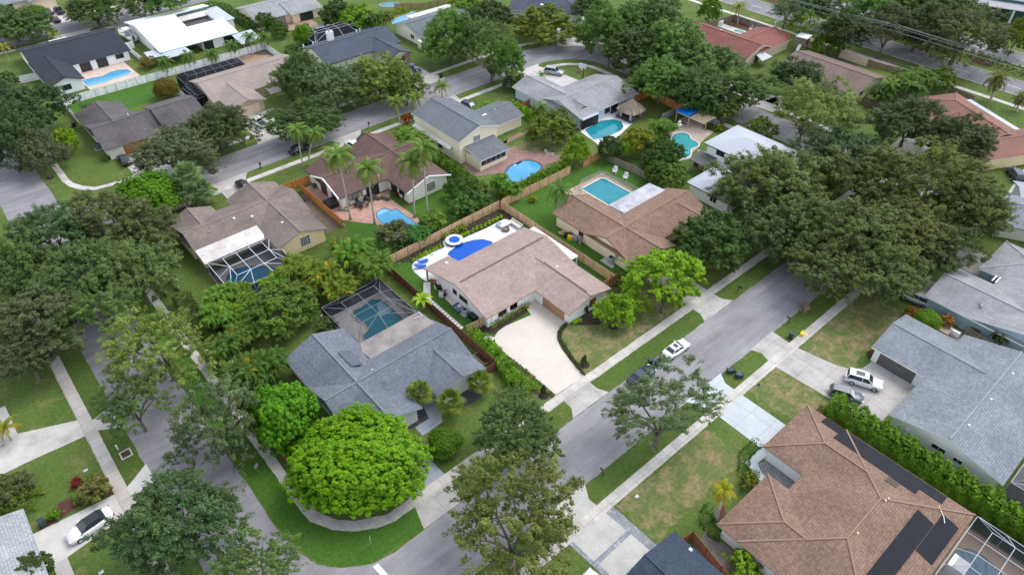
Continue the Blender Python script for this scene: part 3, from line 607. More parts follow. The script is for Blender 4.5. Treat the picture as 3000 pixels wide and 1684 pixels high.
# yellow house with the long white patio roof and the caged pool
h = House('yellow house with grey brown roof, grid window and stained white patio roof', TAUPEROOF, YELLOWW, paint('brown_fascia', (.30, .25, .22), .7))
h.wing('y', 19.9, 28.1, 106, 115.7, 2.7, 4.1, 'n', 'g'); h.wing('x', 20.3, 41.0, 102, 113.6, 2.7, 4.6); h.wing('y', 30.8, 40.6, 95.6, 115.75, 2.7, 4.45)
h.slab([(20.4, 100.1, 2.72), (31.3, 100.1, 2.72), (31.35, 103.75, 3.35), (20.4, 103.75, 3.35)], .14, STAINED, 'patio_roof')
h.opening('-y', 36.36, 96.2, 1.0, 1.7, 1.7, cols=4, rows=4)
h.opening('-x', 98.5, 31.4, .2, 2.4, 2.2, 'window', fm=DARK)
for q, z in (((24.05,107.48), 3.7), ((28.91,106.86), 4.2), ((31.51,105.25), 4.3), ((34.73,100.50), 4.0)): h.vent(q[0], q[1], z, .45)
h.pipe(*(21.79,113.74), 3.4, .3, DARK)
h.done()

# dark maroon roof, brick pool terrace, tall coconut palms
h = House('cream house with dark maroon roof behind the four tall coconut palms', MAROON, PALEW, DARKTRIM)
h.wing('x', 46.8, 67.3, 102.4, 113, 2.7, 4.6); h.wing('y', 57.2, 67.35, 95.6, 117.2, 2.7, 4.5); h.wing('y', 46.85, 54.8, 108, 115.7, 2.7, 4.05, 'n', 'g')
h.box('gable_trim', (62.27, 95.54, 2.5), (.1, .05, .1), WHITE)
for a_, b_ in (((57.15, 95.53, 2.66), (62.27, 95.53, 4.46)), ((62.27, 95.53, 4.46), (67.4, 95.53, 2.66)), ((46.73, 102.4, 2.62), (46.73, 107.7, 4.56)), ((46.73, 107.7, 4.56), (46.73, 113, 2.62))): MB().bar(a_, b_, .22).build('rake_trim', WHITE, h.root)
h.opening('-y', 63.03, 96.2, .9, 1.6, 1.4, pm=BLIND, fm=DARK, cols=1, rows=2)
h.opening('-y', 54.2, 103.0, .05, 2.6, 2.1, 'sliding_door', fm=DARK); h.opening('-y', 50.3, 103.0, .9, 3.2, 1.3, fm=DARK, pm=BLIND, cols=3)
h.opening('-x', 101.0, 57.8, .05, 2.0, 2.1, 'sliding_door', fm=DARK); h.opening('-x', 98.4, 57.8, .9, 1.6, 1.2, fm=DARK)
h.opening('-x', 109.5, 47.4, .05, 2.2, 2.1, 'sliding_door', fm=DARK); h.opening('-x', 105.6, 47.4, .8, 1.6, 1.4, fm=DARK, cols=1)
for q, z in (((49.97,113.82), 3.3), ((55.93,103.16), 3.4), ((57.61,106.73), 4.1), ((58.51,106.63), 4.1)): h.pipe(q[0], q[1], z, .45, WHITE, .08)
h.done()

# brown roof, yellow walls, rectangular pool
h = House('pale yellow house with orange brown shingle roof and flat streaked white patio roof', BROWNROOF, CREAM, RUSTTRIM)
h.wing('x', 73.3, 95.2, 55.4, 65.4, 2.7, 4.6); h.wing('y', 73.35, 82.7, 52.4, 73.4, 2.7, 4.55); h.wing('y', 86.6, 95.25, 52.2, 60.5, 2.7, 4.2, 'g', 'n')
h.slab([(82.75, 64.6, 3.02), (94.1, 64.6, 3.02), (94.0, 68.4, 2.8), (82.75, 68.4, 2.8)], .15, BLACKSTAIN, 'patio_roof', [(83.1, 68.1, 2.65), (88.4, 68.1, 2.65), (93.8, 68.1, 2.65)], WHITE)
h.opening('-x', 66.6, 73.95, 1.1, .9, 1.3, fm=DARK, cols=1, rows=2)
h.opening('-x', 61.28, 73.95, .8, .9, 1.5, cols=1, rows=2); h.door('-x', 60.18, 73.95, 1.0, 2.05, BROWNDOOR)
h.box('breaker_panel', (73.86, 58.10, 1.5), (.18, .6, .9), GREYM)
h.vent(*(83.23,61.49), 3.95, .3, .2); h.vent(*(83.90,61.51), 3.95, .3, .2); h.pipe(*(79.89,63.06), 4.0, .2)
h.box('entry_wall', (83.4, 51.2, .75), (4.4, .22, 1.5), CREAM)
h.done()

# two storey cream house
h = House('two storey cream house with slate grey gable roof and lean-to sunroom', SLATE, CREAM, WHITE, ov=.45)
h.wing('y', 73.4, 84.2, 100.6, 117.1, 5.35, 7.1)
h.wing('x', 83.5, 94.4, 104.5, 113.5, 2.75, 4.15, 'n', 'g')
h.plane([(74.9, 95.8, 2.62), (82.75, 95.8, 2.62), (82.75, 101.1, 3.62), (74.9, 101.1, 3.62)]); h.edge([(74.9, 95.8, 2.62), (82.75, 95.8, 2.62), (82.75, 101.1, 3.62), (74.9, 101.1, 3.62)])
h.wall.box((75.25, 98.5, 1.25), (.12, 4.7, 2.5)); h.wall.box((82.3, 97.6, 1.2), (.12, 2.6, 2.4)); h.wall.box((78.8, 96.3, .4), (7.0, .12, .8))
h.opening('-y', 78.28, 101.05, 3.75, 1.7, 1.2, pm=BLIND)
h.slab([(73.0, 103.5, 2.75), (73.75, 103.5, 3.1), (73.75, 116.6, 3.1), (73.0, 116.6, 2.75)], .2, WHITE, 'pent_roof')
h.opening('-x', 107.8, 73.85, 1.0, 1.3, 1.3, fm=DARK, cols=1); h.opening('-x', 111.5, 73.85, .8, 1.6, 1.5, fm=DARK); h.opening('-x', 115.0, 73.85, .9, 1.0, 1.2, fm=DARK)
h.opening('-y', 78.8, 96.36, .95, 6.4, 1.1, pm=GLASS, cols=5)
h.box('gutter_cap', (86.14,108.42) + (4.0,), (1.5, .5, .15), WHITE)
for q, z in (((78.91,112.21), 6.75), ((78.90,106.55), 6.7), ((89.55,108.66), 3.95)): h.pipe(q[0], q[1], z, .3, WHITE, .09)
h.vent(*(77.16,109.51), 6.2, .42, .25)
h.done()

# grey house with tiki hut
h = House('light grey house with silver shingle roof beside the thatched hut', LGREY, BLUEW, WHITE)
h.wing('x', 102.4, 121.6, 95.2, 109.1, 2.7, 4.5); h.wing('y', 101.6, 110.6, 99.8, 116.9, 2.7, 4.25, 'n', 'g'); h.wing('y', 102.5, 108.7, 97.4, 103, 2.68, 4.15, 'g', 'n')
h.slab([(102.6, 94.6, 2.45), (107.9, 94.6, 2.45), (107.9, 97.8, 2.75), (102.6, 97.8, 2.75)], .12, ALU, 'patio_roof', [(102.7, 94.8, 2.4), (107.7, 94.8, 2.4)], DARK)
h.box('screen_wall', (105.2, 94.72, 1.1), (5.0, .06, 2.2), screen('porch_screen', (.03, .03, .035), .75))
h.opening('-y', 111.82, 95.8, .8, 1.5, 1.4, fm=DARK, rows=3); h.opening('-y', 114.2, 95.8, .05, 2.2, 2.1, 'sliding_door', fm=DARK)
for q, z in (((105.49,113.75), 3.6), ((106.24,110.71), 3.2), ((107.23,102.30), 3.8), ((112.22,101.93), 4.2), ((117.85,102.00), 4.2), ((107.70,109.40), 3.5)): h.vent(q[0], q[1], z, .38)
h.done()

# white metal hip roof, two storeys
h = House('two storey white house with smooth pale metal hip roofs', METALROOF, WALLW, DARKTRIM)
h.wing('y', 110.1, 121.3, 51.5, 68.45, 5.4, 6.95, 'h', 'h'); h.wing('x', 99.65, 111.5, 54.2, 64.1, 2.7, 4.0, 'h', 'n')
h.opening('-x', 64.73, 110.72, 3.9, 1.7, 1.2, fm=DARK); h.slab([(107.0, 65.2, 2.6), (110.6, 65.2, 3.2), (110.6, 69.2, 3.2), (107.0, 69.2, 2.6)], .14, DARKDOOR, 'patio_roof', [(107.2, 65.4, 2.5), (107.2, 69, 2.5)], WHITE)
h.opening('-x', 58, 100.27, 1, 1.4, 1.1); h.pipe(*(119.09,60.04), 6.2, .3, WHITE, .09)
h.done()

# rust brown hip roof, bottom right
h = House('large house with rust brown hip roof and black solar heating mats, bottom right', RUSTROOF, WALLW, paint('grey_brown_fascia', (.33, .29, .27), .6))
h.wing('x', 45.3, 68.6, -2.05, 13.9, 2.7, 4.8, 'h', 'h'); h.wing('y', 45.28, 55.4, 8.7, 16.7, 2.7, 4.05, 'n', 'h'); h.wing('y', 58.4, 68.55, 8.7, 19.4, 2.7, 4.05, 'n', 'h')
def mat_on(h, x0, x1, y0, y1, zf, name='solar_mat'):
    m = paint('solar_mat', (.010, .012, .018), .85, .25)
    return h.slab([(x, y, zf(x, y) + .05) for x, y in ((x0, y0), (x1, y0), (x1, y1), (x0, y1))], .04, m, name)
ez = lambda x, y: 2.72 + (68.55 - x) * .264
mat_on(h, 66.9, 68.45, 14.2, 16.6, ez); mat_on(h, 65.5, 68.45, 10.6, 14.18, ez); mat_on(h, 65.45, 68.45, 6.6, 10.58, ez); mat_on(h, 65.3, 68.45, 3.7, 6.58, ez); mat_on(h, 66.6, 68.45, 1.1, 3.68, ez)
h.slab([(x, y, ez(x, y) + .06) for x, y in ((64.1, 5.5), (65.25, 5.5), (65.25, 6.9), (64.1, 6.9))], .05, paint('brown_mat', (.075, .055, .045), .7), 'solar_mat')
sz = lambda x, y: 2.72 + (y + 2.05) * .264
mat_on(h, 50.8, 63.2, .5, 2.55, sz); mat_on(h, 58.7, 65.3, -1.55, .44, sz)
for q, z in (((61.33,5.33), 4.6), ((60.82,5.45), 4.6), ((54.67,5.47), 4.6)): h.pipe(q[0], q[1], z, .3, OFFWHITE, .1)
MB().tube([(65.9, 1.2, 3.5), (64.9, .2, 3.5), (64.3, -.2, 3.4)], .05, 6).build('solar_pipe', WHITE, h.root)
for k in range(5): h.box('pergola_beam', (57.0, 11.9 + .0 + k * .42 if k < 4 else 12.4, 2.62), (2.9, .14, .16), BROWNFR) if k < 4 else h.box('pergola_beam', (57.0, 12.5, 2.5), (.12, 1.9, .12), BROWNFR)
h.box('chimney', (61.0, -3.4, 1.5), (1.8, 1.6, 3.0), WALLW)
h.opening('-x', 8.2, 45.9, 1.1, 1.8, .9, fm=DARK); h.opening('-x', 3.0, 45.9, 1.1, 1.8, .9, fm=DARK)
h.done()

# blue grey house, right
h = House('blue grey shingle house with dark garage door facing two parked vehicles', BGREY, paint('white_grey_wall', (.80, .80, .79), .7, .05), WHITE, ov=.5)
h.wing('x', 75.1, 97.6, -2.6, 11.5, 2.7, 4.6); h.wing('y', 85.0, 95.4, 5, 19.15, 2.7, 4.15, 'n', 'g')
h.door('-x', 15.2, 85.52, 5.2, 2.25, DARKDOOR, 'garage_door', 5, False)
h.opening('-x', 4.94, 75.6, 1.4, 1.6, .7); h.opening('-x', 2.54, 75.6, 1.4, 1.0, .6)
for q, z in (((92.60,3.72), 4.3), ((85.74,3.77), 4.3), ((79.19,3.84), 4.4), ((90.93,11.57), 3.7)): h.vent(q[0], q[1], z, .3, .2)
h.box('utility_panel', (75.5, 8.9, 1.4), (.14, .5, .8), WHITE); h.box('utility_panel', (75.5, 8.2, 1.2), (.12, .3, .6), WHITE)
h.done()

# teal house
h = House('teal house with grey gable roofs and a small white trellis', LGREY, TEALW, WHITE)
h.wing('x', 101.6, 127, -4, 13.3, 2.7, 4.9, 'g', 'h'); h.wing('y', 101.65, 112.6, 4, 19.25, 2.7, 4.25, 'n', 'g'); h.wing('y', 115.0, 126, 4, 16.6, 2.7, 4.2, 'n', 'h')
for k in range(4): h.box('trellis_beam', (114.2, 12.2 + .55 * k, 2.75), (1.9, .2, .12), WHITE)
MB().tube([(104.5, 12.3, 2.9), (104.5, 12.3, 3.9), (105.0, 12.6, 4.2)], .05, 6).bar((104.2, 12.2, 3.7), (104.9, 12.5, 3.7), .3).build('antenna', GREYM, h.root)
h.opening('-x', 8.0, 102.2, .9, 1.6, 1.1); h.opening('-x', 2.0, 102.2, .9, 1.6, 1.1)
h.done()

h = House('dark navy shingle roof of a house cut by the bottom edge', NAVY, WALLW, WHITE)
h.wing('y', 30.4, 40.95, -8, 19.3, 2.7, 4.05); h.vent(*(40.46,16.67), 2.8, .4)
h.done()
h = House('pale mottled shingle roof of a house in the bottom left corner', MOTTLED, GREYW, TEALTRIM)
h.wing('y', -24, -13.6, 56, 70.5, 2.7, 4.2)
h.done()

# upper left
h = House('dark brown grey shingle house with an orange brown garage door', DKBROWN, PALEW, paint('taupe_fascia', (.24, .21, .20), .7))
h.wing('x', 19.9, 30.4, 149, 163.2, 2.7, 4.65, 'g', 'n'); h.wing('x', 29.4, 33, 152, 162, 2.7, 4.5, 'n', 'n'); h.wing('x', 32.4, 42, 149.1, 163.4, 2.72, 4.85); h.wing('y', 19.85, 29.7, 157, 169.7, 2.7, 4.3, 'n', 'g')
h.door('-y', 26.0, 149.6, 5.2, 2.25, ORANGEDOOR, 'garage_door', 4, False); h.opening('-y', 36, 149.7, .9, 1.8, 1.2); h.pipe(*(28.01,157.60), 4.5, .4, WHITE, .12); h.pipe(*(28.53,154.43), 3.7, .3)
h.done()
h = House('white house with black shingle roof and a long blue pool', BLACKROOF, WALLW, DARKTRIM)
h.wing('x', 19.2, 41.5, 198, 217.6, 2.7, 5.1); h.wing('y', 19.3, 27.3, 187.6, 206, 2.7, 4.15, 'g', 'n')
h.opening('-y', 23.0, 188.2, 1.0, 1.9, 1.1, fm=DARK); h.opening('-y', 30.2, 198.6, .05, 2.4, 2.1, 'sliding_door', fm=DARK); h.opening('-y', 34.2, 198.6, .05, 2.4, 2.1, 'sliding_door', fm=DARK); h.opening('-y', 38.6, 198.6, 1.1, 1.8, 1, fm=DARK)
h.box('entry_beam', (29.3, 217.9, 2.6), (4.4, .5, .3), WHITE)
h.done()
h = House('white house with broad white flat-sloped roof around a dark courtyard', WHITEROOF, WALLW, TEALTRIM)
def pl(*p): h.plane(p); h.edge(p)
pl((46.5, 190.8, 2.8), (57.6, 190.8, 2.8), (57.6, 207.4, 5.0), (46.5, 207.4, 5.0)); pl((57.6, 190.8, 2.81), (67.6, 190.8, 2.81), (67.6, 199.6, 4.2), (57.6, 199.6, 4.2))
pl((46.5, 207.4, 5.0), (58.0, 207.4, 5.0), (58.0, 218.3, 2.9), (46.5, 218.3, 2.9)); pl((58.0, 210.6, 4.35), (68.6, 211.5, 4.2), (68.6, 216.5, 3.3), (58.0, 218.3, 2.9))
h.slab([(58.0, 208.3, 2.9), (67.4, 208.3, 2.9), (67.4, 210.9, 3.4), (58, 210.9, 3.4)], .12, STAINED, 'inner_roof'); h.slab([(66.3, 200.4, 3.0), (71.1, 200.4, 3.0), (71.1, 212.6, 3.2), (66.3, 212.6, 3.2)], .15, ALU, 'flat_roof')
h.slab([(43.4, 190.2, 2.3), (47.4, 189.3, 2.4), (47.4, 194.3, 2.5), (43.6, 194.8, 2.4)], .1, ALU, 'awning'); h.slab([(47.2, 187.6, 2.2), (53.4, 187.4, 2.2), (53.0, 190.9, 2.6), (46.9, 191.1, 2.6)], .1, ALU, 'awning'); h.slab([(65.2, 183.6, 2.2), (71, 184.4, 2.2), (71.4, 191.2, 2.5), (65.6, 190.9, 2.5)], .1, ALU, 'awning', [(70.6, 184.8, 2.1), (66, 184.3, 2.1)])
h.wall.box((52.2, 207.0, 1.35), (10.2, 18, 2.7)); h.wall.box((62.5, 195.5, 1.35), (9.6, 8.0, 2.7)); h.wall.box((62.5, 213.4, 1.35), (10, 5.0, 2.7)); h.wall.box((68.6, 206.5, 1.4), (4, 11.4, 2.8)); h.wall.add([(47.1, 191.5, 2.6), (47.1, 217, 2.6), (47.1, 207.4, 4.8)], [(0, 1, 2)])
h.box('courtyard_dark_block', (62.0, 204.6, 1.1), (8.0, 8.6, 2.2), DARKDOOR); h.opening('-y', 55.2, 197.98, .1, 2.4, 2.2, 'sliding_door', fm=DARK); h.opening('-y', 59.2, 191.48, .05, 2.4, 2.2, 'sliding_door', fm=DARK); h.opening('-y', 64.9, 191.48, .05, 2.6, 2.2, 'sliding_door', fm=DARK)  # the solid dark box is added only to make the open courtyard look dark
h.done()
h = House('tan roofed house with a long dark screen room behind the white fence', PINKGREY, paint('pink_tan_wall', (.60, .45, .34), .7), OFFWHITE)
h.wing('x', 45.4, 69.6, 155.5, 170, 2.7, 4.75); h.wing('y', 46.9, 55.2, 148.9, 162, 2.7, 4.0, 'g', 'n'); h.door('-y', 51.0, 149.5, 5, 2.2, PEACH, 'garage_door', 4, False)
for k in range(5): h.box('pergola_beam', (57.6 + .55 * k, 152.6, 2.7), (.12, 3.6, .18), OFFWHITE)
h.box('pergola_beam', (58.7, 150.9, 2.55), (3.0, .14, .18), OFFWHITE)
h.done()
h = House('dark indigo shingle house with brick garage front and white chimney', INDIGO, PALEW, DARKTRIM)
h.wing('x', 75, 97.3, 156.3, 170.4, 2.7, 4.8); h.wing('y', 88.3, 95.6, 148.8, 162, 2.7, 4.1, 'g', 'n')
h.box('brick_front', (91.95, 149.33, 1.3), (6.0, .1, 2.6), pavers('brick', (.45, .27, .19), (.36, .20, .14), .4, .2)); h.door('-y', 91.6, 149.22, 3.6, 2.2, DARKDOOR, 'garage_door', 4, False)
h.box('chimney', (82.74,167.52) + (4.6,), (1.6, 1.2, 2.6), WALLW); MB().tube([(82.48,167.24) + (5.8,), (82.48,167.24) + (6.7,)], .2, 8).build('chimney_pot', GREYM, h.root)
for q, z in (((74.92,167.49), 4.0), ((77.18,166.49), 4.4), ((89.71,165.81), 4.6), ((90.74,165.90), 4.6)): h.pipe(q[0], q[1], z, .5, WHITE, .18)
h.done()
h = House('peach house with grey roof and two blue skylights', LGREY, PEACH, TEALTRIM)
h.wing('x', 74.6, 95, 194.7, 209, 2.7, 4.6); h.wing('x', 84.6, 94.9, 193.3, 206, 2.65, 4.3)
for q in ((89.24,198.02), (91.62,198.31)): h.box('skylight', (q[0], q[1], 3.65), (1.3, 1.0, .14), paint('blue_glass', (.10, .30, .62), .2, .1))
h.opening('-y', 78.5, 195.28, .05, 2.6, 2.2, 'sliding_door', fm=DARK); h.opening('-y', 82.0, 195.28, .05, 2.8, 2.2, 'sliding_door', fm=DARK, pm=BLIND); h.opening('-y', 89.5, 193.88, .05, 4, 2.2, 'sliding_door', fm=DARK)
h.done()
h = House('dark teal grey gable roof house with a lap pool beside it', TEALROOF, PALEW, TEALTRIM)
h.wing('x', 102.6, 126, 155.9, 168.6, 2.7, 4.4); h.slab([(109, 168.6, 2.7), (124, 168.6, 2.7), (124, 171.4, 2.6), (109, 171.4, 2.6)], .15, STAINED, 'flat_roof'); h.opening('-x', 160, 103.2, 1, 1.6, 1.1); h.door('-x', 153.4, 101.8, 1.0, 2.1, paint('red_door', (.42, .09, .03), .5))
h.box('side_wall', (102.4, 154.0, 1.1), (1.2, 3.2, 2.2), PALEW)
h.done()
h = House('wide dark grey house at the head of the street bend', INDIGO, WALLW, WHITE, at=(134.7, 155.2), rot=-55)
h.wing('x', -1, 21, 0, 13, 2.7, 4.9, 'g', 'h'); h.opening('-y', 6.0, .6, .8, 1.6, 1.2); h.opening('-y', 10.5, .6, .8, 1.8, 1.3); h.box('chimney', (9, 1.4, 2.3), (1.6, 1.2, 4.4), GREYW)
h.done()
# right
h = House('cream house with brick red roof and a white framed pool', REDROOF, paint('cream_b', (.74, .62, .46), .7), OFFWHITE)
h.wing('y', 157.2, 168.5, 90.2, 112, 2.7, 4.6); h.wing('x', 163, 176.8, 89.7, 100.9, 2.7, 4.45, 'n', 'g')
h.opening('-y', 162.8, 90.8, .1, 2.2, 2.2, 'sliding_door', fm=GREYM); h.slab([(160.2, 87.6, 2.0), (164.6, 87.6, 2.0), (164.0, 90.2, 2.6), (161.0, 90.2, 2.6)], .1, ALU, 'awning'); h.pipe(*(163.14,103.07), 4.0, .8, WHITE, .2)
MB().tube([(176.4, 95.3, 4.2), (176.4, 95.3, 6.0)], .05, 6).bar((175.6, 95.3, 5.7), (177.2, 95.3, 6.1), .08).bar((175.6, 95.3, 6.1), (177.2, 95.3, 5.7), .08).build('antenna', WHITE, h.root)
h.done()
h = House('plum brown gable roof house before the tan garden wall', PLUM, CREAM, OFFWHITE)
h.wing('y', 158.8, 173.4, 61.8, 82.7, 2.7, 4.6); h.opening('-y', 163, 62.4, .9, 1.6, 1.2); h.pipe(*(164.32,77.55), 4.0, .3, WHITE, .1)
h.done()
h = House('yellow house with salmon hip roof and a long flat grey panel roof', SALMON, YELLOWW, OFFWHITE, at=(167.8, 42.4), rot=-27)
h.wing('y', -6.4, 6.4, -13, 8.5, 2.7, 4.5, 'g', 'h'); h.wing('x', -8, 0, -1, 8, 2.7, 3.95, 'g', 'n'); h.wing('x', -9, 11, -19, -9.5, 2.7, 4.2, 'g', 'g')
h.slab([(3.2, -10, 3.1), (6.8, -10, 2.9), (6.8, 4.5, 2.9), (3.2, 4.5, 3.1)], .15, ALU, 'patio_roof'); h.opening('-x', -15, -8.4, .8, 1.6, 1.2)
h.done()
h = House('grey shingle house with cream side wall at the right edge', BGREY, paint('cream_c', (.66, .61, .50), .7), paint('teal_fascia', (.12, .22, .24), .6), at=(129.8, 19.65), rot=-61)
h.wing('x', 0, 16, 0, 11.5, 2.7, 4.2); h.done()
h = House('ribbed grey metal roofed outbuilding touching the right edge', paint('ribbed_metal', (.26, .30, .34), .45, .2), GREYW, GREYM, at=(141.43,19.81), rot=-58, name='outbuilding', cat='outbuilding')
h.wing('x', 0, 12, 0, 7, 2.6, 3.4); h.done()
# far rows
h = House('cream house with three dark vehicles on its driveway', BGREY, paint('cream_d', (.76, .65, .52), .7), GREYM)
h.wing('x', 8, 38.6, 256.2, 271, 2.7, 4.8); h.wing('y', 30.8, 38.5, 253, 264, 2.7, 4.1, 'g', 'n'); h.opening('-y', 24.5, 256.8, .3, 5.0, 2.0, 'window', fm=OFFWHITE, cols=4); h.door('-y', 34.8, 253.6, 4.9, 2.2, PEACH, 'garage_door', 4, False)
h.done()
h = House('long commercial block with flat grey roof in the top right corner', paint('flat_grey_roof', (.33, .33, .36), .8), paint('green_front', (.05, .14, .13), .6), WHITE, name='commercial_block', cat='commercial building')
a0 = (236.51,69.27); a1 = (241.11,56.44)
ux = Vector((a1[0] - a0[0], a1[1] - a0[1])).normalized(); uy = Vector((-ux.y, ux.x)); uy = uy if uy.x > 0 else -uy
def cp(t, s_, z): return (a0[0] + ux.x * t + uy.x * s_, a0[1] + ux.y * t + uy.y * s_, z)
pl2 = [cp(0, 0, 4), cp(70, 0, 4), cp(70, 6, 4), cp(0, 6, 4)]; h.plane(pl2); h.edge(pl2)
pl3 = [cp(-14, 5.8, 5), cp(70, 5.8, 5), cp(70, 30, 5), cp(-14, 30, 5)]; h.plane(pl3); h.edge(pl3)
h.slab([cp(-12, 0, 4.6), cp(0, 0, 4.6), cp(0, 5.6, 5.4), cp(-12, 5.6, 5.4)], .2, paint('tan_tile_roof', (.42, .30, .21), .8), 'porch_roof')
for k in range(8): q = cp(3 + k * 8.5, .6, 0); h.box('column', (q[0], q[1], 1.9), (.5, .5, 3.8), WHITE)
h.wall.add([cp(-12, 5.9, 0), cp(70, 5.9, 0), cp(70, 5.9, 4.7), cp(-12, 5.9, 4.7)], [(0, 1, 2, 3)])
h.done()

# ------------------------------------------------------------------ pools
TILEBLUE = paint('blue_tile', (.02, .05, .16), .2, .3)
W_SKY = water('sky_blue_water', (.055, .30, .52), (.10, .37, .58)); W_TEAL = water('teal_water', (.010, .20, .26), (.022, .27, .32)); W_ROYAL = water('royal_blue_water', (.0, .080, .46), (.0, .10, .54))
W_DEEP = water('deep_teal_water', (.012, .14, .20), (.02, .19, .25)); W_BLUE = water('blue_water', (.01, .11, .21), (.018, .15, .26)); W_PALE = water('pale_teal_water', (.045, .31, .33), (.08, .37, .39))
STEP = paint('pool_step', (.20, .50, .66), .3, .05)
TILETEAL = paint('teal_tile', (.02, .10, .14), .25, .2)
def pool(label, pts, wm, cm, smooth=True, z=.03, cw=.35, steps=(), stepm=None, name='swimming_pool'):
    P = smoothed(pts, 5) if smooth else pts; O = offset(P, cw); n = len(P)
    t = thing(name, label, 'pool', (0, 0, 0)); cp = MB()
    c = [(p[0], p[1], z + .07) for p in P] + [(p[0], p[1], z + .07) for p in O] + [(p[0], p[1], z) for p in O] + [(p[0], p[1], z + .01) for p in P]
    f = []
    for i in range(n):
        j = (i + 1) % n; f += [(i, j, n + j, n + i), (n + i, n + j, 2 * n + j, 2 * n + i), (3 * n + i, 3 * n + j, j, i)]
    cp.add(c, f); cp.build('coping', cm, t)
    wa = MB(); a = sum(P[i][0] * P[(i + 1) % n][1] - P[(i + 1) % n][0] * P[i][1] for i in range(n)); Q = P if a > 0 else P[::-1]
    wa.add([(p[0], p[1], z + .015) for p in Q], [tuple(range(n))]); wa.build('water', wm, t)
    tl = MB(); I = offset(P, -.16); tl.add([(p[0], p[1], z + .024) for p in P] + [(p[0], p[1], z + .024) for p in I], [(i, (i + 1) % n, n + (i + 1) % n, n + i) for i in range(n)]); tl.build('tile_band', TILEBLUE if wm in (W_ROYAL, W_BLUE, W_SKY) else TILETEAL, t)
    for s_ in steps:
        sm = MB(); sm.prism(s_, z + .012, z + .022); sm.build('pool_step', stepm or STEP, t)
    return t
def arc(cx, cy, r, a0, a1, n=9): return [(cx + r * math.cos(R(a0 + (a1 - a0) * i / n)), cy + r * math.sin(R(a0 + (a1 - a0) * i / n))) for i in range(n + 1)]
pool('vivid royal blue pool on the white deck behind the tan roof', [(53.8, 79.0), (54.7, 79.4), (56.5, 79.7), (58.3, 79.65), (59.8, 79.2), (61.2, 78.3), (61.9, 76.8), (61.8, 75.6), (53.9, 75.6)], W_ROYAL, paint('white_coping', (.74, .76, .78), .5), False, .034, .25)
spa = thing('spa', 'round raised spa with blue tiled side and white rim', 'spa', (56.96,81.01) + (0,))
MB().lathe((0, 0, 0), [(1.55, 0), (1.55, .46), (1.0, .46), (1.0, .40)], 28, 1.0, False).build('tiled_wall', TILEBLUE, spa); MB().lathe((0, 0, .47), [(1.0, 0), (1.58, 0), (1.58, .07), (1.0, .07), (1.0, 0)], 28, 1.0, False).build('rim', WHITE, spa)
MB().lathe((0, 0, .49), [(1.0, 0), (1.0, .035)], 28).build('water', W_ROYAL, spa)
pool('sky blue pool with rounded Roman end on the pink paver terrace', [(50.3, 94.2), (50.5, 96.2)] + [(51.3, 97.5), (52.3, 98.1), (53.4, 98.0), (54.1, 96.4), (55.0, 96.4), (55.1, 88.6), (50.2, 88.6)], W_SKY, paint('pink_coping', (.52, .33, .27), .7), False, .034, .25, [arc(52.3, 96.4, 1.4, 10, 170)])
pool('kidney shaped pale blue pool on dark red pavers', [(75.0, 89.9), (78.3, 92.4), (81.2, 93.7), (84.4, 93.6), (86.1, 91.6), (85.4, 89.0), (80.8, 88.0), (77.2, 88.2)], W_SKY, paint('plum_coping', (.20, .10, .09), .7), True, .034, .25, [arc(83.0, 92.8, 1.5, 20, 165), arc(83.2, 93.0, .9, 20, 165)])
pool('turquoise pool with a curved end on the white deck by the thatched hut', [(101.6, 90.2), (103.3, 94.4), (109.0, 95.0), (111.6, 93.6), (112.3, 91.9), (111.0, 90.0), (109.2, 89.0), (104, 89.0)], W_TEAL, WHITEDECK, False, .034, .3)
pool('rectangular turquoise pool with white rim on the brown deck', [(86.0, 78.2), (91.6, 78.3), (92.0, 77.6), (92.1, 70.0), (86.3, 70.0), (85.9, 71)], W_TEAL, OFFWHITE, False, .03, .38)
pool('clover shaped pale teal pool beside the white metal roof', [(114.6, 79.2), (116.6, 80.1), (118.5, 79.5), (118.8, 78.0), (117.7, 76.5), (117.5, 74.5), (116.3, 73.7), (114.3, 73.9), (112.2, 72.4), (110.2, 72.3), (110.4, 73.9), (112.2, 76.6)], W_PALE, OFFWHITE, True, .034, .3)
pool('deep teal pool under the grey corner house screen', [(34.2, 77.2), (35.4, 77.0), (37.6, 77.6), (38.8, 76.5), (38.9, 69.6), (36.5, 68.9), (31.8, 69.6), (32.3, 71.6), (33.6, 71.9), (34.0, 73.6), (33.3, 75.2), (33.6, 76.6)], W_DEEP, paint('tan_coping', (.36, .30, .27), .7), False, .034, .3, [[(37.6, 76.0), (38.7, 76.0), (38.7, 73.2), (36.4, 73.2)]], paint('pale_shelf', (.20, .33, .40), .4))
pool('blue pool under the white framed screen of the yellow house', [(22.4, 98.0), (23.8, 99.1), (25.4, 98.9), (27.0, 98.0), (29.2, 95.8), (29.6, 93.4), (28, 92.4), (22.6, 93), (22, 96)], W_BLUE, paint('grey_coping', (.28, .24, .24), .7), True, .034, .3)
pool('long sky blue pool behind the black shingle house', [(27.4, 193.6), (29.4, 193.5), (31.9, 192.9), (34.0, 193.9), (36.0, 194.2), (38.0, 192.9), (38.5, 190.9), (37.2, 189.6), (33.8, 189.4), (31.6, 188.7), (27.5, 189.2)], W_SKY, paint('cream_coping', (.62, .55, .48), .7), False, .034, .3)
pool('deep blue pool under the screen behind the rust brown roof', [(61.0, -3.8), (62.6, -2.8), (64.2, -2.6), (65.6, -3.0), (66.4, -4.2), (66.2, -6.0), (65.0, -8), (61.2, -8)], W_BLUE, paint('peach_coping', (.44, .33, .26), .7), True, .034, .3)
pool('small teal pool half hidden by palms behind the peach house', rect(88.5, 92.5, 185.0, 187.0), W_PALE, OFFWHITE, False, .034, .3)
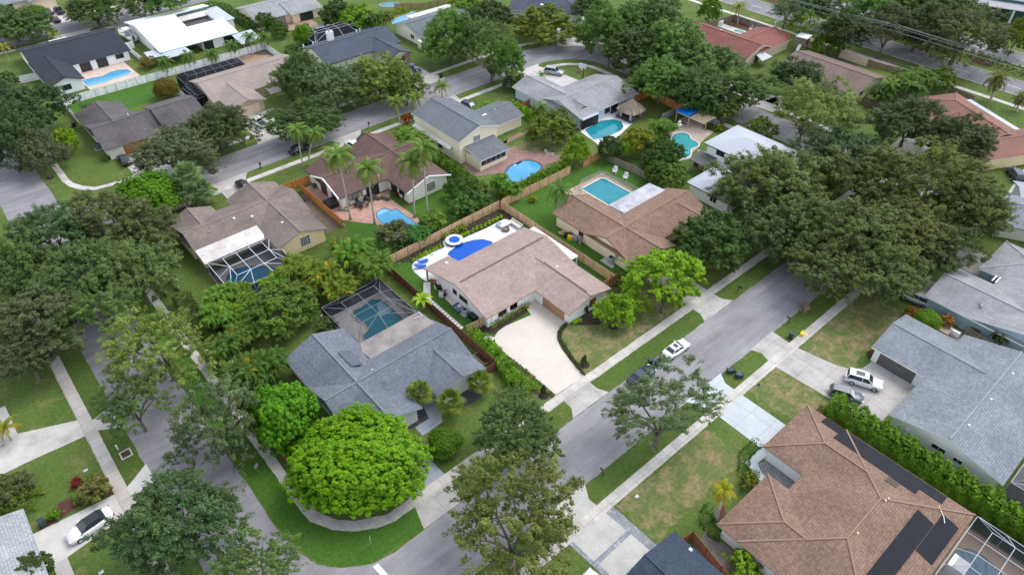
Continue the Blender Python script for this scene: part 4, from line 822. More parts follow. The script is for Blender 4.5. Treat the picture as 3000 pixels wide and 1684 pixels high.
pool('narrow sky blue lap pool beside the dark teal grey roof', [(106.6, 175.2), (108, 177.6), (113, 177.8), (116.2, 178.8), (117, 176.8), (106.8, 173.6)], W_SKY, OFFWHITE, False, .034, .3)
pool('small round blue pool before the brown stockade fence', [(112.0, 190.2), (114, 190.8), (116.4, 189.6), (117.2, 187.2), (115, 186.4), (112.4, 187.6)], W_DEEP, GREYM, True, .034, .3)
pool('slim teal pool inside the white deck of the red roofed house', [(176.3, 107.4), (177.8, 106.2), (176.9, 103.2), (176.0, 104.6)], W_TEAL, OFFWHITE, True, .054, .2)

# ------------------------------------------------------------------ screened pool cages
SCR = screen('insect_screen', (.018, .022, .032), .36); SCRW = screen('side_screen', (.018, .022, .032), .80)
SCRD = screen('dark_screen', (.016, .018, .024), .86)
def cage(label, x0, x1, y0, y1, zw, zt, ins, nx, ny, barm, bar=.12, open_side='', braces=True, sm=None):
    t = thing('screen_enclosure', label, 'pool screen', ((x0 + x1) / 2, (y0 + y1) / 2, 0)); cx, cy = (x0 + x1) / 2, (y0 + y1) / 2
    X0, X1, Y0, Y1 = x0 - cx, x1 - cx, y0 - cy, y1 - cy; a0, a1, b0, b1 = X0 + ins, X1 - ins, Y0 + ins, Y1 - ins
    f = MB(); B = lambda p, q: f.bar(p, q, bar)
    xs = np.linspace(a0, a1, nx + 1); ys = np.linspace(b0, b1, ny + 1); xo = np.linspace(X0, X1, nx + 1); yo = np.linspace(Y0, Y1, ny + 1)
    for i in range(nx + 1):
        B((xs[i], b0, zt), (xs[i], b1, zt)); B((xo[i], Y0, zw), (xs[i], b0, zt)); B((xo[i], Y1, zw), (xs[i], b1, zt))
        if 'S' not in open_side: B((xo[i], Y0, 0), (xo[i], Y0, zw))
        if 'N' not in open_side: B((xo[i], Y1, 0), (xo[i], Y1, zw))
    for j in range(ny + 1):
        B((a0, ys[j], zt), (a1, ys[j], zt)); B((X0, yo[j], zw), (a0, ys[j], zt)); B((X1, yo[j], zw), (a1, ys[j], zt))
        if 'W' not in open_side: B((X0, yo[j], 0), (X0, yo[j], zw))
        if 'E' not in open_side: B((X1, yo[j], 0), (X1, yo[j], zw))
    for p, q in (((X0, Y0), (X1, Y0)), ((X1, Y0), (X1, Y1)), ((X1, Y1), (X0, Y1)), ((X0, Y1), (X0, Y0))): B(p + (zw,), q + (zw,))
    if braces:
        B((X0, Y0, zw), (a0, ys[1], zt)); B((X0, Y1, zw), (a0, ys[-2], zt)); B((X1, Y0, zw), (a1, ys[1], zt)); B((X1, Y1, zw), (a1, ys[-2], zt)); B((X0, Y0, zw), (xs[1], b0, zt)); B((X1, Y0, zw), (xs[-2], b0, zt))
    f.build('frame', barm, t)
    s = MB(); A = lambda *p: s.add(p, [(0, 1, 2, 3)])
    A((a0, b0, zt), (a1, b0, zt), (a1, b1, zt), (a0, b1, zt)); A((X0, Y0, zw), (X1, Y0, zw), (a1, b0, zt), (a0, b0, zt)); A((X1, Y0, zw), (X1, Y1, zw), (a1, b1, zt), (a1, b0, zt))
    A((X1, Y1, zw), (X0, Y1, zw), (a0, b1, zt), (a1, b1, zt)); A((X0, Y1, zw), (X0, Y0, zw), (a0, b0, zt), (a0, b1, zt)); s.build('roof_screen', sm or SCR, t)
    v = MB(); A = lambda *p: v.add(p, [(0, 1, 2, 3)])
    if 'S' not in open_side: A((X0, Y0, 0), (X1, Y0, 0), (X1, Y0, zw), (X0, Y0, zw))
    if 'N' not in open_side: A((X0, Y1, 0), (X1, Y1, 0), (X1, Y1, zw), (X0, Y1, zw))
    if 'W' not in open_side: A((X0, Y0, 0), (X0, Y1, 0), (X0, Y1, zw), (X0, Y0, zw))
    if 'E' not in open_side: A((X1, Y0, 0), (X1, Y1, 0), (X1, Y1, zw), (X1, Y0, zw))
    v.build('side_screen', sm or SCRW, t); return t
ALUG = paint('silver_frame', (.42, .44, .47), .4); ALUW = paint('white_frame', (.68, .70, .74), .4); BRZ = paint('bronze_frame', (.14, .14, .15), .4)
cage('dark bronze pool screen with white rim bars behind the grey corner house', 29.6, 40.0, 68.0, 78.4, 2.6, 3.9, 2.3, 2, 3, paint('mid_frame', (.22, .22, .24), .4), .06, 'S')
cage('white framed pool screen attached to the stained white patio roof', 20.8, 31.8, 90.6, 100.4, 2.6, 3.7, 2.1, 3, 2, ALUW, .08, 'N')
cage('white framed pool screen behind the rust brown roof, bottom right', 57.0, 68.75, -18, -2.3, 2.6, 3.7, 1.9, 4, 5, ALUG, .06, 'N')
cage('white framed pool screen cut by the right edge below the blue grey roof', 76.4, 90, -18, -3.0, 2.6, 3.7, 1.9, 4, 4, ALUG, .06, 'N')
cage('white framed dark pool screen behind the indigo roof', 79.6, 96.5, 170.4, 178.0, 2.7, 4.1, 2.3, 4, 2, ALUG, .09, 'S', True, SCRD)
cage('long low black screen room behind the tan roof', 44.4, 60.2, 169.0, 175.0, 2.5, 3.5, 1.6, 6, 1, BRZ, .08, '', False, SCRD)
cage('narrow black screen porch on the side of the tan roofed house', 43.4, 45.9, 160.8, 168.8, 2.1, 2.6, .6, 1, 5, BRZ, .08, 'N', False, SCRD)

# ------------------------------------------------------------------ fences
F_TAN = tinted('tan_fence', (.74, .47, .29)); F_ORANGE = tinted('orange_fence', (.60, .25, .07)); F_CEDAR = tinted('cedar_fence', (.62, .33, .17)); F_RED = tinted('red_brown_fence', (.20, .068, .042)); F_GREY = tinted('weathered_fence', (.28, .235, .185))
F_WHITE = tinted('white_fence', (.93, .93, .93), .5, .05); F_BROWN = tinted('brown_fence', (.22, .16, .115)); F_OLD = tinted('old_brown_fence', (.24, .16, .11)); F_RUST = tinted('rust_fence', (.27, .095, .04)); F_BEIGE = paint('beige_wall', (.60, .49, .37), .8, .12, scale=1.5)
def fence(label, path, m, h=1.8, bw=.30, gap=.012, relief=.014, jit=.08, name='fence', post=2.4, cap=False):
    t = thing(name, label, 'fence', (path[0][0], path[0][1], 0)); o = Vector(path[0]); mb = MB(); pm = MB(); pts = []
    for i in range(len(path) - 1):
        a = Vector(path[i]) - o; b = Vector(path[i + 1]) - o; d = b - a; L = d.length; n = max(1, round(L / bw)); rz = math.atan2(d.y, d.x); nr = Vector((-d.y, d.x)).normalized()
        for k in range(n):
            c = a + d * ((k + .5) / n) + nr * relief * (1 if k % 2 else -1); hh = h + rng.uniform(-.02, .02); g = 1 + rng.uniform(-jit, jit)
            mb.box((c.x, c.y, hh / 2), (L / n - gap, .035, hh), rz, (g, g * rng.uniform(.97, 1.03), g * rng.uniform(.95, 1.05), 1))
        for k in range(max(1, int(L / post)) + 1):
            c = a + d * min(1, k * post / L); pts.append(c)
        for z in (.35, h - .3): pm.bar((a.x, a.y, z), (b.x, b.y, z), .035)
    mb.build('boards', m, t); pm.build('rail', m, t)
    for c in pts[:40]: MB().box((c.x, c.y, h / 2 - .03), (.065, .065, h - .06)).build('post', m, t)
    return t
fence('long tan board fence behind the royal blue pool and mulch bed', [(43.9, 83.2), (69.6, 83.7)], F_TAN)
fence('tan board fence between the white house and the yellow house lawn', [(69.85, 83.6), (69.95, 54.9)], F_TAN)
fence('short tan fence joining the garage side to the boundary fence', [(66.4, 54.95), (69.8, 54.85)], F_CEDAR)
fence('light cedar fence under the hedge below the kidney pool', [(70.2, 83.7), (88.2, 83.7)], F_TAN)
fence('short orange cedar fence beside the bright backyard tree', [(91.8, 83.7), (97.2, 83.9)], F_CEDAR)
fence('grey weathered slat fence behind the two white lawn seats', [(97.5, 83.5), (98.3, 71.5)], F_GREY, 1.6)
fence('short tan fence piece at the west end of the mulch bed', [(43.7, 83.0), (43.6, 80.2)], F_TAN)
fence('red brown fence along the grey corner house side yard', [(43.5, 80.0), (43.1, 53.0), (40.9, 52.9)], F_RED)
fence('low pale wood gate fence at the head of the stepping stones', [(44.2, 61.5), (47.9, 61.2)], tinted('pale_wood', (.55, .37, .22)))
fence('orange stained fence dividing the paver terrace from the yellow house', [(44.4, 97.6), (44.4, 113.6)], F_ORANGE)
fence('bright orange gate fence before the maroon house side yard', [(41.3, 115.2), (44.4, 115.1), (47.1, 114.6)], F_ORANGE)
fence('bright orange fence enclosing the thatched hut lawn', [(121.3, 96.3), (126.2, 95.8), (126.2, 84.6)], F_ORANGE)
fence('short red wood gate fence between the hedge and grey house', [(98.3, 110.6), (101.9, 110.8)], tinted('red_wood', (.42, .15, .07)))
fence('long white vinyl fence below the palms and black roofed house', [(20.2, 182.2), (70.4, 182.0)], F_WHITE, bw=1.0, jit=.03)
fence('white vinyl fence corner beside the dark brown grey roof', [(18.4, 182.2), (20.2, 182.2), (20.1, 170.0)], F_WHITE, bw=1.0, jit=.03)
fence('short white fence at the west side of the black roof', [(15.5, 201.9), (20.0, 201.3)], F_WHITE, bw=1.0, jit=.03)
fence('white fence between the black and the white roofed houses', [(42.6, 218.4), (42.5, 198.2), (42.6, 194)], F_WHITE, bw=1.0, jit=.03)
fence('short white gate fence between the black and white roofs', [(41.0, 206.1), (44.5, 206.0)], F_WHITE, bw=1.0, jit=.03)
fence('white fence from the long fence down beside the tan roof', [(70.5, 182.0), (70.4, 164.2)], F_WHITE, bw=1.0, jit=.03)
fence('white fence along the round orange bush lawn', [(42.5, 170.2), (42.7, 157.6)], F_WHITE, bw=1.0, jit=.03)
fence('rust brown fence around the yard by the navy roof', [(41.4, 18.4), (43.1, 18.1), (41.9, 12.4), (41.6, 4)], F_RUST)
fence('grey board fence enclosing the red mulch pool yard', [(168.6, 113.5), (182.5, 112.0), (182.3, 96)], F_GREY)
fence('yellow new fence panel beside the red roof', [(182.2, 97.8), (182.3, 93.2)], tinted('yellow_board', (.62, .36, .12)), 1.9)
MB().box((181.8, 74.5, .95), (.25, 7.6, 1.9)).build('garden_wall', F_BEIGE); tag(bpy.data.objects['garden_wall'], 'tan masonry garden wall along the avenue behind the plum roof', 'wall')
g = MB().box((181.6, 87.2, .9), (.25, 5.0, 1.8)).build('garden_wall', F_BEIGE); tag(g, 'short cream garden wall beside the white roofed playhouse', 'wall')
fence('brown picket fence continuing the tan garden wall', [(181.9, 70.6), (184.0, 62.8)], F_OLD, 1.6, .3, .08)
fence('brown picket fence beside the plum brown house', [(161.5, 61.4), (161.4, 55.8)], F_OLD)
fence('dark brown fence behind the salmon roof palm', [(181.9, 49.9), (180.9, 44.0)], F_BROWN)
fence('brown bamboo fence behind the lap pool', [(113.5, 184.2), (120, 178.9), (131.5, 176.5)], tinted('bamboo', (.34, .215, .12)), 1.8, .35, .1)
fence('white panel fence at the upper right lawn edge', [(154.9, 29.8), (163.0, 24.0)], F_WHITE, 1.6, jit=.04)
fence('grey brown fence between the teal house and the blue grey roof', [(101.0, 12.0), (99.4, 3.5), (97.9, -5)], tinted('dull_fence', (.20, .165, .12)))
fence('red fence piece beside the street corner oak', [(12.9, 60.0), (12.9, 53.2)], tinted('red_fence', (.33, .09, .045)), 1.3)
fence('rusty red fence behind the palms by the left street', [(13.0, 76.0), (13.0, 66.6)], tinted('red_fence', (.33, .09, .045)), 1.3)
# clear plastic-mesh pool safety fence on the brown deck
t = thing('pool_fence', 'see-through mesh safety fence around the rectangular pool', 'fence', (85.1, 77.3, 0))
mesh = MB(); po = MB(); pp = [(0, 0), (0.1, 1.0), (2.0, 2.2), (7.0, 2.0), (7.7, 1.2), (8.2, -7.2)]
for i in range(len(pp) - 1):
    a, b = pp[i], pp[i + 1]; mesh.add([a + (0,), b + (0,), b + (1.2,), a + (1.2,)], [(0, 1, 2, 3)])
mesh.build('mesh_panel', screen('safety_mesh', (.55, .52, .46), .45), t)
for i in range(len(pp) - 1):
    n = max(1, int(math.dist(pp[i], pp[i + 1]) / 1.2))
    for k in range(n):
        x = pp[i][0] + (pp[i + 1][0] - pp[i][0]) * k / n; y = pp[i][1] + (pp[i + 1][1] - pp[i][1]) * k / n; MB().box((x, y, .62), (.05, .05, 1.24)).build('post', GREYM, t)

# ------------------------------------------------------------------ vegetation prototypes
def leafcloud(name, pts, nrm, size, tint, seed):
    """one mesh of many leaf-clump faces: pts, normals (n,3), size (n,), tint (n,3)"""
    g = np.random.default_rng(seed); n = len(pts)
    nrm = nrm / (np.linalg.norm(nrm, axis=1, keepdims=True) + 1e-9)
    r = g.normal(size=(n, 3)); a = np.cross(nrm, r); a /= (np.linalg.norm(a, axis=1, keepdims=True) + 1e-9); b = np.cross(nrm, a)
    s = size[:, None]; w_ = g.uniform(.45, .8, (n, 1))
    v = np.stack([pts - a * s, pts - b * s * w_, pts + a * s + nrm * s * .25, pts + b * s * w_], 1).reshape(-1, 3)
    me = bpy.data.meshes.new(name); me.vertices.add(4 * n); me.vertices.foreach_set('co', v.astype(np.float32).ravel())
    me.loops.add(4 * n); me.loops.foreach_set('vertex_index', np.arange(4 * n, dtype=np.int32))
    me.polygons.add(n); me.polygons.foreach_set('loop_start', np.arange(0, 4 * n, 4, dtype=np.int32))
    me.polygons.foreach_set('loop_total', np.full(n, 4, dtype=np.int32))
    t = np.concatenate([np.repeat(tint, 4, 0), np.ones((4 * n, 1))], 1)
    at = me.color_attributes.new('tint', 'FLOAT_COLOR', 'POINT'); at.data.foreach_set('color', t.astype(np.float32).ravel())
    me.materials.append(LEAF); me.update(calc_edges=True); me.validate(); return me
def hues(g, n, amp, yel):
    v = g.uniform(1 - amp, 1 + amp, n); y = g.uniform(0, yel, n)
    return np.stack([v * (1 + .45 * y), v * (1 + .22 * y), v * (1 - .3 * y)], 1)
def crown_mesh(name, seed, nl, ns, lr, cr, per, leaf, zlo=-.3, inner=.2, lump=.22, amp=.22, yel=.4, flat=.7, spray=.5):
    """a crown of nl boughs, each of ns leaf sprays; every spray is a ragged puff of leaf faces drawn out toward its tip"""
    g = np.random.default_rng(seed); P = []; N = []; T = []; SZ = []; ph = g.uniform(0, 2 * PI, 6); i = 0; D = []
    while i < nl:
        best = None
        for q in range(8):
            d = g.normal(size=3); d /= np.linalg.norm(d)
            if d[2] < zlo: d[2] = -d[2]
            s_ = min([np.linalg.norm(d - e) for e in D], default=9)
            if best is None or s_ > best[0]: best = (s_, d)
        d = best[1]; D.append(d); i += 1
        az = math.atan2(d[1], d[0]); rr = 1 + lump * (.5 * math.sin(2 * az + ph[0]) + .4 * math.sin(3 * az + ph[1]) + .35 * math.sin(5 * az + ph[2]) * (1 - abs(d[2])) + .3 * math.sin(7 * d[2] + ph[3]))
        bc = d * ((g.uniform(.4, .7) if g.random() < inner else g.uniform(.85, 1.03)) * rr * (1 - lr)); lk = lr * g.uniform(.75, 1.25); lt = hues(g, 1, amp, yel)
        for j in range(ns):
            u0 = g.normal(size=3) + d * .9 + np.array([0, 0, .45]); u0 /= np.linalg.norm(u0)
            c = bc + u0 * lk * g.uniform(.5, 1.05) * np.array([1, 1, flat]); k = cr * g.uniform(.6, 1.4); m = max(6, int(per * (k / cr) ** 1.6)); tip = u0 * .7 + d * .4 + g.normal(size=3) * .25
            u = g.normal(size=(m, 3)); u /= np.linalg.norm(u, axis=1, keepdims=True)
            e = g.uniform(0, 1, (m, 1))
            p = c + u * k * g.uniform(.3, 1.0, (m, 1)) * (1.1 - .6 * e) + tip * (e * k * (1 + spray * g.exponential(.6)))
            P.append(p); N.append(u * .6 + u0 * .5 + np.array([0, 0, .5]) + g.normal(size=(m, 3)) * .4)
            T.append(lt * hues(g, 1, amp * .8, yel * .6) * hues(g, m, .2, .2) * (1 + .12 * e)); SZ.append(leaf * g.uniform(.5, 1.25, m))
    return leafcloud(name, np.concatenate(P), np.concatenate(N), np.concatenate(SZ), np.concatenate(T), seed)
def dome_mesh(name, seed, nr, rr, per, leaf, lump=.07, zlo=-.42, amp=.2, yel=.6):
    """a full, clipped-looking crown: leaf rosettes set evenly over a bumpy dome, with leaves behind them"""
    g = np.random.default_rng(seed); P = []; N = []; T = []; SZ = []; ph = g.uniform(0, 6.28, 6)
    for i in range(nr):
        z = 1 - (1 - zlo) * (i + .5) / nr; r = math.sqrt(max(0, 1 - z * z)); a = i * 2.39996 + g.uniform(-.1, .1); d = np.array([r * math.cos(a), r * math.sin(a), z])
        q = 1 + lump * (math.sin(3 * a + ph[0]) + math.sin(5 * z * 2 + ph[1]) + .7 * math.sin(7 * a + 5 * z + ph[2])) + g.normal(0, .028) - (.10 if i % 3 == 0 else 0)
        c = d * q * .93; m = per; u = g.normal(size=(m, 3)); u = u / np.linalg.norm(u, axis=1, keepdims=True) + d * .55
        p = c + u * rr * g.uniform(.4, 1.0, (m, 1)); P.append(p); N.append(u * .6 + d * .5 + np.array([0, 0, .4])); T.append(hues(g, 1, amp, yel) * hues(g, m, .22, .3)); SZ.append(leaf * g.uniform(.6, 1.25, m))
        k = 9; P.append(c * g.uniform(.72, .92, (k, 1)) + g.normal(size=(k, 3)) * .05); N.append(np.tile(d, (k, 1)) + g.normal(size=(k, 3)) * .3); T.append(hues(g, k, .15, .1)); SZ.append(np.full(k, leaf * 1.5))
    return leafcloud(name, np.concatenate(P), np.concatenate(N), np.concatenate(SZ), np.concatenate(T), seed)
def trunk_mesh(name, seed, limbs=6, rad=.045, spread=.62, sub=3):
    """unit tree: crown centre at z = 1, crown radius 1 sideways; the limbs fork and run up into the crown"""
    g = random.Random(seed); mb = MB(); fork = .42
    mb.tube([(0, 0, -.02), (.01, .0, .04), (.0, .01, fork * .6), (.01, .0, fork)], [rad * 1.6, rad * 1.15, rad, rad * .9], 9)
    for i in range(limbs):
        a = 2 * PI * i / limbs + g.uniform(-.4, .4); s = spread * g.uniform(.7, 1.15); z1 = g.uniform(.95, 1.25)
        p = [(0, 0, fork * .85), (.22 * s * math.cos(a), .22 * s * math.sin(a), fork + .2), (.6 * s * math.cos(a + .15), .6 * s * math.sin(a + .15), .5 * (fork + z1) + .08), (s * math.cos(a), s * math.sin(a), z1)]
        mb.tube(p, [rad * .6, rad * .5, rad * .32, rad * .10], 6)
        for j in range(sub):
            b = a + g.uniform(-1, 1); L = g.uniform(.25, .45); o = p[2] if j % 2 else p[1]
            mb.tube([o, (o[0] + L * .6 * math.cos(b), o[1] + L * .6 * math.sin(b), o[2] + .16), (o[0] + L * math.cos(b) * 1.3, o[1] + L * math.sin(b) * 1.3, o[2] + g.uniform(.15, .4))], [rad * .28, rad * .18, rad * .05], 5)
    return mb.mesh(name, BARK, True)
CROWN = {
    'oak': [crown_mesh('oak_crown', 11 + i, 54, 16, .25, .082, 50, .0245, -.4, .28, .32, .2, .35, .95, .7) for i in range(3)],
    'airy': [crown_mesh('airy_crown', 21 + i, 44, 12, .25, .070, 46, .0215, -.4, .32, .42, .22, .35, .9, .9) for i in range(3)],
    'sparse': [crown_mesh('sparse_crown', 31, 40, 11, .24, .065, 46, .0195, -.45, .35, .40, .18, .3)],
    'fine': [crown_mesh('fine_crown', 41 + i, 54, 16, .25, .072, 44, .0245, -.4, .28, .30, .18, .35, .85, 1.0) for i in range(2)],
    'dense': [crown_mesh('dense_crown', 51 + i, 70, 13, .19, .066, 34, .034, -.5, .1, .14, .14, .55, .85, .2) for i in range(2)],
    'bright': [crown_mesh('bright_crown', 61 + i, 40, 12, .25, .09, 44, .036, -.45, .2, .24, .2, .5, .8, .4) for i in range(2)],
    'dome': [dome_mesh('dome_crown', 81, 1500, .045, 18, .026), dome_mesh('dome_crown', 82, 760, .060, 18, .036, .11)],
    'bush': [crown_mesh('bush_crown', 71 + i, 22, 9, .30, .13, 30, .075, -.5, .15, .20, .2, .4, .8, .4) for i in range(2)]}
TRUNK = [trunk_mesh('tree_trunk', 3 + i, 5 + i) for i in range(3)]
BUSHTRUNK = trunk_mesh('bush_stem', 9, 4, .05, .5, 1)
OAK = (.085, .138, .036); DARKOAK = (.056, .098, .033); OLIVE = (.135, .185, .036); GREYG = (.105, .150, .058); LIME = (.120, .285, .008); YELG = (.155, .31, .016); MANGO = (.085, .25, .012); FICUS = (.048, .100, .028); MIDG = (.085, .165, .030); FRESH = (.13, .27, .022)
def tree(label, kind, col, geo, var=0, name=None, cat='tree', group=None, at=None, rz=None):
    """geo: crown centre x, y, crown radius, half height, crown centre height; at: trunk foot when it is not below the crown"""
    x, y, r, hh, zc, el = geo; bx, by = at or (x, y); rz = rng.uniform(0, 6.28) if el > .97 else R(-41) + PI * rng.randint(0, 1) + rng.uniform(-.2, .2)
    t = thing(name or {'oak': 'oak_tree', 'airy': 'oak_tree', 'sparse': 'oak_tree', 'fine': 'oak_tree'}.get(kind, 'shrub' if cat == 'shrub' else 'leafy_tree'), label, cat, (bx, by, 0), 0, group)
    vb = rng.uniform(.86, 1.16); k = CROWN[kind]; c = bpy.data.objects.new('crown', k[var % len(k)]); C.objects.link(c); c.parent = t; c.location = (x - bx, y - by, zc - (.22 * hh if kind not in ('dome',) else .16 * hh)); c.rotation_euler = (0, 0, rz); c.scale = (r, r * el, hh); c.color = (col[0] * 1.04 * vb, col[1] * 1.10 * vb, col[2] * 1.4 * vb, 1) if kind not in ('dome', 'dense', 'bright') else (*col, 1)
    tk = bpy.data.objects.new('trunk', BUSHTRUNK if kind == 'bush' else TRUNK[var % 3]); C.objects.link(tk); tk.parent = t; tk.scale = (r * .95, r * .95 * el, zc * .92); tk.rotation_euler = (0, 0, rz)
    if at: tk.scale = (r * .95, r * .95 * el, zc * .95)
    return t
# palms -------------------------------------------------------------
def frond(mb, tint, o, az, el, L, droop, wid, n=9, leafang=.5, hang=.35):
    """one feather frond: an arching rib with paired leaflets"""
    P = []; d = Vector((math.cos(az), math.sin(az), 0)); sd = Vector((-math.sin(az), math.cos(az), 0)); p = Vector(o); e = el
    for i in range(n + 1):
        P.append(p.copy()); p = p + (d * math.cos(e) + Vector((0, 0, math.sin(e)))) * (L / n); e -= droop / n * (1 + .6 * i / n)
    for i in range(n):
        q = (i + .6) / n; ww = wid * 1.15 * math.sin(min(1, q * 1.25 + .12) * PI * .86 + .15) ; a = P[i]; b = P[i + 1]; f = (b - a)
        for s in (-1, 1):
            for k in (0, .5):
                c = a + f * k; tip = c + sd * s * ww + f.normalized() * ww * leafang - Vector((0, 0, ww * hang)); m = (c + tip) / 2 + f * .22 + Vector((0, 0, .03 * ww))
                g_ = rng.uniform(.8, 1.2) * tint[0]
                mb.add([c, c + f * .5, m + f * .12, tip], [(0, 1, 2, 3) if s > 0 else (3, 2, 1, 0)], (g_ * tint[1], g_, g_ * tint[2], 1))
def palm_crown(name, seed, nf, L, droop, wid, els, rad0=.0, z0=0, dead=0):
    rng.seed(seed); mb = MB()
    for i in range(nf):
        az = i * 2.39996 + rng.uniform(-.2, .2); q = i / max(1, nf - 1); el = els[0] + (els[1] - els[0]) * q + rng.uniform(-.12, .12)
        t = (1.15 - .35 * (1 - q), 1.0 + .5 * (1 - q) * rng.random(), .9) if q > .2 else (1.0, 1.45, .8)
        if dead and q < .12: t = (1.0, 2.6, .7)
        frond(mb, t, (rad0 * math.cos(az), rad0 * math.sin(az), z0), az, el, L * rng.uniform(.85, 1.1), droop * rng.uniform(.8, 1.25), wid)
    return mb.mesh(name, LEAF)
def areca_crown(name, seed, stems, h, L):
    rng.seed(seed); mb = MB(); sm = MB()
    for s in range(stems):
        a = s * 2.4; r = .9 * math.sqrt((s + .5) / stems) * 1.3; z = h * rng.uniform(.45, .75); top = (r * 1.5 * math.cos(a), r * 1.5 * math.sin(a), z)
        sm.tube([(r * .5 * math.cos(a), r * .5 * math.sin(a), 0), top], [.06, .05], 5)
        for i in range(13):
            az = a + rng.uniform(-1.9, 1.9) if i % 3 else rng.uniform(0, 6.28); y = rng.random(); t = (rng.uniform(.8, 1.15), 1 + .22 * y * y, .9 - .3 * y)
            if rng.random() < .05: t = (1.5, 2.2, .4)
            frond(mb, t, top, az, rng.uniform(.5, 1.35), L * rng.uniform(.7, 1.1), rng.uniform(1.6, 2.5), .5, 7)
    return mb.mesh(name, LEAF), sm.mesh(name + '_stems', PBARK, True)
def fan_crown(name, seed, nf, L, els):
    rng.seed(seed); mb = MB()
    for i in range(nf):
        az = i * 2.39996; q = i / (nf - 1); el = els[0] + (els[1] - els[0]) * q + rng.uniform(-.1, .1); d = Vector((math.cos(az) * math.cos(el), math.sin(az) * math.cos(el), math.sin(el))); sd = Vector((-math.sin(az), math.cos(az), 0)); up = sd.cross(d)
        o = d * L * .42; g0 = rng.uniform(.75, 1.2); t = (1.25, .7) if q < .2 else (.95, .9)
        for k in range(11):
            a = -1.25 + 2.5 * k / 10; dr = d * math.cos(a) + sd * math.sin(a); r = L * (.72 - .14 * abs(a)) * rng.uniform(.85, 1.1); wv = (sd * math.cos(a) - d * math.sin(a)) * L * .055
            g_ = g0 * rng.uniform(.8, 1.2); m = o + dr * r * .55 - up * 0; tp = o + dr * r - Vector((0, 0, .22 * r))
            mb.add([o, m - wv, tp, m + wv], [(0, 1, 2, 3)], (g_ * t[0], g_, g_ * t[1], 1))
        mb.bar((0, 0, 0), o, .03, (1, 1, .8, 1))
    return mb.mesh(name, LEAF)
PC = {'coconut': [palm_crown('coconut_crown', 101, 20, 4.0, 2.0, .62, (-.25, 1.2), .1, 0), palm_crown('coconut_crown', 102, 18, 4.2, 2.2, .6, (-.4, 1.15), .1, 0)],
      'royal': [palm_crown('royal_crown', 103, 14, 3.0, 2.3, .55, (.0, 1.3), .05, 0)],
      'fox': [palm_crown('foxtail_crown', 104, 13, 2.4, 1.9, .42, (.05, 1.25), .05, 0)],
      'small': [palm_crown('small_palm_crown', 105, 12, 1.6, 2.0, .30, (.1, 1.3), .03, 0)],
      'dry': [palm_crown('old_palm_crown', 106, 30, 3.4, 1.7, .6, (-.9, 1.3), .1, 0, 1)],
      'fan': [fan_crown('fan_crown', 107, 20, 2.0, (-.45, 1.35))], 'sabal': [fan_crown('sabal_crown', 108, 34, 2.6, (-.95, 1.35))]}
AR = [areca_crown('areca_crown', 111 + i, 15, 4.6, 2.2) for i in range(3)]
rng.seed(21)
G_COCO = (.115, .205, .034); G_AREC = (.115, .185, .026); G_FOX = (.12, .21, .028); G_SABAL = (.165, .235, .095); G_GOLD = (.24, .26, .015)
def palm(label, kind, col, geo, scale=1.0, var=0, rad=.14, cat='palm', name='palm_tree', group=None):
    """geo: foot x, y, lean dx, dy, height of the crown"""
    x, y, dx, dy, h = geo; t = thing(name, label, cat, (x, y, 0), 0, group); k = PC[kind]
    c = bpy.data.objects.new('crown', k[var % len(k)]); C.objects.link(c); c.parent = t; c.location = (dx, dy, h); c.scale = (scale,) * 3; c.rotation_euler = (0, 0, rng.uniform(0, 6.28)); c.color = (*col, 1)
    MB().tube([(0, 0, -.05), (dx * .1, dy * .1, h * .08), (dx * .42, dy * .42, h * .5), (dx, dy, h)], [rad * 1.7, rad * 1.05, rad * .9, rad * .7], 8).build('trunk', PBARK, t, True)
    return t
def areca(label, x, y, s=1.0, col=None, var=0, group=None):
    t = thing('areca_palm', label, 'palm', (x, y, 0), rng.uniform(0, 6.28), group); m = AR[var % 3]
    c = bpy.data.objects.new('crown', m[0]); C.objects.link(c); c.parent = t; c.color = tuple(a * b for a, b in zip(col or G_AREC, (.88, 1.22, 1.1))) + (1,); c.scale = (s,) * 3
    k = bpy.data.objects.new('stem', m[1]); C.objects.link(k); k.parent = t; k.scale = (s,) * 3
    return t
def hedge(label, path, w_, h, col, leaf=.16, dens=34, seed=5, name='hedge', lump=.18):
    g = np.random.default_rng(seed); P = []; N = []; T = []; o = np.array(path[0] + (0,))
    for i in range(len(path) - 1):
        a = np.array(path[i] + (0,)) - o; b = np.array(path[i + 1] + (0,)) - o; d = b - a; L = np.linalg.norm(d); u = d / L; s_ = np.array([-u[1], u[0], 0])
        n = int(dens * L * (w_ + 2 * h)); t = g.uniform(-.04, 1.04, n); q = g.uniform(0, w_ + 2 * h, n)
        side = np.where(q < h, -1, np.where(q < 2 * h, 1, 0)); off = np.where(side == 0, (q - 2 * h) - w_ / 2, side * w_ / 2); z = np.where(side == 0, h, np.where(side < 0, q, q - h))
        lm = 1 + lump * np.sin(t * L * 1.9 + seed) * .5 + lump * np.sin(t * L * 4.3 + off * 2 + z) * .6 + g.normal(0, .05, n)
        P.append(a + d * t[:, None] + s_ * (off * lm)[:, None] + np.array([0, 0, 1]) * (z * lm)[:, None] * (1 - .18 * (np.abs(off) / (w_ / 2)) ** 4)[:, None])
        N.append(s_ * side[:, None] * .8 + np.array([0, 0, .7]) + g.normal(size=(n, 3)) * .5)
        cl = np.sin(t * L * 2.6 + z * 2 + off * 2.2); T.append(hues(g, n, .28, .35) * (1 + .16 * cl)[:, None])
    P = np.concatenate(P); me = leafcloud(name, P, np.concatenate(N), leaf * g.uniform(.5, 1.2, len(P)), np.concatenate(T), seed)
    ob = bpy.data.objects.new(name, me); C.objects.link(ob); ob.location = tuple(o); ob.color = (*col, 1)
    return tag(ob, label, 'hedge')

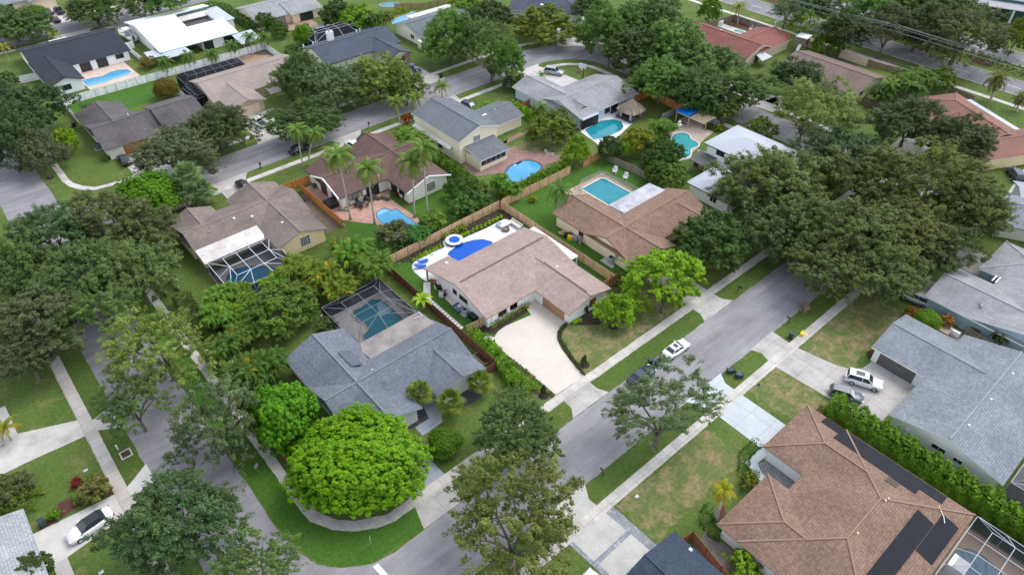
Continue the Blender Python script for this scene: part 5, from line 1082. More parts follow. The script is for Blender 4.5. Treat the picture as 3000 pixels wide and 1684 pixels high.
# ------------------------------------------------------------------ trees, one by one
tree('huge round bright green tree at the street corner in front of the grey roof', 'dome', LIME, (18.8,49.8,8.29,4.40,4.6,0.86), 0)
tree('wide olive oak over the street at the bottom centre', 'airy', (.115, .140, .030), (27.2,31.1,8.18,5.07,7.0,0.94), 0, at=(25.34,29.13))
tree('sparse oak with see-through crown over the street beside the white sedan', 'sparse', GREYG, (50.8,30.2,8.86,5.49,7.5,0.62), 0, at=(49.80,29.16))
tree('dark oak over the sidewalk by the long bright driveway hedge', 'fine', OAK, (35.7,40.1,5.14,3.69,5.5,1.00), 1)
tree('bright yellow green tree with pale forked trunk beside the street lawn', 'bright', YELG, (72.8,47.8,5.96,4.60,4.8,1.00), 0, at=(70.48,45.33))
tree('small open lime tree in the mulch ring on the front lawn', 'bright', YELG, (63.1,48.5,3.14,2.80,3.0,1.00), 1, at=(62.32,47.99))
tree('dense dark round tree covering the east end of the brown roof', 'dense', FICUS, (86.2,48.2,6.59,4.80,5.0,1.00), 1)
tree('green mango tree beside the left end of the grey corner roof', 'dome', MANGO, (15.0,61.9,4.24,4.40,4.6,1.00), 1)
tree('bushy round lollipop shrub on the corner house front lawn', 'dome', (.075, .175, .012), (29.3,46.7,2.23,1.50,1.7,1.00), 0, cat='shrub')
tree('tall olive green oak arching over the left street', 'airy', OLIVE, (7.4,81.6,7.24,5.00,7.5,1.00), 1)
tree('lower hanging oak bough tree left of the street by the pale driveway', 'airy', OAK, (1.1,75.1,4.63,3.21,6.0,1.00), 0)
tree('feathery grey green oak right of the left street above the corner', 'airy', GREYG, (8.1,64.3,6.08,6.30,6.5,1.00), 1)
tree('dark oak over the left street beside the white sedan with black roof', 'oak', DARKOAK, (-0.7,54.4,7.06,4.37,7.0,0.79), 2)
tree('grey oak reaching across the street at the bottom edge', 'airy', OAK, (3.4,44.1,5.71,3.54,6.5,0.62), 0)
tree('rounded dark bush by the mottled roof corner', 'dense', DARKOAK, (-15.0,62.7,2.68,1.66,2.2,0.72), 1, cat='shrub')
# mass on the left
tree('big dark oak nearest the upper left road end', 'oak', DARKOAK, (11.8,171.3,8.00,6.30,6.5,1.00), 0)
tree('dark oak beside the big dark oak and the brown grey house', 'oak', DARKOAK, (6.7,158.7,5.51,6.30,6.5,1.00), 1)
tree('pale grey green street oak with mulched trunk on the corner strip', 'fine', (.115, .140, .065), (9.5,153.6,4.55,4.55,5.0,1.00), 0, at=(8.99,150.80))
tree('small yellow green tree beside the brown grey house lawn', 'bright', (.16, .28, .012), (14.6,158.3,2.79,3.00,3.2,1.00), 0, at=(13.63,156.54))
tree('round vivid green mango behind the sabal palms', 'dome', (.085, .225, .010), (20.1,123.3,5.59,4.43,4.8,1.00), 0)
tree('dull olive oak left of the round vivid green mango', 'oak', (.095, .115, .038), (12.9,114.1,8.24,5.11,7.0,0.83), 1)
tree('dark oak at the left edge below the open road', 'oak', DARKOAK, (3.1,118.3,7.74,4.80,7.0,0.93), 2)
tree('dark oak touching the left edge in the middle of the oak mass', 'oak', OAK, (-3.4,111.8,5.76,5.76,7.0,1.00), 0)
tree('plain green oak in the heart of the left oak mass', 'fine', OAK, (3.4,103.9,6.57,4.78,7.5,1.00), 1)
tree('pale tipped oak next to the screened pool palms', 'fine', (.10, .145, .042), (10.4,99.9,6.36,5.46,7.0,1.00), 0)
tree('grey green oak shading the left sidewalk', 'oak', (.085, .105, .04), (-3.7,98.1,6.73,4.17,7.0,0.97), 1)
tree('oak over the left street just above the arching olive oak', 'airy', OAK, (3.3,94.1,6.22,3.86,7.5,0.79), 0)
tree('low grey oak at the left edge beside the wide green lawn', 'fine', (.088, .112, .042), (-7.0,94.2,4.63,2.87,5.5,0.90), 1)
tree('reddish hibiscus bush by the red mulch bed', 'bush', (.12, .13, .035), (-6.7,69.1,1.82,1.40,1.6,1.00), 0, cat='shrub')
tree('mixed dark shrub clump left of the small lawn', 'bush', (.075, .095, .03), (-14.2,75.5,2.39,1.60,1.8,1.00), 1, cat='shrub')
# street oaks on the middle street
tree('oak at the left of the middle street row by the tan roof', 'oak', OAK, (64.1,148.2,6.60,5.80,6.0,1.00), 0)
tree('grey oak in the middle street row before the indigo roof', 'fine', GREYG, (67.3,138.5,6.98,5.80,6.0,1.00), 1)
tree('olive round oak in the middle street row near the brick garage', 'oak', OLIVE, (77.6,136.5,8.43,5.23,6.0,0.90), 2)
tree('olive oak at the right end of the middle street row', 'oak', OLIVE, (80.6,129.8,4.36,4.79,5.0,1.00), 0)
tree('low spreading oak beside the white pickup truck', 'fine', OAK, (55.2,130.3,8.21,4.80,5.0,0.68), 0)
tree('oak before the dark brown grey house garage', 'oak', (.082, .11, .042), (39.6,138.0,6.70,5.04,5.5,1.00), 1)
tree('wide grey oak over the brown grey house driveway', 'fine', (.095, .118, .052), (29.1,133.3,8.65,5.30,5.5,0.66), 1)
tree('round orange tinted bush tree beside the white fence', 'dome', (.135, .125, .022), (40.1,170.4,2.90,2.40,2.6,1.00), 0)
tree('round bright tree next to the indigo house cage', 'dome', (.10, .235, .014), (80.3,177.4,2.88,2.80,3.0,1.00), 1)
tree('tall green oak beside the teal grey roof', 'oak', MIDG, (103.7,143.6,7.57,6.80,7.0,1.00), 0)
tree('large oak over the verge before the street bend', 'airy', OAK, (107.7,135.0,8.94,6.80,7.0,1.00), 2, at=(102.97,126.11))
tree('drooping oak bough tree right of the large verge oak', 'oak', MIDG, (105.9,123.7,4.58,5.69,6.0,1.00), 1)
tree('yellow green spreading tree on the lawn at the bend head', 'bright', (.12, .175, .030), (131.2,136.7,9.86,4.80,5.0,0.87), 1, at=(129.19,137.30))
tree('dark round bush at the corner of the silver roof', 'bush', DARKOAK, (105.1,119.9,2.87,1.80,2.0,1.00), 0, cat='shrub')
tree('dark trees behind the teal grey roof top', 'dense', DARKOAK, (125.5,154.3,6.93,3.80,4.0,0.89), 0)
tree('bright fig by the lap pool fence', 'bright', FRESH, (124.4,163.7,5.15,3.19,4.0,0.92), 0)
tree('bright round tree behind the indigo house screen', 'bright', FRESH, (96.1,175.8,5.74,3.80,4.0,1.00), 1)
tree('dark leafy tree behind the peach house corner', 'dense', DARKOAK, (94.0,183.0,5.61,3.54,4.0,1.00), 1)
tree('round street oak above the brown mulch by the black roof', 'oak', OAK, (42.3,229.1,7.40,4.59,5.0,1.00), 2, at=(41.89,226.20))
tree('street oak at the top edge by the white membrane roof', 'oak', OAK, (54.2,225.2,5.71,3.54,5.0,1.00), 0, at=(57.11,228.17))
tree('oak at the top edge with tall pale forked trunk', 'oak', MIDG, (60.3,217.7,6.20,3.84,7.0,1.00), 1, at=(62.75,228.24))
tree('broad oak over the sidewalk in the top left corner', 'oak', OAK, (21.8,231.0,9.09,4.80,5.0,1.00), 1)
tree('clipped bright hedge bush by the three dark vehicles', 'dome', (.09, .21, .012), (30.4,247.4,3.48,1.70,1.9,1.00), 0, cat='shrub')
# the bend and beyond
tree('bulky oak at the inside of the big oak wood by the bend', 'oak', MIDG, (137.2,119.9,7.70,6.80,7.0,1.00), 0, at=(131.13,113.59))
tree('tall oak behind the bend left of the red roof', 'oak', OAK, (149.9,118.1,9.73,6.03,7.0,0.89), 1)
tree('dark oak in the middle of the wood by the bend', 'dense', DARKOAK, (132.8,106.6,7.77,5.70,7.0,1.00), 1)
tree('oak in the wood right of the bend', 'oak', MIDG, (140.3,101.6,8.97,6.68,7.5,1.00), 2)
tree('oak in the wood just left of the red roof', 'oak', OAK, (138.8,91.9,8.28,5.80,7.0,1.00), 0)
tree('oak in front of the wood over the street bend', 'oak', MIDG, (125.3,92.1,7.25,4.77,6.5,1.00), 1)
tree('oak before the wood near the orange fence', 'oak', OAK, (128.4,83.9,7.10,4.40,6.5,0.78), 2)
tree('shady oak right behind the hut lawn fence', 'dense', (.05, .09, .025), (128.2,98.3,4.72,3.80,4.0,1.00), 0)
tree('oak behind the plum brown house corner', 'oak', OAK, (135.9,77.4,7.12,4.41,6.0,0.74), 0)
tree('light green oak over the street with leaning ivy trunk', 'airy', (.12, .165, .035), (139.0,61.3,9.44,6.80,7.0,1.00), 1, at=(132.78,59.96))
tree('dark oak behind the light green street oak', 'oak', DARKOAK, (151.9,73.3,5.71,3.82,6.0,1.00), 2)
tree('dark dense oak before the salmon roof', 'oak', (.060, .088, .030), (148.6,45.4,8.63,5.35,6.0,0.74), 0)
tree('grey oak right of the dense oak before the salmon roof', 'oak', (.070, .095, .034), (149.9,35.5,7.54,4.67,6.0,0.73), 2)
tree('small leafy tree behind the white metal hip roof', 'bright', (.10, .15, .03), (128.0,66.9,3.38,2.10,3.0,0.76), 0)
# the big group right of the street
tree('large oak hiding the lower metal roof', 'oak', (.085, .115, .030), (106.1,50.0,10.14,6.28,7.0,0.95), 0)
tree('hanging oak below the lower metal roof by the sidewalk', 'fine', (.090, .130, .040), (95.9,42.5,6.33,5.30,5.5,1.00), 0)
tree('dark oak between the two biggest right hand oaks', 'oak', DARKOAK, (124.0,47.4,7.18,4.88,7.0,1.00), 1)
tree('broadest oak of the right hand group', 'airy', (.10, .125, .028), (122.8,30.9,13.21,7.80,8.0,0.64), 2)
tree('upper oak of the right hand group toward the salmon roof', 'oak', (.098, .125, .032), (119.7,38.8,8.19,6.00,8.0,1.00), 0)
tree('oak overhanging the lawn at the right edge group', 'oak', (.09, .118, .030), (124.1,23.6,7.13,5.60,7.0,1.00), 1)
tree('oak over the middle of the right street', 'oak', (.092, .125, .032), (102.1,32.0,8.67,5.38,7.5,0.88), 1)
tree('lower oak bough tree hanging over the right street', 'fine', (.10, .132, .036), (93.7,31.6,6.23,4.25,6.0,1.00), 2)
tree('oak hanging over the sidewalk before the teal house', 'oak', (.088, .122, .034), (98.7,24.8,6.02,4.11,6.0,1.00), 0)
tree('olive oak centre of the right hand group', 'fine', (.112, .132, .030), (109.7,27.0,7.14,4.43,7.0,0.96), 1)
tree('oak filling the gap above the right street sidewalk', 'fine', (.085, .12, .032), (99.2,39.1,6.26,5.31,7.0,1.00), 0)
tree('shaded oak under the broadest oak of the right group', 'oak', (.075, .105, .03), (110.0,22.9,6.41,3.97,6.0,0.88), 1)
# backyards in the middle
tree('leafy round tree in the backyard beyond the kidney pool', 'bright', (.10, .165, .024), (94.9,95.8,5.23,3.40,3.6,1.00), 0, at=(93.58,94.33))
tree('bright bushy tree at the end of the cedar fence', 'bright', (.13, .26, .014), (91.7,85.9,3.05,3.20,3.4,1.00), 1)
tree('grey green small tree beside the cedar fence end', 'dense', (.050, .090, .036), (98.3,82.5,2.60,2.80,3.0,1.00), 0)
tree('yellow green slim shrub tree by the grey weathered fence', 'bright', YELG, (100.8,80.4,1.46,1.90,2.6,1.00), 0)
tree('yellow flowering bushy tree above the clover pool hedge', 'bright', (.17, .215, .022), (104.4,80.2,3.78,3.00,3.2,1.00), 1)
tree('dark green round tree left of the clover pool', 'dense', (.040, .105, .020), (105.1,74.0,4.17,3.00,3.2,1.00), 1)
tree('dark green tree below the clover pool', 'dense', (.045, .105, .022), (100.9,72.6,3.15,2.80,3.0,1.00), 0)
tree('pale green tree before the lower metal roof', 'bright', (.09, .17, .03), (99.2,67.2,3.37,2.50,3.0,1.00), 0)
tree('soft green tree left of the lower metal roof', 'dense', (.075, .13, .03), (98.1,69.7,2.46,2.80,3.0,1.00), 1)
tree('dense bushes tree east of the fan of arecas left', 'dense', (.085, .155, .030), (24.5,81.3,5.50,3.40,3.6,1.00), 1)
tree('low dense bush before the screened pool corner', 'bush', (.075, .125, .025), (28.8,75.7,1.56,1.08,1.6,1.00), 0, cat='shrub')
tree('twiggy reddish shrub above the Roman end pool', 'bush', (.085, .105, .034), (48.9,87.7,3.19,2.00,2.2,1.00), 1, cat='shrub')
tree('bright green shrub behind the tan fence', 'bush', (.10, .19, .02), (56.8,86.9,2.43,1.60,1.8,1.00), 0, cat='shrub')
tree('dark green bush behind the tan fence by the frangipani', 'bush', (.06, .13, .022), (63.7,87.0,2.79,1.60,1.8,1.00), 1, cat='shrub')
tree('many stemmed small tree on the maroon house lawn', 'bright', (.055, .125, .028), (65.8,91.5,3.00,1.86,2.6,0.72), 1, at=(64.73,91.85))
tree('bushy green tree beside the many stemmed tree', 'bush', (.06, .13, .03), (66.8,86.2,2.21,2.00,2.2,1.00), 0, cat='tree')
tree('croton bush with dark red leaves by the garage corner fence', 'bush', (.075, .075, .018), (69.8,53.6,1.41,1.40,1.6,1.00), 1, cat='shrub')
tree('clipped bright round bush by the teal house side yard', 'dome', (.115, .25, .012), (98.1,16.7,1.93,1.44,1.8,1.00), 0, cat='shrub')
tree('orange brown croton bush by the teal wall', 'bush', (.24, .13, .02), (98.8,18.9,1.23,0.82,1.2,1.00), 0, cat='shrub')
tree('rusty croton bush beside the clipped bush', 'bush', (.26, .13, .025), (100.3,14.7,1.21,1.20,1.4,1.00), 1, cat='shrub')
tree('bright tree behind the white roofed playhouse', 'bright', (.10, .20, .014), (181.2,81.8,4.38,2.80,3.0,1.00), 0)
tree('lacy pine with curving bare limbs by the playhouse', 'sparse', (.12, .20, .020), (181.5,90.5,4.88,3.67,6.0,1.00), 0, at=(189.68,94.84))
tree('tall tree by the grey fence corner of the pool yard', 'bright', (.09, .17, .015), (174.7,115.1,3.61,3.86,4.5,1.00), 1)
tree('round green tree behind the brown picket fence', 'bush', (.09, .155, .02), (174.1,58.5,2.84,2.80,3.0,1.00), 0, cat='tree')
tree('leafy tree between the fan of palms and avenue fence', 'bright', (.10, .17, .02), (182.3,52.8,3.81,2.80,3.0,1.00), 1)
tree('street oak on the avenue verge with bare trunk', 'airy', DARKOAK, (182.5,95.6,5.17,3.20,7.0,0.96), 0, at=(187.91,99.00))
tree('avenue verge oak with long leaning branches', 'sparse', (.07, .085, .03), (191.6,72.6,7.37,4.57,8.0,0.97), 0, at=(189.05,71.15))
tree('largest avenue oak with thick leaning trunk', 'airy', (.068, .085, .026), (197.9,54.8,10.98,6.81,9.0,0.98), 1, at=(199.27,56.96))
tree('avenue median oak left of the lamp', 'oak', (.058, .085, .026), (183.7,79.5,6.78,4.43,7.0,1.00), 2)
tree('median oak behind the street lamp', 'oak', MIDG, (202.0,82.7,7.41,4.59,7.0,1.00), 1)
tree('median oak right of the street lamp', 'oak', (.064, .088, .026), (199.7,67.4,8.46,6.14,7.5,1.00), 0)
tree('tall bright tree across the avenue at the top edge', 'oak', (.085, .13, .02), (216.6,74.1,9.04,5.61,7.0,1.00), 2)
tree('yellow green tree at the far right edge of the avenue', 'bright', (.11, .165, .018), (216.0,49.5,4.10,4.77,6.0,1.00), 0)
tree('dark oak at the top edge above the avenue', 'oak', DARKOAK, (194.8,95.2,6.66,4.13,7.0,1.00), 1)
tree('olive oak at the top edge beside the commercial block', 'oak', OAK, (215.0,63.6,6.57,4.08,8.0,1.00), 0)
tree('bushy tree in the top middle between lots', 'oak', OAK, (148.1,137.6,4.92,3.05,6.0,0.93), 2)
tree('small pale tree by the black roofed house corner', 'bush', (.06, .09, .03), (13.0,200.3,2.48,2.20,2.4,1.00), 0, cat='shrub')
tree('dark hedge tree by the short white fence', 'bush', DARKOAK, (13.1,191.6,2.78,2.00,2.2,1.00), 1, cat='shrub')
tree('leafy tree hiding the right end of the white membrane roof', 'dense', (.060, .125, .024), (77.3,195.2,2.91,2.40,2.6,1.00), 0)
tree('row tree by the peach house wall', 'dense', (.065, .135, .026), (77.6,187.0,2.84,2.20,2.4,1.00), 1)
tree('dark shrub tree by the indigo house side fence', 'bush', (.055, .105, .024), (73.7,171.5,2.48,1.80,2.0,1.00), 0, cat='tree')
tree('brown tipped bush beside the aluminium awning', 'bush', (.15, .12, .03), (42.9,190.5,2.22,1.40,1.6,1.00), 1, cat='shrub')
tree('green mounded shrub tree beyond the dark red roof fence', 'bush', (.055, .12, .022), (115.6,102.9,1.86,1.60,1.8,1.00), 0, cat='shrub')

# palms ---------------------------------------------------------------
palm('coconut palm standing left of the paver terrace table', 'coconut', G_COCO, (46.74,98.96,-0.24,0.09,13.4), 1.15, 0, .17)
palm('coconut palm behind the terrace loungers', 'coconut', G_COCO, (49.34,94.94,0.20,-0.09,11.6), 1.12, 1, .17)
palm('coconut palm by the Roman end pool corner', 'coconut', G_COCO, (55.98,91.82,0.64,-0.32,11.8), 1.15, 0, .17)
palm('coconut palm rightmost of the four tall ones', 'coconut', G_COCO, (58.33,90.91,0.17,-0.09,14.1), 1.1, 1, .17)
palm('tall coconut palm on the verge left of the maroon roof', 'coconut', G_COCO, (48.79,120.72,0.37,-0.05,8.5), .9, 0, .15)
palm('second verge palm left of the maroon roof', 'coconut', G_COCO, (49.80,120.94,2.58,-1.06,7.1), .85, 1, .15)
palm('foxtail palm nearest the cream gable on the middle street', 'fox', G_FOX, (74.47,123.80,-0.38,0.12,5.2), 1.5, 0, .17)
palm('foxtail palm beside the croton bed', 'fox', G_FOX, (78.07,124.00,0.86,-0.55,4.7), 1.5, 0, .17)
palm('foxtail palm behind the two storey roof peak', 'fox', G_FOX, (88.89,127.27,-0.17,0.06,3.1), 1.4, 0, .17)
palm('coconut palm against the cream side wall', 'coconut', G_COCO, (70.47,110.01,-0.57,0.33,3.8), .95, 0, .15)
palm('sabal palm left of the three grey fan palms', 'sabal', G_SABAL, (25.76,122.43,0.14,-0.07,4.1), 1.15, 0, .2)
palm('sabal palm right of the three grey fan palms', 'sabal', G_SABAL, (27.55,121.56,1.08,-0.29,3.0), 1.05, 0, .2)
palm('sabal palm rearmost of the three grey fan palms', 'sabal', G_SABAL, (26.65,122.35,0.75,-0.10,6.5), 1.1, 0, .2)
palm('lone coconut palm on the lawn left of the rectangular pool', 'coconut', (.085, .165, .035), (76.48,74.90,0.02,-0.05,5.6), .95, 1, .16)
palm('golden foxtail palm at the rust roof corner bed', 'royal', G_GOLD, (47.31,17.68,-0.11,0.29,6.0), .82, 0, .2)
palm('fan palm before the middle of the grey corner house', 'fan', (.15, .20, .03), (31.02,54.54,0.01,-0.04,2.9), 1.0, 0, .16)
palm('fan palm beside the dark paver walk', 'fan', (.14, .20, .03), (33.14,50.76,0.09,-0.01,2.6), 1.05, 0, .16)
palm('fan palm right of the pale garage panel', 'fan', (.15, .20, .035), (38.59,51.21,0.12,-0.07,2.3), .95, 0, .16)
palm('slim palm before the plum brown gable', 'coconut', G_COCO, (164.37,57.30,-0.06,0.01,5.0), .85, 0, .14)
palm('pale yellow palm in the red mulch pool yard', 'fox', (.20, .25, .05), (180.91,109.37,-0.36,0.31,5.1), 1.6, 0, .2)
palm('shaggy old palm behind the salmon roof', 'dry', (.12, .14, .04), (184.96,41.56,-0.01,0.53,5.6), 1.2, 0, .28)
palm('shaggy palm touching the right edge above the salmon roof', 'dry', (.11, .13, .04), (184.53,35.55,-0.22,0.48,3.3), .8, 0, .2)
palm('bright small palm before the black roof notch', 'small', (.17, .27, .02), (29.29,225.62,0.57,-0.09,1.5), 1.7, 0, .1)
palm('yellow palm right of a pair at the upper left verge', 'small', (.22, .27, .02), (20.16,227.24,0.28,-0.18,2.3), 1.2, 0, .1)
palm('yellow palm at the left edge of the upper verge', 'small', (.23, .27, .02), (16.66,217.88,0.34,-0.05,4.0), 1.5, 0, .1)
for i, a in enumerate(((44.50,182.18,0.12,-0.07,3.7), (50.79,183.00,-0.09,-0.09,3.4), (56.13,182.70,0.26,-0.10,2.5), (61.86,182.62,0.29,-0.02,3.2), (65.96,179.97,0.20,-0.20,5.1), (70.08,181.00,0.32,-0.04,3.8))):
    palm(('slender palm first from the left along the long white fence', 'slender palm second from the left along the long white fence', 'slender palm third from the left along the long white fence', 'slender palm fourth from the left along the long white fence', 'slender palm beside the sandy strip end', 'slender palm at the white fence corner')[i], 'coconut', (.075, .155, .03), a, .85, i, .13, group='slender palms along the white fence')
palm('coconut palm beside the silver roof and hedge', 'coconut', (.10, .17, .03), (98.45,103.61,0.03,0.00,3.6), .85, 1, .14)
palm('low cycad by the silver roof driveway', 'small', (.11, .20, .03), (114.68,120.77,-0.70,-0.71,1.0), 1.1, 0, .2)
palm('dark palm in the yard between teal house and blue grey roof', 'royal', (.06, .10, .02), (102.29,7.25,-0.03,0.65,2.2), .8, 0, .14)
palm('yellow croton palm by the left driveway', 'small', (.20, .22, .02), (-13.80,84.88,1.32,0.24,2.4), 1.6, 0, .14)
palm('bent palm behind the orange hut fence', 'royal', (.05, .09, .02), (133.64,74.34,-0.90,1.54,4.1), 1.1, 0, .14)
ban = thing('banana_plant', 'yellow green banana plant against the red brown fence', 'plant', (42.31,69.93) + (0,))
mb = MB(); rng.seed(5)
for i in range(9):
    az = i * .72; d = Vector((math.cos(az), math.sin(az), 0)); sd = Vector((-math.sin(az), math.cos(az), 0)); el = 1.1 - .1 * (i % 4); L = 2.3; p = Vector((0, 0, 2.2)); e = el; pr = p
    for k in range(6):
        q = p + (d * math.cos(e) + Vector((0, 0, math.sin(e)))) * (L / 6); w0 = .30 * math.sin(PI * min(1, (k + .15) / 6.2)); w1 = .30 * math.sin(PI * min(1, (k + 1.15) / 6.2)); g_ = 1.0 + .2 * (i % 3)
        for s_ in (-1, 1): mb.add([p, q, q + sd * s_ * w1 + Vector((0, 0, .1)), p + sd * s_ * w0 + Vector((0, 0, .1))], [(0, 1, 2, 3)], (g_ * 1.1, g_, .8, 1))
        p = q; e -= .36
b = mb.build('leaf_crown', LEAF, ban); b.color = (.20, .33, .025, 1); MB().tube([(0, 0, 0), (.1, .05, 1.2), (0, 0, 2.3)], [.14, .11, .07], 8).build('trunk', PBARK, ban, True)
rng.seed(9)
# areca clumps: ground point, scale, colour, label
AC = [((18.55,85.84), 1.0, None, 'areca clump left of the left pool screen', 0), ((18.07,81.13), .95, (.11, .14, .025), 'areca clump below the left pool screen corner', 1),
 ((19.43,91.17), 1.0, None, 'areca clump with yellow fronds under the pool screen', 2), ((21.62,89.27), .9, (.12, .16, .03), 'areca clump before the pool water under the screen', 0),
 ((17.03,87.02), 1.0, None, 'areca clump above the dark street gap', 1), ((20.50,84.63), 1.0, (.13, .155, .02), 'areca clump with orange fronds beside the bushes', 2),
 ((31.10,88.90), 1.1, (.15, .165, .02), 'areca clump below the grid window', 1), ((33.16,84.99), 1.15, (.14, .16, .02), 'areca clump with bright orange shafts', 0),
 ((34.14,80.70), 1.0, (.15, .165, .02), 'areca clump left of the dark caged pool', 2), ((26.77,88.46), .9, None, 'areca clump right of the white screen frame', 0), ((29.52,83.84), .9, (.135, .16, .02), 'areca clump lower middle of the palm thicket', 1),
 ((40.02,85.92), 1.25, None, 'tall areca clump end of the tan fence', 2), ((40.74,80.88), 1.2, (.11, .145, .022), 'tall shaggy areca clump by the red fence end', 1), ((39.78,89.95), .8, (.12, .15, .025), 'small areca clump by the orange fence end', 0),
 ((16.46,72.32), 1.15, (.075, .115, .022), 'dark areca clump left of the grey corner roof', 0), ((18.43,72.45), 1.0, (.07, .11, .022), 'dark areca clump touching the grey corner roof', 1), ((14.59,79.87), 1.0, (.08, .12, .025), 'dark areca clump by the rusty red fence', 2), ((15.02,73.84), 1.05, (.08, .115, .02), 'dark areca clump above the mango', 1),
 ((112.64,81.57), .95, (.11, .17, .03), 'areca clump right of the thatched hut deck', 0), ((114.75,80.98), .85, (.11, .165, .03), 'areca clump left of the white fountain', 2),
 ((126.53,83.95), 1.3, (.05, .095, .02), 'dark areca clump behind the blue awning', 0), ((127.20,80.62), 1.3, (.055, .09, .02), 'dark areca clump behind the open pergola', 1), ((128.56,76.74), 1.2, (.07, .09, .02), 'dark areca clump with orange fronds right of the pergola', 2),
 ((168.21,54.83), 1.5, (.08, .12, .02), 'areca clump between plum and salmon roofs', 0), ((174.68,55.16), 1.5, (.09, .13, .02), 'areca clump with tan fronds by the avenue', 1), ((163.07,57.83), 1.2, (.06, .09, .02), 'dark areca clump at the plum gable', 2),
 ((95.86,182.09), 1.2, None, 'areca clump behind the indigo house cage', 1), ((92.71,183.74), 1.0, (.07, .13, .025), 'areca clump between peach house and cage', 2), ((98.25,172.50), 1.4, (.10, .13, .03), 'tall areca clump right of the cage', 0), ((102.02,172.40), 1.2, (.11, .12, .03), 'areca clump with orange fronds by the lap pool', 1),
 ((69.48,113.59), 1.0, (.11, .18, .03), 'areca clump in the bed before the cream gable', 2), ((65.27,108.60), 1.0, (.10, .17, .03), 'areca clump by the maroon roof corner', 0),
 ((51.96,84.56), .8, (.06, .14, .03), 'broad leaved clump right of the Roman end pool', 1), ((73.67,84.87), .8, (.10, .17, .02), 'leafy clump at the kidney pool edge', 2), ((73.22,87.71), .8, (.09, .17, .02), 'leafy clump beside the kidney pool', 0)]
for p, s_, col, lab, v in AC: areca(lab, p[0], p[1], s_, col, v)

# hedges and beds -------------------------------------------------------
hedge('bright clipped hedge along the pale driveway lawn', [(44.47,60.76), (44.73,57.29), (43.96,51.79), (43.02,48.64), (43.86,48.95), (43.76,45.95)], 1.9, 1.6, (.12, .27, .012), .17, 60, 3)
hedge('tall green boundary hedge below the two storey house', [(70.16,105.44), (70.23,98.36), (69.82,89.11)], 2.2, 2.2, (.085, .165, .02), .22, 44, 4)
hedge('bright hedge on the fence below the kidney pool', [(71.5, 84.9), (80, 85.0), (88.5, 84.9)], 1.7, 2.2, (.11, .22, .012), .22, 44, 5)
hedge('bright yellow green hedge around the cream garage wing', [(88, 115.2), (94.5, 115.0), (97.6, 112), (97.7, 103)], 1.6, 2.0, (.16, .31, .014), .22, 44, 6)
hedge('long tall dark green hedge between rust and blue grey roofs', [(72.2, 17.5), (72.4, 8), (72.6, -8), (72.8, -20)], 2.4, 3.0, (.105, .215, .014), .26, 44, 7)
hedge('low dark green hedge at the rust roof walk', [(60.26,20.83), (57.42,20.80), (55.30,19.48), (55.92,17.72)], 1.3, .9, (.035, .115, .016), .12, 45, 8)
hedge('curved low green hedge around the golden palm', [(48.22,18.74), (46.66,18.80), (45.78,17.37), (46.04,15.91)], 1.8, .8, (.035, .105, .016), .12, 45, 9)
hedge('clipped pale green hedge above the mottled roof', [(-18.23,75.95), (-15.54,74.73), (-12.30,72.68)], 2.4, 1.8, (.13, .185, .02), .16, 34, 10)
hedge('low shrub row edging the right curve of the pale driveway', [(57.92,53.22), (55.26,52.59), (54.16,51.44), (52.85,47.51), (51.84,44.01)], .5, .45, (.06, .11, .02), .11, 60, 11)
hedge('low shrub row edging the left curve of the pale driveway', [(45.63,55.70), (45.81,52.99), (45.95,49.90), (45.83,44.11)], .5, .45, (.05, .095, .02), .11, 60, 12)
hedge('planted bed of yellow green shrubs below the white house windows', [(47.82,60.28), (49.96,60.29), (55.22,60.23), (55.52,59.63)], .9, .7, (.15, .22, .02), .13, 50, 13)
hedge('yellow leaved border plants below the dark round tree', [(83.17,48.55), (85.57,46.84), (89.24,46.70)], 1.0, .5, (.30, .31, .05), .12, 50, 14)
hedge('low green hedge along the rear wall of the tan fence', [(46, 84.6), (54, 84.7), (60, 84.9)], 1.8, 1.7, (.055, .12, .022), .2, 24, 15)
hedge('yellow hedge behind the brown bamboo fence', [(109.45,180.95), (115.72,180.72)], 1.2, 1.2, (.20, .24, .02), .2, 24, 16)
hedge('dark green foundation hedge at the left of the orange door garage', [(19.48,150.90), (19.52,150.02), (19.99,149.50)], 1.4, 1.0, (.045, .10, .02), .14, 40, 17)
hedge('dark shrub row behind the left street palms', [(14.6, 97), (14.8, 88), (14.8, 80)], 2.4, 1.8, (.06, .10, .022), .22, 22, 18)
hedge('brown leaved hedge end beside the rust roof', [(71.13,18.70), (71.33,16.61), (71.15,15.12)], 1.0, 1.0, (.12, .09, .02), .15, 40, 19)
hedge('low plants along the tan fence in the mulch bed', [(45.2, 82.4), (52, 82.5), (60, 82.8), (68.5, 82.9)], .9, 1.3, (.10, .15, .035), .14, 6, 20)
hedge('scattered dark plants over the mulch bed', [(46, 80.6), (54, 81.3), (63, 81.9)], 1.4, .4, (.05, .065, .03), .10, 5, 22)
hedge('mixed bushes along the white roofed courtyard house', [(71.21,221.18), (74.49,215.39), (74.06,204.98), (73.96,196.48)], 2.2, 2.2, (.06, .13, .02), .24, 18, 23)
hedge('dark ground plants left of the palm thicket', [(13.8, 118), (13.9, 108), (14.2, 100)], 2.0, 1.5, (.06, .10, .025), .22, 20, 24)
hedge('dark bushes along the avenue median', [(206.5, 20), (206.5, 60), (206.5, 100), (206.5, 150)], 2.2, 1.6, (.05, .09, .02), .26, 6, 25)
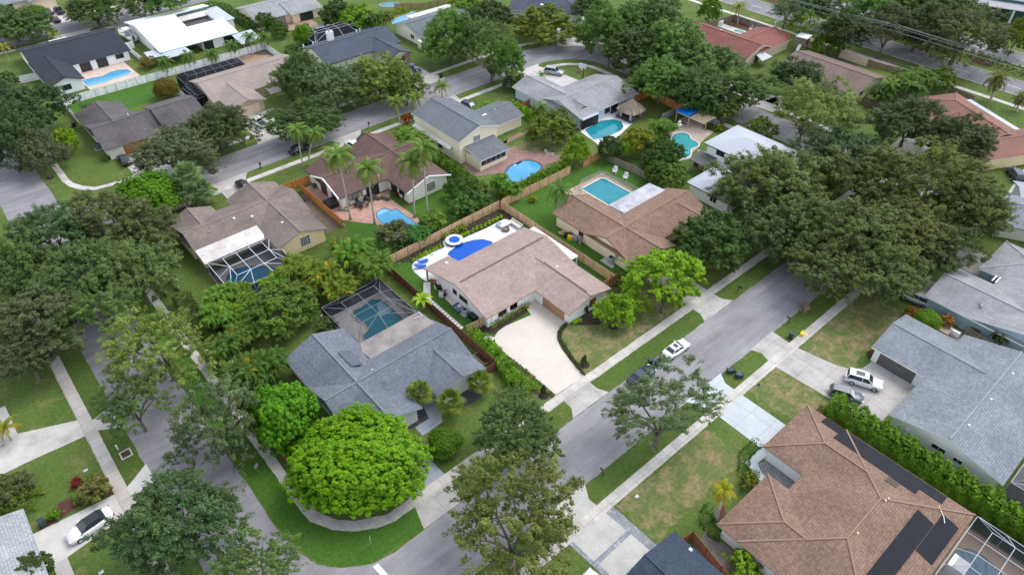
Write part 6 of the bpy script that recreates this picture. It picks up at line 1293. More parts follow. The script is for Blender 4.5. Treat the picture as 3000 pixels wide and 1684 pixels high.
# young planting, shrubs in rows
ball = crown_mesh('lime_ball', 91, 14, 5, .36, .2, 14, .17, -.4, .1, .1, .15, .4)
def ballshrub(x, y, r, label, group, col=(.20, .33, .012)):
    o = bpy.data.objects.new('ball_shrub', ball); C.objects.link(o); o.location = (x, y, r * .7); o.scale = (r, r, r * .9); o.color = (*col, 1); o.rotation_euler = (0, 0, rng.uniform(0, 6)); tag(o, label, 'shrub', group)
def row(a, b, n, r, label, group, col=(.27, .47, .016), two=.0):
    for i in range(n):
        t = i / (n - 1); ballshrub(a[0] + (b[0] - a[0]) * t + rng.uniform(-.1, .1), a[1] + (b[1] - a[1]) * t + rng.uniform(-.1, .1) + two * (i % 2), r * rng.uniform(.85, 1.15), label, group, col)
row((48.30,81.22), (54.31,81.28), 18, .25, 'lime ball shrub in the row left of the raised spa', 'lime ball shrubs left of the spa', two=.45)
row((58.87,81.41), (60.49,81.16), 6, .25, 'lime ball shrub in the short row right of the raised spa', 'lime ball shrubs right of the spa', two=.3)
row((61.27,81.22), (68.18,81.09), 16, .27, 'lime ball shrub in the row toward the outdoor sofa', 'lime ball shrubs near the sofa', two=.4)
for k, (p, lab) in enumerate((((56.61,83.58), 'young yellow palm in the mulch nearest the raised spa'), ((58.74,83.41), 'young yellow palm middle of three by the tan fence'), ((60.46,83.21), 'young yellow palm farthest right of three by the tan fence'))):
    palm(lab, 'small', (.22, .27, .03), (p[0], p[1], 0, 0, .5), 1.0, 0, .08, group='young palms in the mulch bed')
row((58.35,52.53), (59.51,52.14), 4, .3, 'lime ball shrub in the mulch at the garage corner', 'lime ball shrubs by the garage corner')
for p, lab in (((53.38,45.52), 'tiny conifer in the right mulch ring by the pale driveway'), ((45.05,45.21), 'tiny conifer in the left mulch ring by the pale driveway'), ((61.19,52.76), 'slim dark conifer at the white garage gable')):
    o = bpy.data.objects.new('young_conifer', ball); C.objects.link(o); o.location = (p[0], p[1], .8); o.scale = (.38, .38, .85); o.color = (.03, .075, .02, 1); tag(o, lab, 'shrub')
for i, p in enumerate(((57.64,99.84), (58.44,100.12), (58.10,98.00))): ballshrub(p[0], p[1], .5, ('dark red cordyline left of three below the maroon eave', 'dark red cordyline middle of three below the maroon eave', 'dark red cordyline right of three below the maroon eave')[i], 'red cordylines', (.16, .02, .03))
ballshrub(*(76.05,81.30), .75, 'yellow green young shrub on the lawn of the lone coconut palm', 'lawn shrubs', (.20, .26, .02)); ballshrub(*(-8.58,69.83), .7, 'bright round shrub in the red mulch bed', 'red bed shrubs', (.14, .26, .015)); ballshrub(*(-11.41,69.28), .75, 'bright shrub at the red bed end by the white sedan', 'red bed shrubs', (.09, .20, .015))
ballshrub(*(-8.10,72.16), .7, 'dark red shrub beside the hibiscus bush', 'red bed shrubs', (.16, .025, .03)); ballshrub(*(86.24,18.92), .6, 'reddish flowering shrub at the dark garage corner', 'corner shrubs', (.14, .06, .03)); ballshrub(*(54.25,17.96), 1.1, 'yellow green shrub between low hedge and rust roof', 'corner shrubs', (.12, .16, .02)); ballshrub(*(44.45,12.02), 1.6, 'bright round shrub by the rust brown fence end', 'corner shrubs', (.13, .24, .015))
ballshrub(*(76.01,123.12), 1.1, 'orange red croton bed below the foxtail palms', 'croton bed', (.30, .07, .02)); ballshrub(*(72.26,119.30), 1.1, 'lime shrub beside the orange croton bed', 'croton bed', (.16, .30, .015))
ballshrub(*(92.24,99.45), 1.2, 'golden brown shrub on the dry backyard lawn', 'backyard shrubs', (.17, .15, .02)); ballshrub(*(133.56,69.82), 1.6, 'leafy shrub behind the metal hip roof corner', 'backyard shrubs', (.12, .17, .03)); ballshrub(*(125.43,74.97), 1.0, 'yellow shrub in the paved yard by the pergola', 'backyard shrubs', (.18, .22, .03)); ballshrub(*(124.28,77.25), .9, 'dark spiky shrub beside the pergola', 'backyard shrubs', (.06, .10, .02)); ballshrub(*(47.48,72.50), .5, 'potted dark green shrub by the white side wall', 'potted plants', (.04, .08, .02))

# ------------------------------------------------------------------ vehicles
CARW = paint('car_white', (.80, .80, .80), .22, .02, spec=.6); CARG = paint('car_grey', (.11, .12, .135), .22, .05, spec=.6); CARB = paint('car_black', (.02, .021, .026), .2, .1, spec=.6); CARS = paint('car_silver', (.46, .48, .51), .25, .03, .3, spec=.6); CARN = paint('car_navy', (.03, .045, .09), .2, .1, spec=.6)
CGLASS = paint('car_glass', (.03, .04, .05), .06, .1, spec=.8); SUNSHADE = paint('windscreen_shade', (.45, .52, .50), .3, .1); LAMP = paint('lamp_lens', (.62, .63, .64), .15, .02); TAIL = paint('tail_lens', (.30, .012, .012), .2, .05)
SPEC = {  # body stations (x, half width, top, bottom); cabin (rear x, front x, half width, z) low and high; wheel radius, wheel x
 'sedan': ([(-2.42, .66, .74, .45), (-2.32, .82, .95, .30), (-1.6, .91, 1.02, .24), (-.6, .93, .98, .22), (.8, .93, .96, .22), (1.5, .91, .92, .24), (2.15, .83, .80, .26), (2.42, .62, .62, .38)], (-1.80, 1.12, .80, .94), (-1.05, .22, .60, 1.42), .34, (-1.40, 1.42)),
 'suv': ([(-2.48, .74, 1.0, .5), (-2.42, .88, 1.12, .36), (-1.6, .97, 1.14, .30), (-.5, .98, 1.12, .28), (.9, .98, 1.10, .28), (1.6, .95, 1.06, .30), (2.25, .88, .95, .33), (2.48, .70, .75, .45)], (-2.36, 1.15, .86, 1.08), (-2.05, .35, .68, 1.72), .38, (-1.45, 1.50)),
 'pickup': ([(-2.95, .86, 1.05, .55), (-2.85, .95, 1.08, .45), (-1.6, .99, 1.08, .42), (-.5, 1.0, 1.12, .40), (1.0, 1.0, 1.15, .40), (1.9, .97, 1.12, .42), (2.7, .92, 1.02, .45), (2.9, .78, .80, .55)], (-.75, 1.35, .88, 1.10), (-.55, .70, .70, 1.82), .40, (-1.85, 1.85))}
def vehicle(name, label, kind, pm, x, y, head, cat=None, roofm=None, group=None, shade=False, sunroof=False, scale=1.0):
    st, lo, hi, wr, wx = SPEC[kind]; t = thing(name, label, cat or {'sedan': 'car', 'suv': 'car', 'pickup': 'truck'}[kind], (x, y, .03), R(head), group); t.scale = (scale,) * 3
    b = MB(); v = []; n = 8
    for X, w_, zt, zb in st: v += [(X, -w_ * .9, zb), (X, -w_, zb + .18), (X, -w_, zt - .16), (X, -w_ * .82, zt), (X, w_ * .82, zt), (X, w_, zt - .16), (X, w_, zb + .18), (X, w_ * .9, zb)]
    f = [(i * n + j, i * n + (j + 1) % n, (i + 1) * n + (j + 1) % n, (i + 1) * n + j) for i in range(len(st) - 1) for j in range(n)] + [tuple(range(n - 1, -1, -1)), tuple(range((len(st) - 1) * n, len(st) * n))]
    b.add(v, f); me = b.mesh('body', pm, True); bm = bmesh.new(); bm.from_mesh(me); bmesh.ops.recalc_face_normals(bm, faces=bm.faces); bm.to_mesh(me); bm.free()
    o = bpy.data.objects.new('body', me); C.objects.link(o); o.parent = t
    (r0, r1, hw, z0), (q0, q1, hv, z1) = lo, hi
    A = [(r0, -hw, z0 - .05), (r1, -hw, z0 - .05), (r1, hw, z0 - .05), (r0, hw, z0 - .05), (q0, -hv, z1), (q1, -hv, z1), (q1, hv, z1), (q0, hv, z1)]
    g_ = MB().add(A, [(0, 1, 5, 4), (2, 3, 7, 6), (3, 0, 4, 7), (4, 5, 6, 7)]).build('window', CGLASS, t)
    MB().add([A[1], A[2], A[6], A[5]], [(0, 1, 2, 3)]).build('windscreen', SUNSHADE if shade else CGLASS, t)
    rf = MB().box(((q0 + q1) / 2, 0, z1 + .02), (q1 - q0 + .16, hv * 2 + .10, .07), taper=.92)
    for i, j in ((0, 4), (1, 5), (2, 6), (3, 7)): rf.bar(A[i], A[j], .08)
    for s_ in (-1, 1): rf.bar((-.35, s_ * hw, z0), (-.32, s_ * hv, z1), .07)
    ro = rf.build('roof', roofm or pm, t)
    if sunroof: MB().box(((q0 + q1) / 2 + .12, 0, z1 + .06), ((q1 - q0) * .5, hv * 1.3, .02)).build('sunroof', CGLASS, ro)
    for X in wx:
        for s_ in (-1, 1):
            wv = MB(); yc = s_ * (st[3][1] - .10); wv.tube([(X, yc - .12, wr), (X, yc + .12, wr)], wr, 16); wo = wv.build('wheel', RUBBER, t); MB().tube([(X, yc + s_ * .10, wr), (X, yc + s_ * .13, wr)], wr * .64, 12).build('rim', CHROME, wo)
    for s_ in (-1, 1):
        X = st[-2][0]; w_ = st[-2][1]; MB().box((X + .05, s_ * w_ * .80, st[-2][2] - .10), (.30, .30, .13)).build('headlight', LAMP, t)
        X = st[1][0]; MB().box((X - .02, s_ * st[1][1] * .84, st[1][2] - .16), (.16, .28, .16)).build('tail_light', TAIL, t)
        MB().box((r1 - .45, s_ * (hw + .22), z0 + .05), (.14, .20, .14)).build('mirror', pm, t)
    if kind == 'pickup': MB().box((-1.86, 0, 1.10), (1.95, 1.62, .06)).build('cargo_bed', BLACK, t)
    return t
vehicle('parked_car', 'white sedan with sunroof parked along the street kerb', 'sedan', CARW, 65.35, 38.35, -2, sunroof=True)
vehicle('parked_car', 'dark sedan half hidden under the sparse street oak', 'sedan', CARN, 57.51, 38.2, 0)
vehicle('parked_car', 'white seven seat vehicle with black glass roof by the dark garage door', 'suv', CARW, *(80.33,17.10), -66, sunroof=True)
vehicle('parked_car', 'dark grey vehicle with pale windscreen shade by the long hedge', 'suv', CARG, *(76.14,17.41), -64, shade=True, scale=.9)
vehicle('parked_car', 'white sedan with black roof on the lower left driveway', 'sedan', CARW, *(-8.66,64.97), 186, roofm=CARB, scale=1.08)
vehicle('pickup_truck', 'white pickup with open bed on the tan house driveway', 'pickup', CARW, *(50.26,143.81), 98, scale=.92)
vehicle('parked_car', 'silver vehicle on the driveway of the silver roofed house', 'suv', CARS, *(118.19,119.89), -62)
vehicle('parked_car', 'dark blue sedan left of the black pickup at the top left', 'sedan', CARN, *(33.87,248.67), 100); vehicle('pickup_truck', 'black pickup beside two dark cars at the top left', 'pickup', CARB, *(36.68,247.30), 94, scale=.95); vehicle('parked_car', 'black sedan nearest the road at the top left', 'sedan', CARB, *(33.76,240.52), 98)
vehicle('parked_car', 'dark blue hatchback behind the two storey roof', 'suv', CARN, *(90.54,118.99), -78, shade=True, scale=.92); vehicle('parked_car', 'blue black car at the brick garage driveway', 'suv', CARN, *(92.58,144.67), -80, scale=.92)
vehicle('parked_car', 'black car at the top of the maroon house driveway', 'suv', CARB, *(64.16,121.93), 30, scale=.95); vehicle('parked_car', 'white car nosing out beside the maroon roof peak', 'suv', CARW, *(60.73,121.02), 95, scale=.95)
vehicle('parked_car', 'dark car on the middle street behind the verge palms', 'sedan', CARB, *(51.57,127.39), 5); vehicle('parked_car', 'black car peeking out behind the yellow house roof', 'sedan', CARB, *(36.63,121.73), 95)
vehicle('parked_car', 'silver grey vehicle with black bumper at the teal house', 'suv', CARS, *(102.97,20.38), 95); vehicle('parked_car', 'dark car at the orange brown garage door', 'sedan', CARB, *(22.25,146.92), 90)
vehicle('parked_car', 'white car on the driveway at the street bend head', 'suv', CARW, *(140.53,135.83), 40); vehicle('parked_car', 'white car just entering the bottom edge on the paver driveway', 'suv', CARW, *(30.73,20.65), 92)
vehicle('parked_car', 'grey car in the shade of the lower right oaks', 'suv', CARS, *(107.08,25.37), 95, scale=.95); vehicle('parked_car', 'navy car by the ribbed metal roof', 'suv', CARN, *(154.12,24.77), 40)
bt = thing('motor_boat', 'white open motor boat with small canopy behind the white fence', 'boat', (44.94,212.51) + (.5,), R(97)); L = 8.2; v = []
for X, w_, zt in ((-4.1, 1.15, 1.25), (-2, 1.3, 1.2), (1, 1.25, 1.3), (3, .8, 1.5), (4.1, .08, 1.7)): v += [(X, -w_, zt), (X, -w_ * .55, .25), (X, w_ * .55, .25), (X, w_, zt)]
MB().add(v, [(i * 4 + j, i * 4 + j + 1, i * 4 + 5 + j, i * 4 + 4 + j) for i in range(4) for j in range(3)] + [(3, 2, 1, 0), (16, 17, 18, 19)]).build('hull', WHITE, bt); MB().box((-.3, 0, .95), (6.6, 1.9, .08)).build('deck', OFFWHITE, bt); MB().box((-.6, 0, 1.45), (1.2, .8, 1.0)).build('console', GREYM, bt); MB().box((-.8, 0, 2.9), (2.2, 1.7, .1)).build('canopy', WHITE, bt)
pm_ = MB()
for a in (-1, 1):
    for b_ in (-.7, .7): pm_.bar((-.8 + a * .8, b_, 1), (-.8 + a * .9, b_, 2.9), .06)
pm_.build('canopy_frame', CHROME, bt); MB().box((2.4, 0, 1.3), (1.2, 1.0, .3)).build('seat', WHITE, bt); MB().tube([(-4.2, 0, .4), (-4.3, 0, 1.7)], [.2, .28], 8).build('engine', BLACK, bt)

# ------------------------------------------------------------------ bins, mailboxes, signs, lamps
BING = paint('bin_green', (.022, .055, .055), .5, .1); BINY = paint('bin_yellow', (.80, .52, .01), .5, .05); BINB = paint('bin_black', (.02, .025, .03), .5, .1); BING2 = paint('bin_grey', (.14, .16, .18), .5)
def bin_(label, m, x, y, rz=0, lying=False, lidm=None):
    t = thing('wheelie_bin', label, 'bin', (x, y, .38 if lying else 0), R(rz))
    if lying: t.rotation_euler = (0, R(90), R(rz))
    MB().box((0, 0, .56), (.56, .62, 1.0), taper=1.18).build('body', m, t); MB().box((.0, 0, 1.10), (.74, .80, .09), taper=.86).build('lid', lidm or m, t)
    for s_ in (-1, 1): MB().tube([(-.3, s_ * .24, .14), (-.3, s_ * .34, .14)], .14, 10).build('wheel', RUBBER, t)
    return t
bin_('dark green bin standing beside the yellow recycling box', BING, *(80.68,28.83), 20); bin_('dark teal bin lying on its side on the verge', BING, *(67.49,30.80), -20, True); bin_('navy bin lid end bin lying beside the dark teal one', CARN, *(67.75,29.63), -35, True)
bin_('dark teal bin left of two beside the white sedan', BING, *(60.65,39.20), 15); bin_('navy bin right of two beside the white sedan', CARN, *(61.10,38.39), 15); bin_('dark teal bin by the orange fence gate', BING, *(42.80,113.09), 10); bin_('grey bin with black lid by the orange fence', BING2, *(43.29,110.01), 15, lidm=BINB)
bin_('dark bin beside the mottled roof corner', BING, *(-12.79,69.10), 10); bin_('black bin on the verge under the drooping oak', BINB, *(95.42,136.69), 10); bin_('dark bin on the lawn edge by the brown grey gable', BINB, *(18.92,169.81), 10); bin_('black bin by the clipped bush and teal wall', BINB, *(98.78,18.66), 20); bin_('black bin against the teal wall under the eave', BINB, *(103.16,16.60), 20)
bx = thing('recycling_box', 'bright yellow recycling box on the sidewalk edge', 'box', (82.65,28.03) + (.03,), R(15)); MB().box((0, 0, .19), (.75, .5, .38), taper=1.12).build('body', BINY, bx); MB().box((0, 0, .385), (.86, .60, .04)).build('rim', BINY, bx)
MBW = paint('brown_post', (.13, .085, .06), .8); MBK = paint('dark_post', (.05, .04, .04), .7)
def mailbox(label, x, y, rz=0, m=MBW):
    t = thing('mailbox', label, 'mailbox', (x, y, 0), R(rz)); MB().box((0, 0, .55), (.12, .12, 1.1)).build('post', m, t); MB().box((0, -.1, .98), (.10, .75, .10)).build('arm', m, t); b = MB(); b.tube([(0, -.55, 1.18), (0, .05, 1.18)], .15, 10); b.build('box', m, t); MB().box((.16, -.1, 1.28), (.02, .18, .08)).build('flag', TAIL, t)
for lab, p, rz in (('brown mailbox on the verge by the firewood pile', (83.19,30.78), 180), ('brown mailbox at the street edge below the wide olive oak', (41.65,30.63), 180), ('dark mailbox on the verge right of the grey middle street oaks', (68.12,126.71), 0), ('dark mailbox at the left end of the verge palms', (42.23,126.43), 0), ('dark mailbox on the verge near the white pickup', (43.78,136.70), 180), ('dark mailbox by the yellow house driveway apron', (42.35,126.59), 0), ('black mailbox before the black roof notch', (28.81,230.05), 0), ('weathered mailbox on the verge past the yellow green tree', (83.57,40.30), 0)): mailbox(lab, p[0], p[1], rz, MBW if 'brown' in lab else MBK)
def sign(label, x, y, rz, h=2.3):
    t = thing('street_sign', label, 'sign', (x, y, 0), R(rz)); MB().tube([(0, 0, 0), (0, 0, h)], .04, 8).build('post', CHROME, t); MB().box((0, 0, h - .3), (.62, .03, .62)).build('sign_plate', GREYM, t)
sign('grey street sign seen edge on at the grassy corner', *(14.69,41.16), 62, 2.6); sign('small white sign on a post at the left street verge', *(9.47,59.12), 30, 1.9)
gt = thing('storm_drain', 'rusty square storm drain grate set in a concrete frame', 'drain', (-2.11,73.02) + (.02,), R(0)); fr = MB()
for a in ((0, -.62, 1.4, .16), (0, .62, 1.4, .16), (-.62, 0, .16, 1.08), (.62, 0, .16, 1.08)): fr.box((a[0], a[1], .04), (a[2], a[3], .1))
fr.build('frame', PLAINCONC, gt); ba = MB()
for k in range(9): ba.box((-.48 + k * .12, 0, .03), (.06, 1.06, .06))
ba.build('grate', paint('rust', (.13, .065, .045), .9, .3), gt)
for lab, p, m in (('small white marker post beside the storm drain', (-2.63,74.47), WHITE),): t = thing('marker_post', lab, 'post', p + (0,)); MB().tube([(0, 0, 0), (0, 0, .75)], .11, 10).build('post', m, t); MB().tube([(0, 0, .75), (0, 0, .80)], .13, 10).build('cap', m, t)
for lab, p in (('pale utility cover on the dry lawn by the paver driveway', (42.65,25.92)), ('white utility cover at the sidewalk by the concrete drive', (69.09,26.50)), ('white utility cover near the pale new driveway', (69.10,26.49)), ('pale utility cover on the small left lawn', (-6.77,73.81)), ('white utility cover by the walkway at the bottom left', (-9.56,58.65))):
    t = thing('utility_cover', lab, 'utility cover', p + (.02,)); MB().box((0, 0, .03), (.55, .4, .07)).build('box', PLAINCONC, t); MB().box((0, 0, .07), (.42, .28, .02)).build('lid', paint('cover_lid', (.52, .60, .62), .6), t)
lp = thing('street_lamp', 'white twin armed street lamp standing beside the avenue', 'street lamp', (201.27,95.51) + (0,)); lp.location.z = 0
MB().tube([(0, 0, 0), (0, 0, 9.6)], [.22, .14], 10).build('pole', WHITE, lp)
for d_, z in (((-1.3, .6), 9.5), ((2.4, -.9), 7.2)): a = MB(); a.tube([(0, 0, z - .9), (d_[0] * .4, d_[1] * .4, z - .2), (d_[0], d_[1], z)], .07, 8); ao = a.build('arm', WHITE, lp); MB().box((d_[0], d_[1], z), (.75, .4, .16), math.atan2(d_[1], d_[0])).build('lamp_head', WHITE, ao)
WIRE = paint('wire', (.20, .21, .22), .5)
for i, (a, b) in enumerate((((185.29,97.43), (187.63,38.68)), ((186.16,96.67), (190.15,39.59)), ((184.87,99.50), (188.00,38.36)), ((185.93,94.04), (188.02,38.95)))):
    z = (9.5, 9.5, 8.5, 9.8)[i]; A = Vector(a + (z,)); B_ = Vector(b + (z,)); d = B_ - A; A -= d * .5; B_ += d * .5; P = [A + (B_ - A) * (k / 24) - Vector((0, 0, 1.0 * math.sin(PI * ((k * 2) % 24) / 24) * .6)) for k in range(25)]
    o = MB().tube(P, .05, 5).build('power_line', WIRE); tag(o, ('power line second from the top over the avenue trees', 'power line topmost over the avenue trees', 'power line lowest of four over the avenue trees', 'power line third from the top over the avenue trees')[i], 'power line', 'power lines along the avenue')
w0 = thing('log_pile', 'heap of cut logs and branches at the street edge', 'log pile', (87.95,30.95) + (0,)); rng.seed(4)
for k in range(14): a = rng.uniform(.4, 1.3); x = rng.uniform(-.7, .7); y = rng.uniform(-.6, .6); l_ = rng.uniform(.5, 1.1); MB().tube([(x - l_ * math.cos(a), y - l_ * math.sin(a), .1 + .04 * k), (x + l_ * math.cos(a), y + l_ * math.sin(a), .14 + .04 * k)], rng.uniform(.06, .13), 7).build('log', paint('log_wood', (.27, .19, .12), .9, .3), w0)

# ------------------------------------------------------------------ garden and terrace things
ACM = paint('ac_grey', (.36, .37, .39), .5)
def ac(label, x, y, s_=1.0, m=None):
    t = thing('air_conditioner', label, 'air conditioner', (x, y, .03)); t.scale = (s_,) * 3; MB().box((0, 0, .05), (1.15, 1.15, .1)).build('pad', PLAINCONC, t); MB().lathe((0, 0, .1), [(.50, 0), (.50, .85), (.46, .92)], 12).build('casing', m or ACM, t); MB().lathe((0, 0, 1.02), [(.36, 0), (.36, .02)], 16).build('fan_grille', DARK, t)
ac('grey air conditioner beside the white side wall and blue box', *(46.88,65.15), 1.0, paint('ac_pale', (.50, .51, .53), .5)); ac('grey air conditioner before the brown back door', *(73.52,58.96), 1.15); ac('pale air conditioner below the teal wall', *(102.73,12.80), 1.0, paint('ac_pale', (.50, .51, .53), .5)); ac('dark air conditioner at the brown grey gable', *(19.88,156.00), 1.2, paint('ac_dark', (.12, .13, .17), .5))
STONE = paint('white_paver', (.74, .73, .70), .8, .06)
st_ = [(46.67,74.96), (46.25,74.41), (45.84,73.84), (45.44,73.28), (45.05,72.71), (44.72,72.06)]
for k, p in enumerate(st_): o = MB().box((p[0], p[1], .04), (1.15, .62, .07), R(-41)).build('stepping_stone', STONE); tag(o, 'wide white stepping stone in the short flight below the white deck', 'stepping stone', 'wide stepping stones')
for k in range(13):
    a = (44.60,71.32); b = (44.51,63.12); p = (a[0] + (b[0] - a[0]) * k / 12, a[1] + (b[1] - a[1]) * k / 12); o = MB().box((p[0], p[1], .04), (.68, .52, .07)).build('stepping_stone', STONE); tag(o, 'small white stepping stone in the long line along the red brown fence', 'stepping stone', 'small stepping stones')
for k, p in enumerate(((46.13,58.82), (46.51,58.27))): o = MB().box((p[0], p[1], .04), (.75, .75, .07), .3).build('stepping_stone', STONE); tag(o, ('left of two square white stones by the bright hedge', 'right of two square white stones by the bright hedge')[k], 'stepping stone')
def lounger(label, x, y, rz, cm, fm, back=.5):
    t = thing('sun_lounger', label, 'lounger', (x, y, .03), R(rz)); MB().box((-.35, 0, .34), (1.3, .64, .10)).build('seat', cm, t); s_ = MB(); s_.add([(.30, -.32, .30), (.30, .32, .30), (.95, .32, .30 + back), (.95, -.32, .30 + back), (.30, -.32, .40), (.30, .32, .40), (.95, .32, .40 + back), (.95, -.32, .40 + back)], [(3, 2, 1, 0), (4, 5, 6, 7), (0, 1, 5, 4), (1, 2, 6, 5), (2, 3, 7, 6), (3, 0, 4, 7)]); s_.build('backrest', cm, t)
    for a in (-.85, .55):
        for b_ in (-.27, .27): MB().box((a, b_, .15), (.06, .06, .30)).build('leg', fm, t)
BLUEF = paint('royal_blue_fabric', (.0, .10, .52), .7, .05)
lounger('blue sun lounger nearer the mulch bed on the white deck', *(49.28,79.89), 165, BLUEF, WHITE); lounger('blue sun lounger beside the roof post on the white deck', *(48.22,79.01), 150, BLUEF, WHITE)
WICK = paint('dark_wicker', (.055, .048, .045), .8, .2); GREYC = paint('grey_cushion', (.34, .34, .34), .8)
lounger('dark wicker lounger left of three on the paver terrace', *(52.67,102.00), 110, WICK, WICK); lounger('dark wicker lounger middle of three on the paver terrace', *(53.92,101.63), 110, WICK, WICK); lounger('dark wicker daybed right of three on the paver terrace', *(55.16,100.31), 110, WICK, WICK, .1)
sf = thing('outdoor_sofa', 'L shaped grey wicker sofa with pale cushions on the white deck', 'sofa', (67.18,78.44) + (.03,)); CUSH = paint('pale_cushion', (.62, .58, .53), .8); SW = paint('grey_wicker', (.36, .38, .40), .7, .15)
MB().box((1.1, -.9, .22), (.9, 3.0, .44)).build('base', SW, sf); MB().box((1.0, -.9, .5), (.8, 2.9, .14)).build('cushion', CUSH, sf); MB().box((1.5, -.9, .6), (.16, 3.0, .45)).build('backrest', CUSH, sf); MB().box((-.5, .2, .22), (2.2, .85, .44)).build('base', SW, sf); MB().box((-.5, .15, .5), (2.1, .78, .14)).build('cushion', WHITE, sf); MB().box((-.2, .62, .6), (1.6, .16, .45)).build('backrest', WHITE, sf)
tb = thing('side_table', 'grey cube table at the left end of the outdoor sofa', 'table', (65.96,79.39) + (.03,)); MB().box((0, 0, .22), (.9, .9, .44)).build('base', SW, tb); MB().box((0, 0, .46), (.98, .98, .05)).build('top', GREYM, tb)
fp = thing('fire_pit', 'round dark stone fire pit on the white deck', 'fire pit', (66.03,77.72) + (.03,)); MB().lathe((0, 0, 0), [(.72, 0), (.74, .40), (.48, .41), (.46, .22)], 24).build('stone_ring', paint('pit_stone', (.16, .115, .10), .9, .3), fp); MB().lathe((0, 0, .30), [(.34, 0), (.34, .03)], 16).build('ash_bed', paint('ash', (.27, .20, .18), .9), fp)
tt = thing('patio_table', 'round dark patio table with a closed tan umbrella', 'table', (50.61,101.42) + (.03,)); MB().lathe((0, 0, .70), [(.80, 0), (.80, .05)], 22).build('tabletop', paint('slate_top', (.05, .06, .085), .4), tt); MB().tube([(0, 0, 0), (0, 0, .72)], .07, 8).build('leg', DARK, tt)
um = thing('patio_umbrella', 'closed tan umbrella rising from the dark patio table', 'umbrella', (50.61,101.42) + (.03,)); MB().tube([(0, 0, .75), (0, 0, 2.7)], .03, 8).build('pole', DARK, um); MB().lathe((0, 0, 1.0), [(.24, 0), (.18, .8), (.06, 1.55), (.01, 1.75)], 10).build('canopy', paint('tan_fabric', (.50, .34, .16), .8), um)
def chair(label, x, y, rz, m, group=None, s_=1.0):
    t = thing('garden_chair', label, 'chair', (x, y, .03), R(rz), group); t.scale = (s_,) * 3; MB().box((0, 0, .43), (.52, .52, .06)).build('seat', m, t); MB().box((-.25, 0, .74), (.06, .52, .6)).build('backrest', m, t)
    for a in (-.22, .22):
        for b_ in (-.22, .22): MB().box((a, b_, .21), (.05, .05, .42)).build('leg', m, t)
    for b_ in (-.27, .27): MB().box((0, b_, .64), (.5, .05, .05)).build('armrest', m, t)
p = (50.61,101.42)
for k in range(5): a = .5 + k * 1.2; chair('dark metal chair around the round patio table', p[0] + 1.15 * math.cos(a), p[1] + 1.15 * math.sin(a), math.degrees(a) + 180, DARK, 'chairs round the patio table')
chair('white plastic chair left of two under the sunroom eave', *(77.67,97.29), -80, WHITE, None, 1.15); chair('white plastic chair right of two under the sunroom eave', *(79.03,97.49), -80, WHITE, None, 1.15); chair('red chair under the sunroom eave', *(80.59,97.81), -80, paint('red_plastic', (.42, .035, .035), .5)); chair('pale blue chair under the sunroom eave', *(81.46,97.90), -80, paint('pale_blue_plastic', (.42, .55, .66), .5))
chair('white lawn seat left of two by the weathered slat fence', *(95.00,77.87), 200, WHITE, None, 1.5); chair('white lawn seat right of two by the weathered slat fence', *(94.84,74.87), 200, WHITE, None, 1.5); chair('white chair on the red mulch pool deck right end', *(179.41,104.03), 120, WHITE, None, 1.6); chair('white chair at the red roof ridge end of the pool deck', *(180.15,103.12), 60, WHITE, None, 1.3)
ty = thing('toy_cart', 'yellow toy cart by the sunroom wall', 'toy', (76.62,97.38) + (.03,), .4); MB().box((0, 0, .5), (.9, .6, .4), taper=1.2).build('tub', BINY, ty)
for a in (-.3, .3): MB().tube([(a, -.35, .18), (a, .35, .18)], .18, 10).build('wheel', BLACK, ty)
for k in range(6): p = (89.52,104.93); q = (91.35,105.08); chair('white folding chair in the row along the cream garage wall', p[0] + (q[0] - p[0]) * k / 5, p[1] + (q[1] - p[1]) * k / 5, -90, WHITE, 'white chairs by the cream wall', .8)
sw = thing('lounge_frame', 'white tube lounge chair frame at the terrace edge', 'lounger', (90.10,91.81) + (.03,), 2.2); f_ = MB()
for a, b_ in (((-.9, -.35, .35), (.3, -.35, .35)), ((-.9, .35, .35), (.3, .35, .35)), ((.3, -.35, .35), (.9, -.35, .95)), ((.3, .35, .35), (.9, .35, .95)), ((.9, -.35, .95), (.9, .35, .95)), ((-.9, -.35, .35), (-.9, .35, .35))): f_.bar(a, b_, .07)
f_.build('frame', WHITE, sw)
for a in (-.7, .4):
    for b_ in (-.35, .35): MB().bar((a, b_, .35), (a, b_, 0), .06).build('leg', WHITE, sw)
ht = thing('hot_tub', 'black covered hot tub against the orange stained fence', 'hot tub', (46.26,105.20) + (.03,), R(0)); MB().box((0, 0, .45), (2.1, 2.3, .9)).build('cabinet', BLACK, ht); MB().box((0, 0, .95), (2.2, 2.4, .12), taper=.95).build('cover', paint('tub_cover', (.03, .03, .032), .6), ht); MB().box((-.1, .3, 1.02), (.7, .12, .02)).build('green_stripe', paint('green_stripe', (.05, .25, .03), .6), ht)
gi = thing('grill_island', 'stainless outdoor kitchen counter under the maroon eave', 'grill', (49.60,103.48) + (.03,), R(12)); MB().box((0, 0, .45), (2.6, .75, .9)).build('cabinet', CHROME, gi); MB().box((0, 0, .93), (2.8, .85, .06)).build('counter', PALEW, gi); MB().box((-.5, 0, 1.1), (.9, .6, .3)).build('grill_hood', CHROME, gi)
pd = thing('doormat', 'dark rubber mat lying on the paver terrace', 'mat', (47.14,102.24) + (.04,), R(-42)); MB().box((0, 0, .01), (2.2, .55, .03)).build('mat', DARKDOOR, pd)
fl = thing('pool_float', 'blue inflatable ring leaning under the maroon eave', 'toy', (57.12,103.87) + (.15,)); MB().lathe((0, 0, 0), [(.35, .05), (.55, 0), (.65, .12), (.55, .22), (.35, .17)], 18).build('ring', BLUEF, fl)
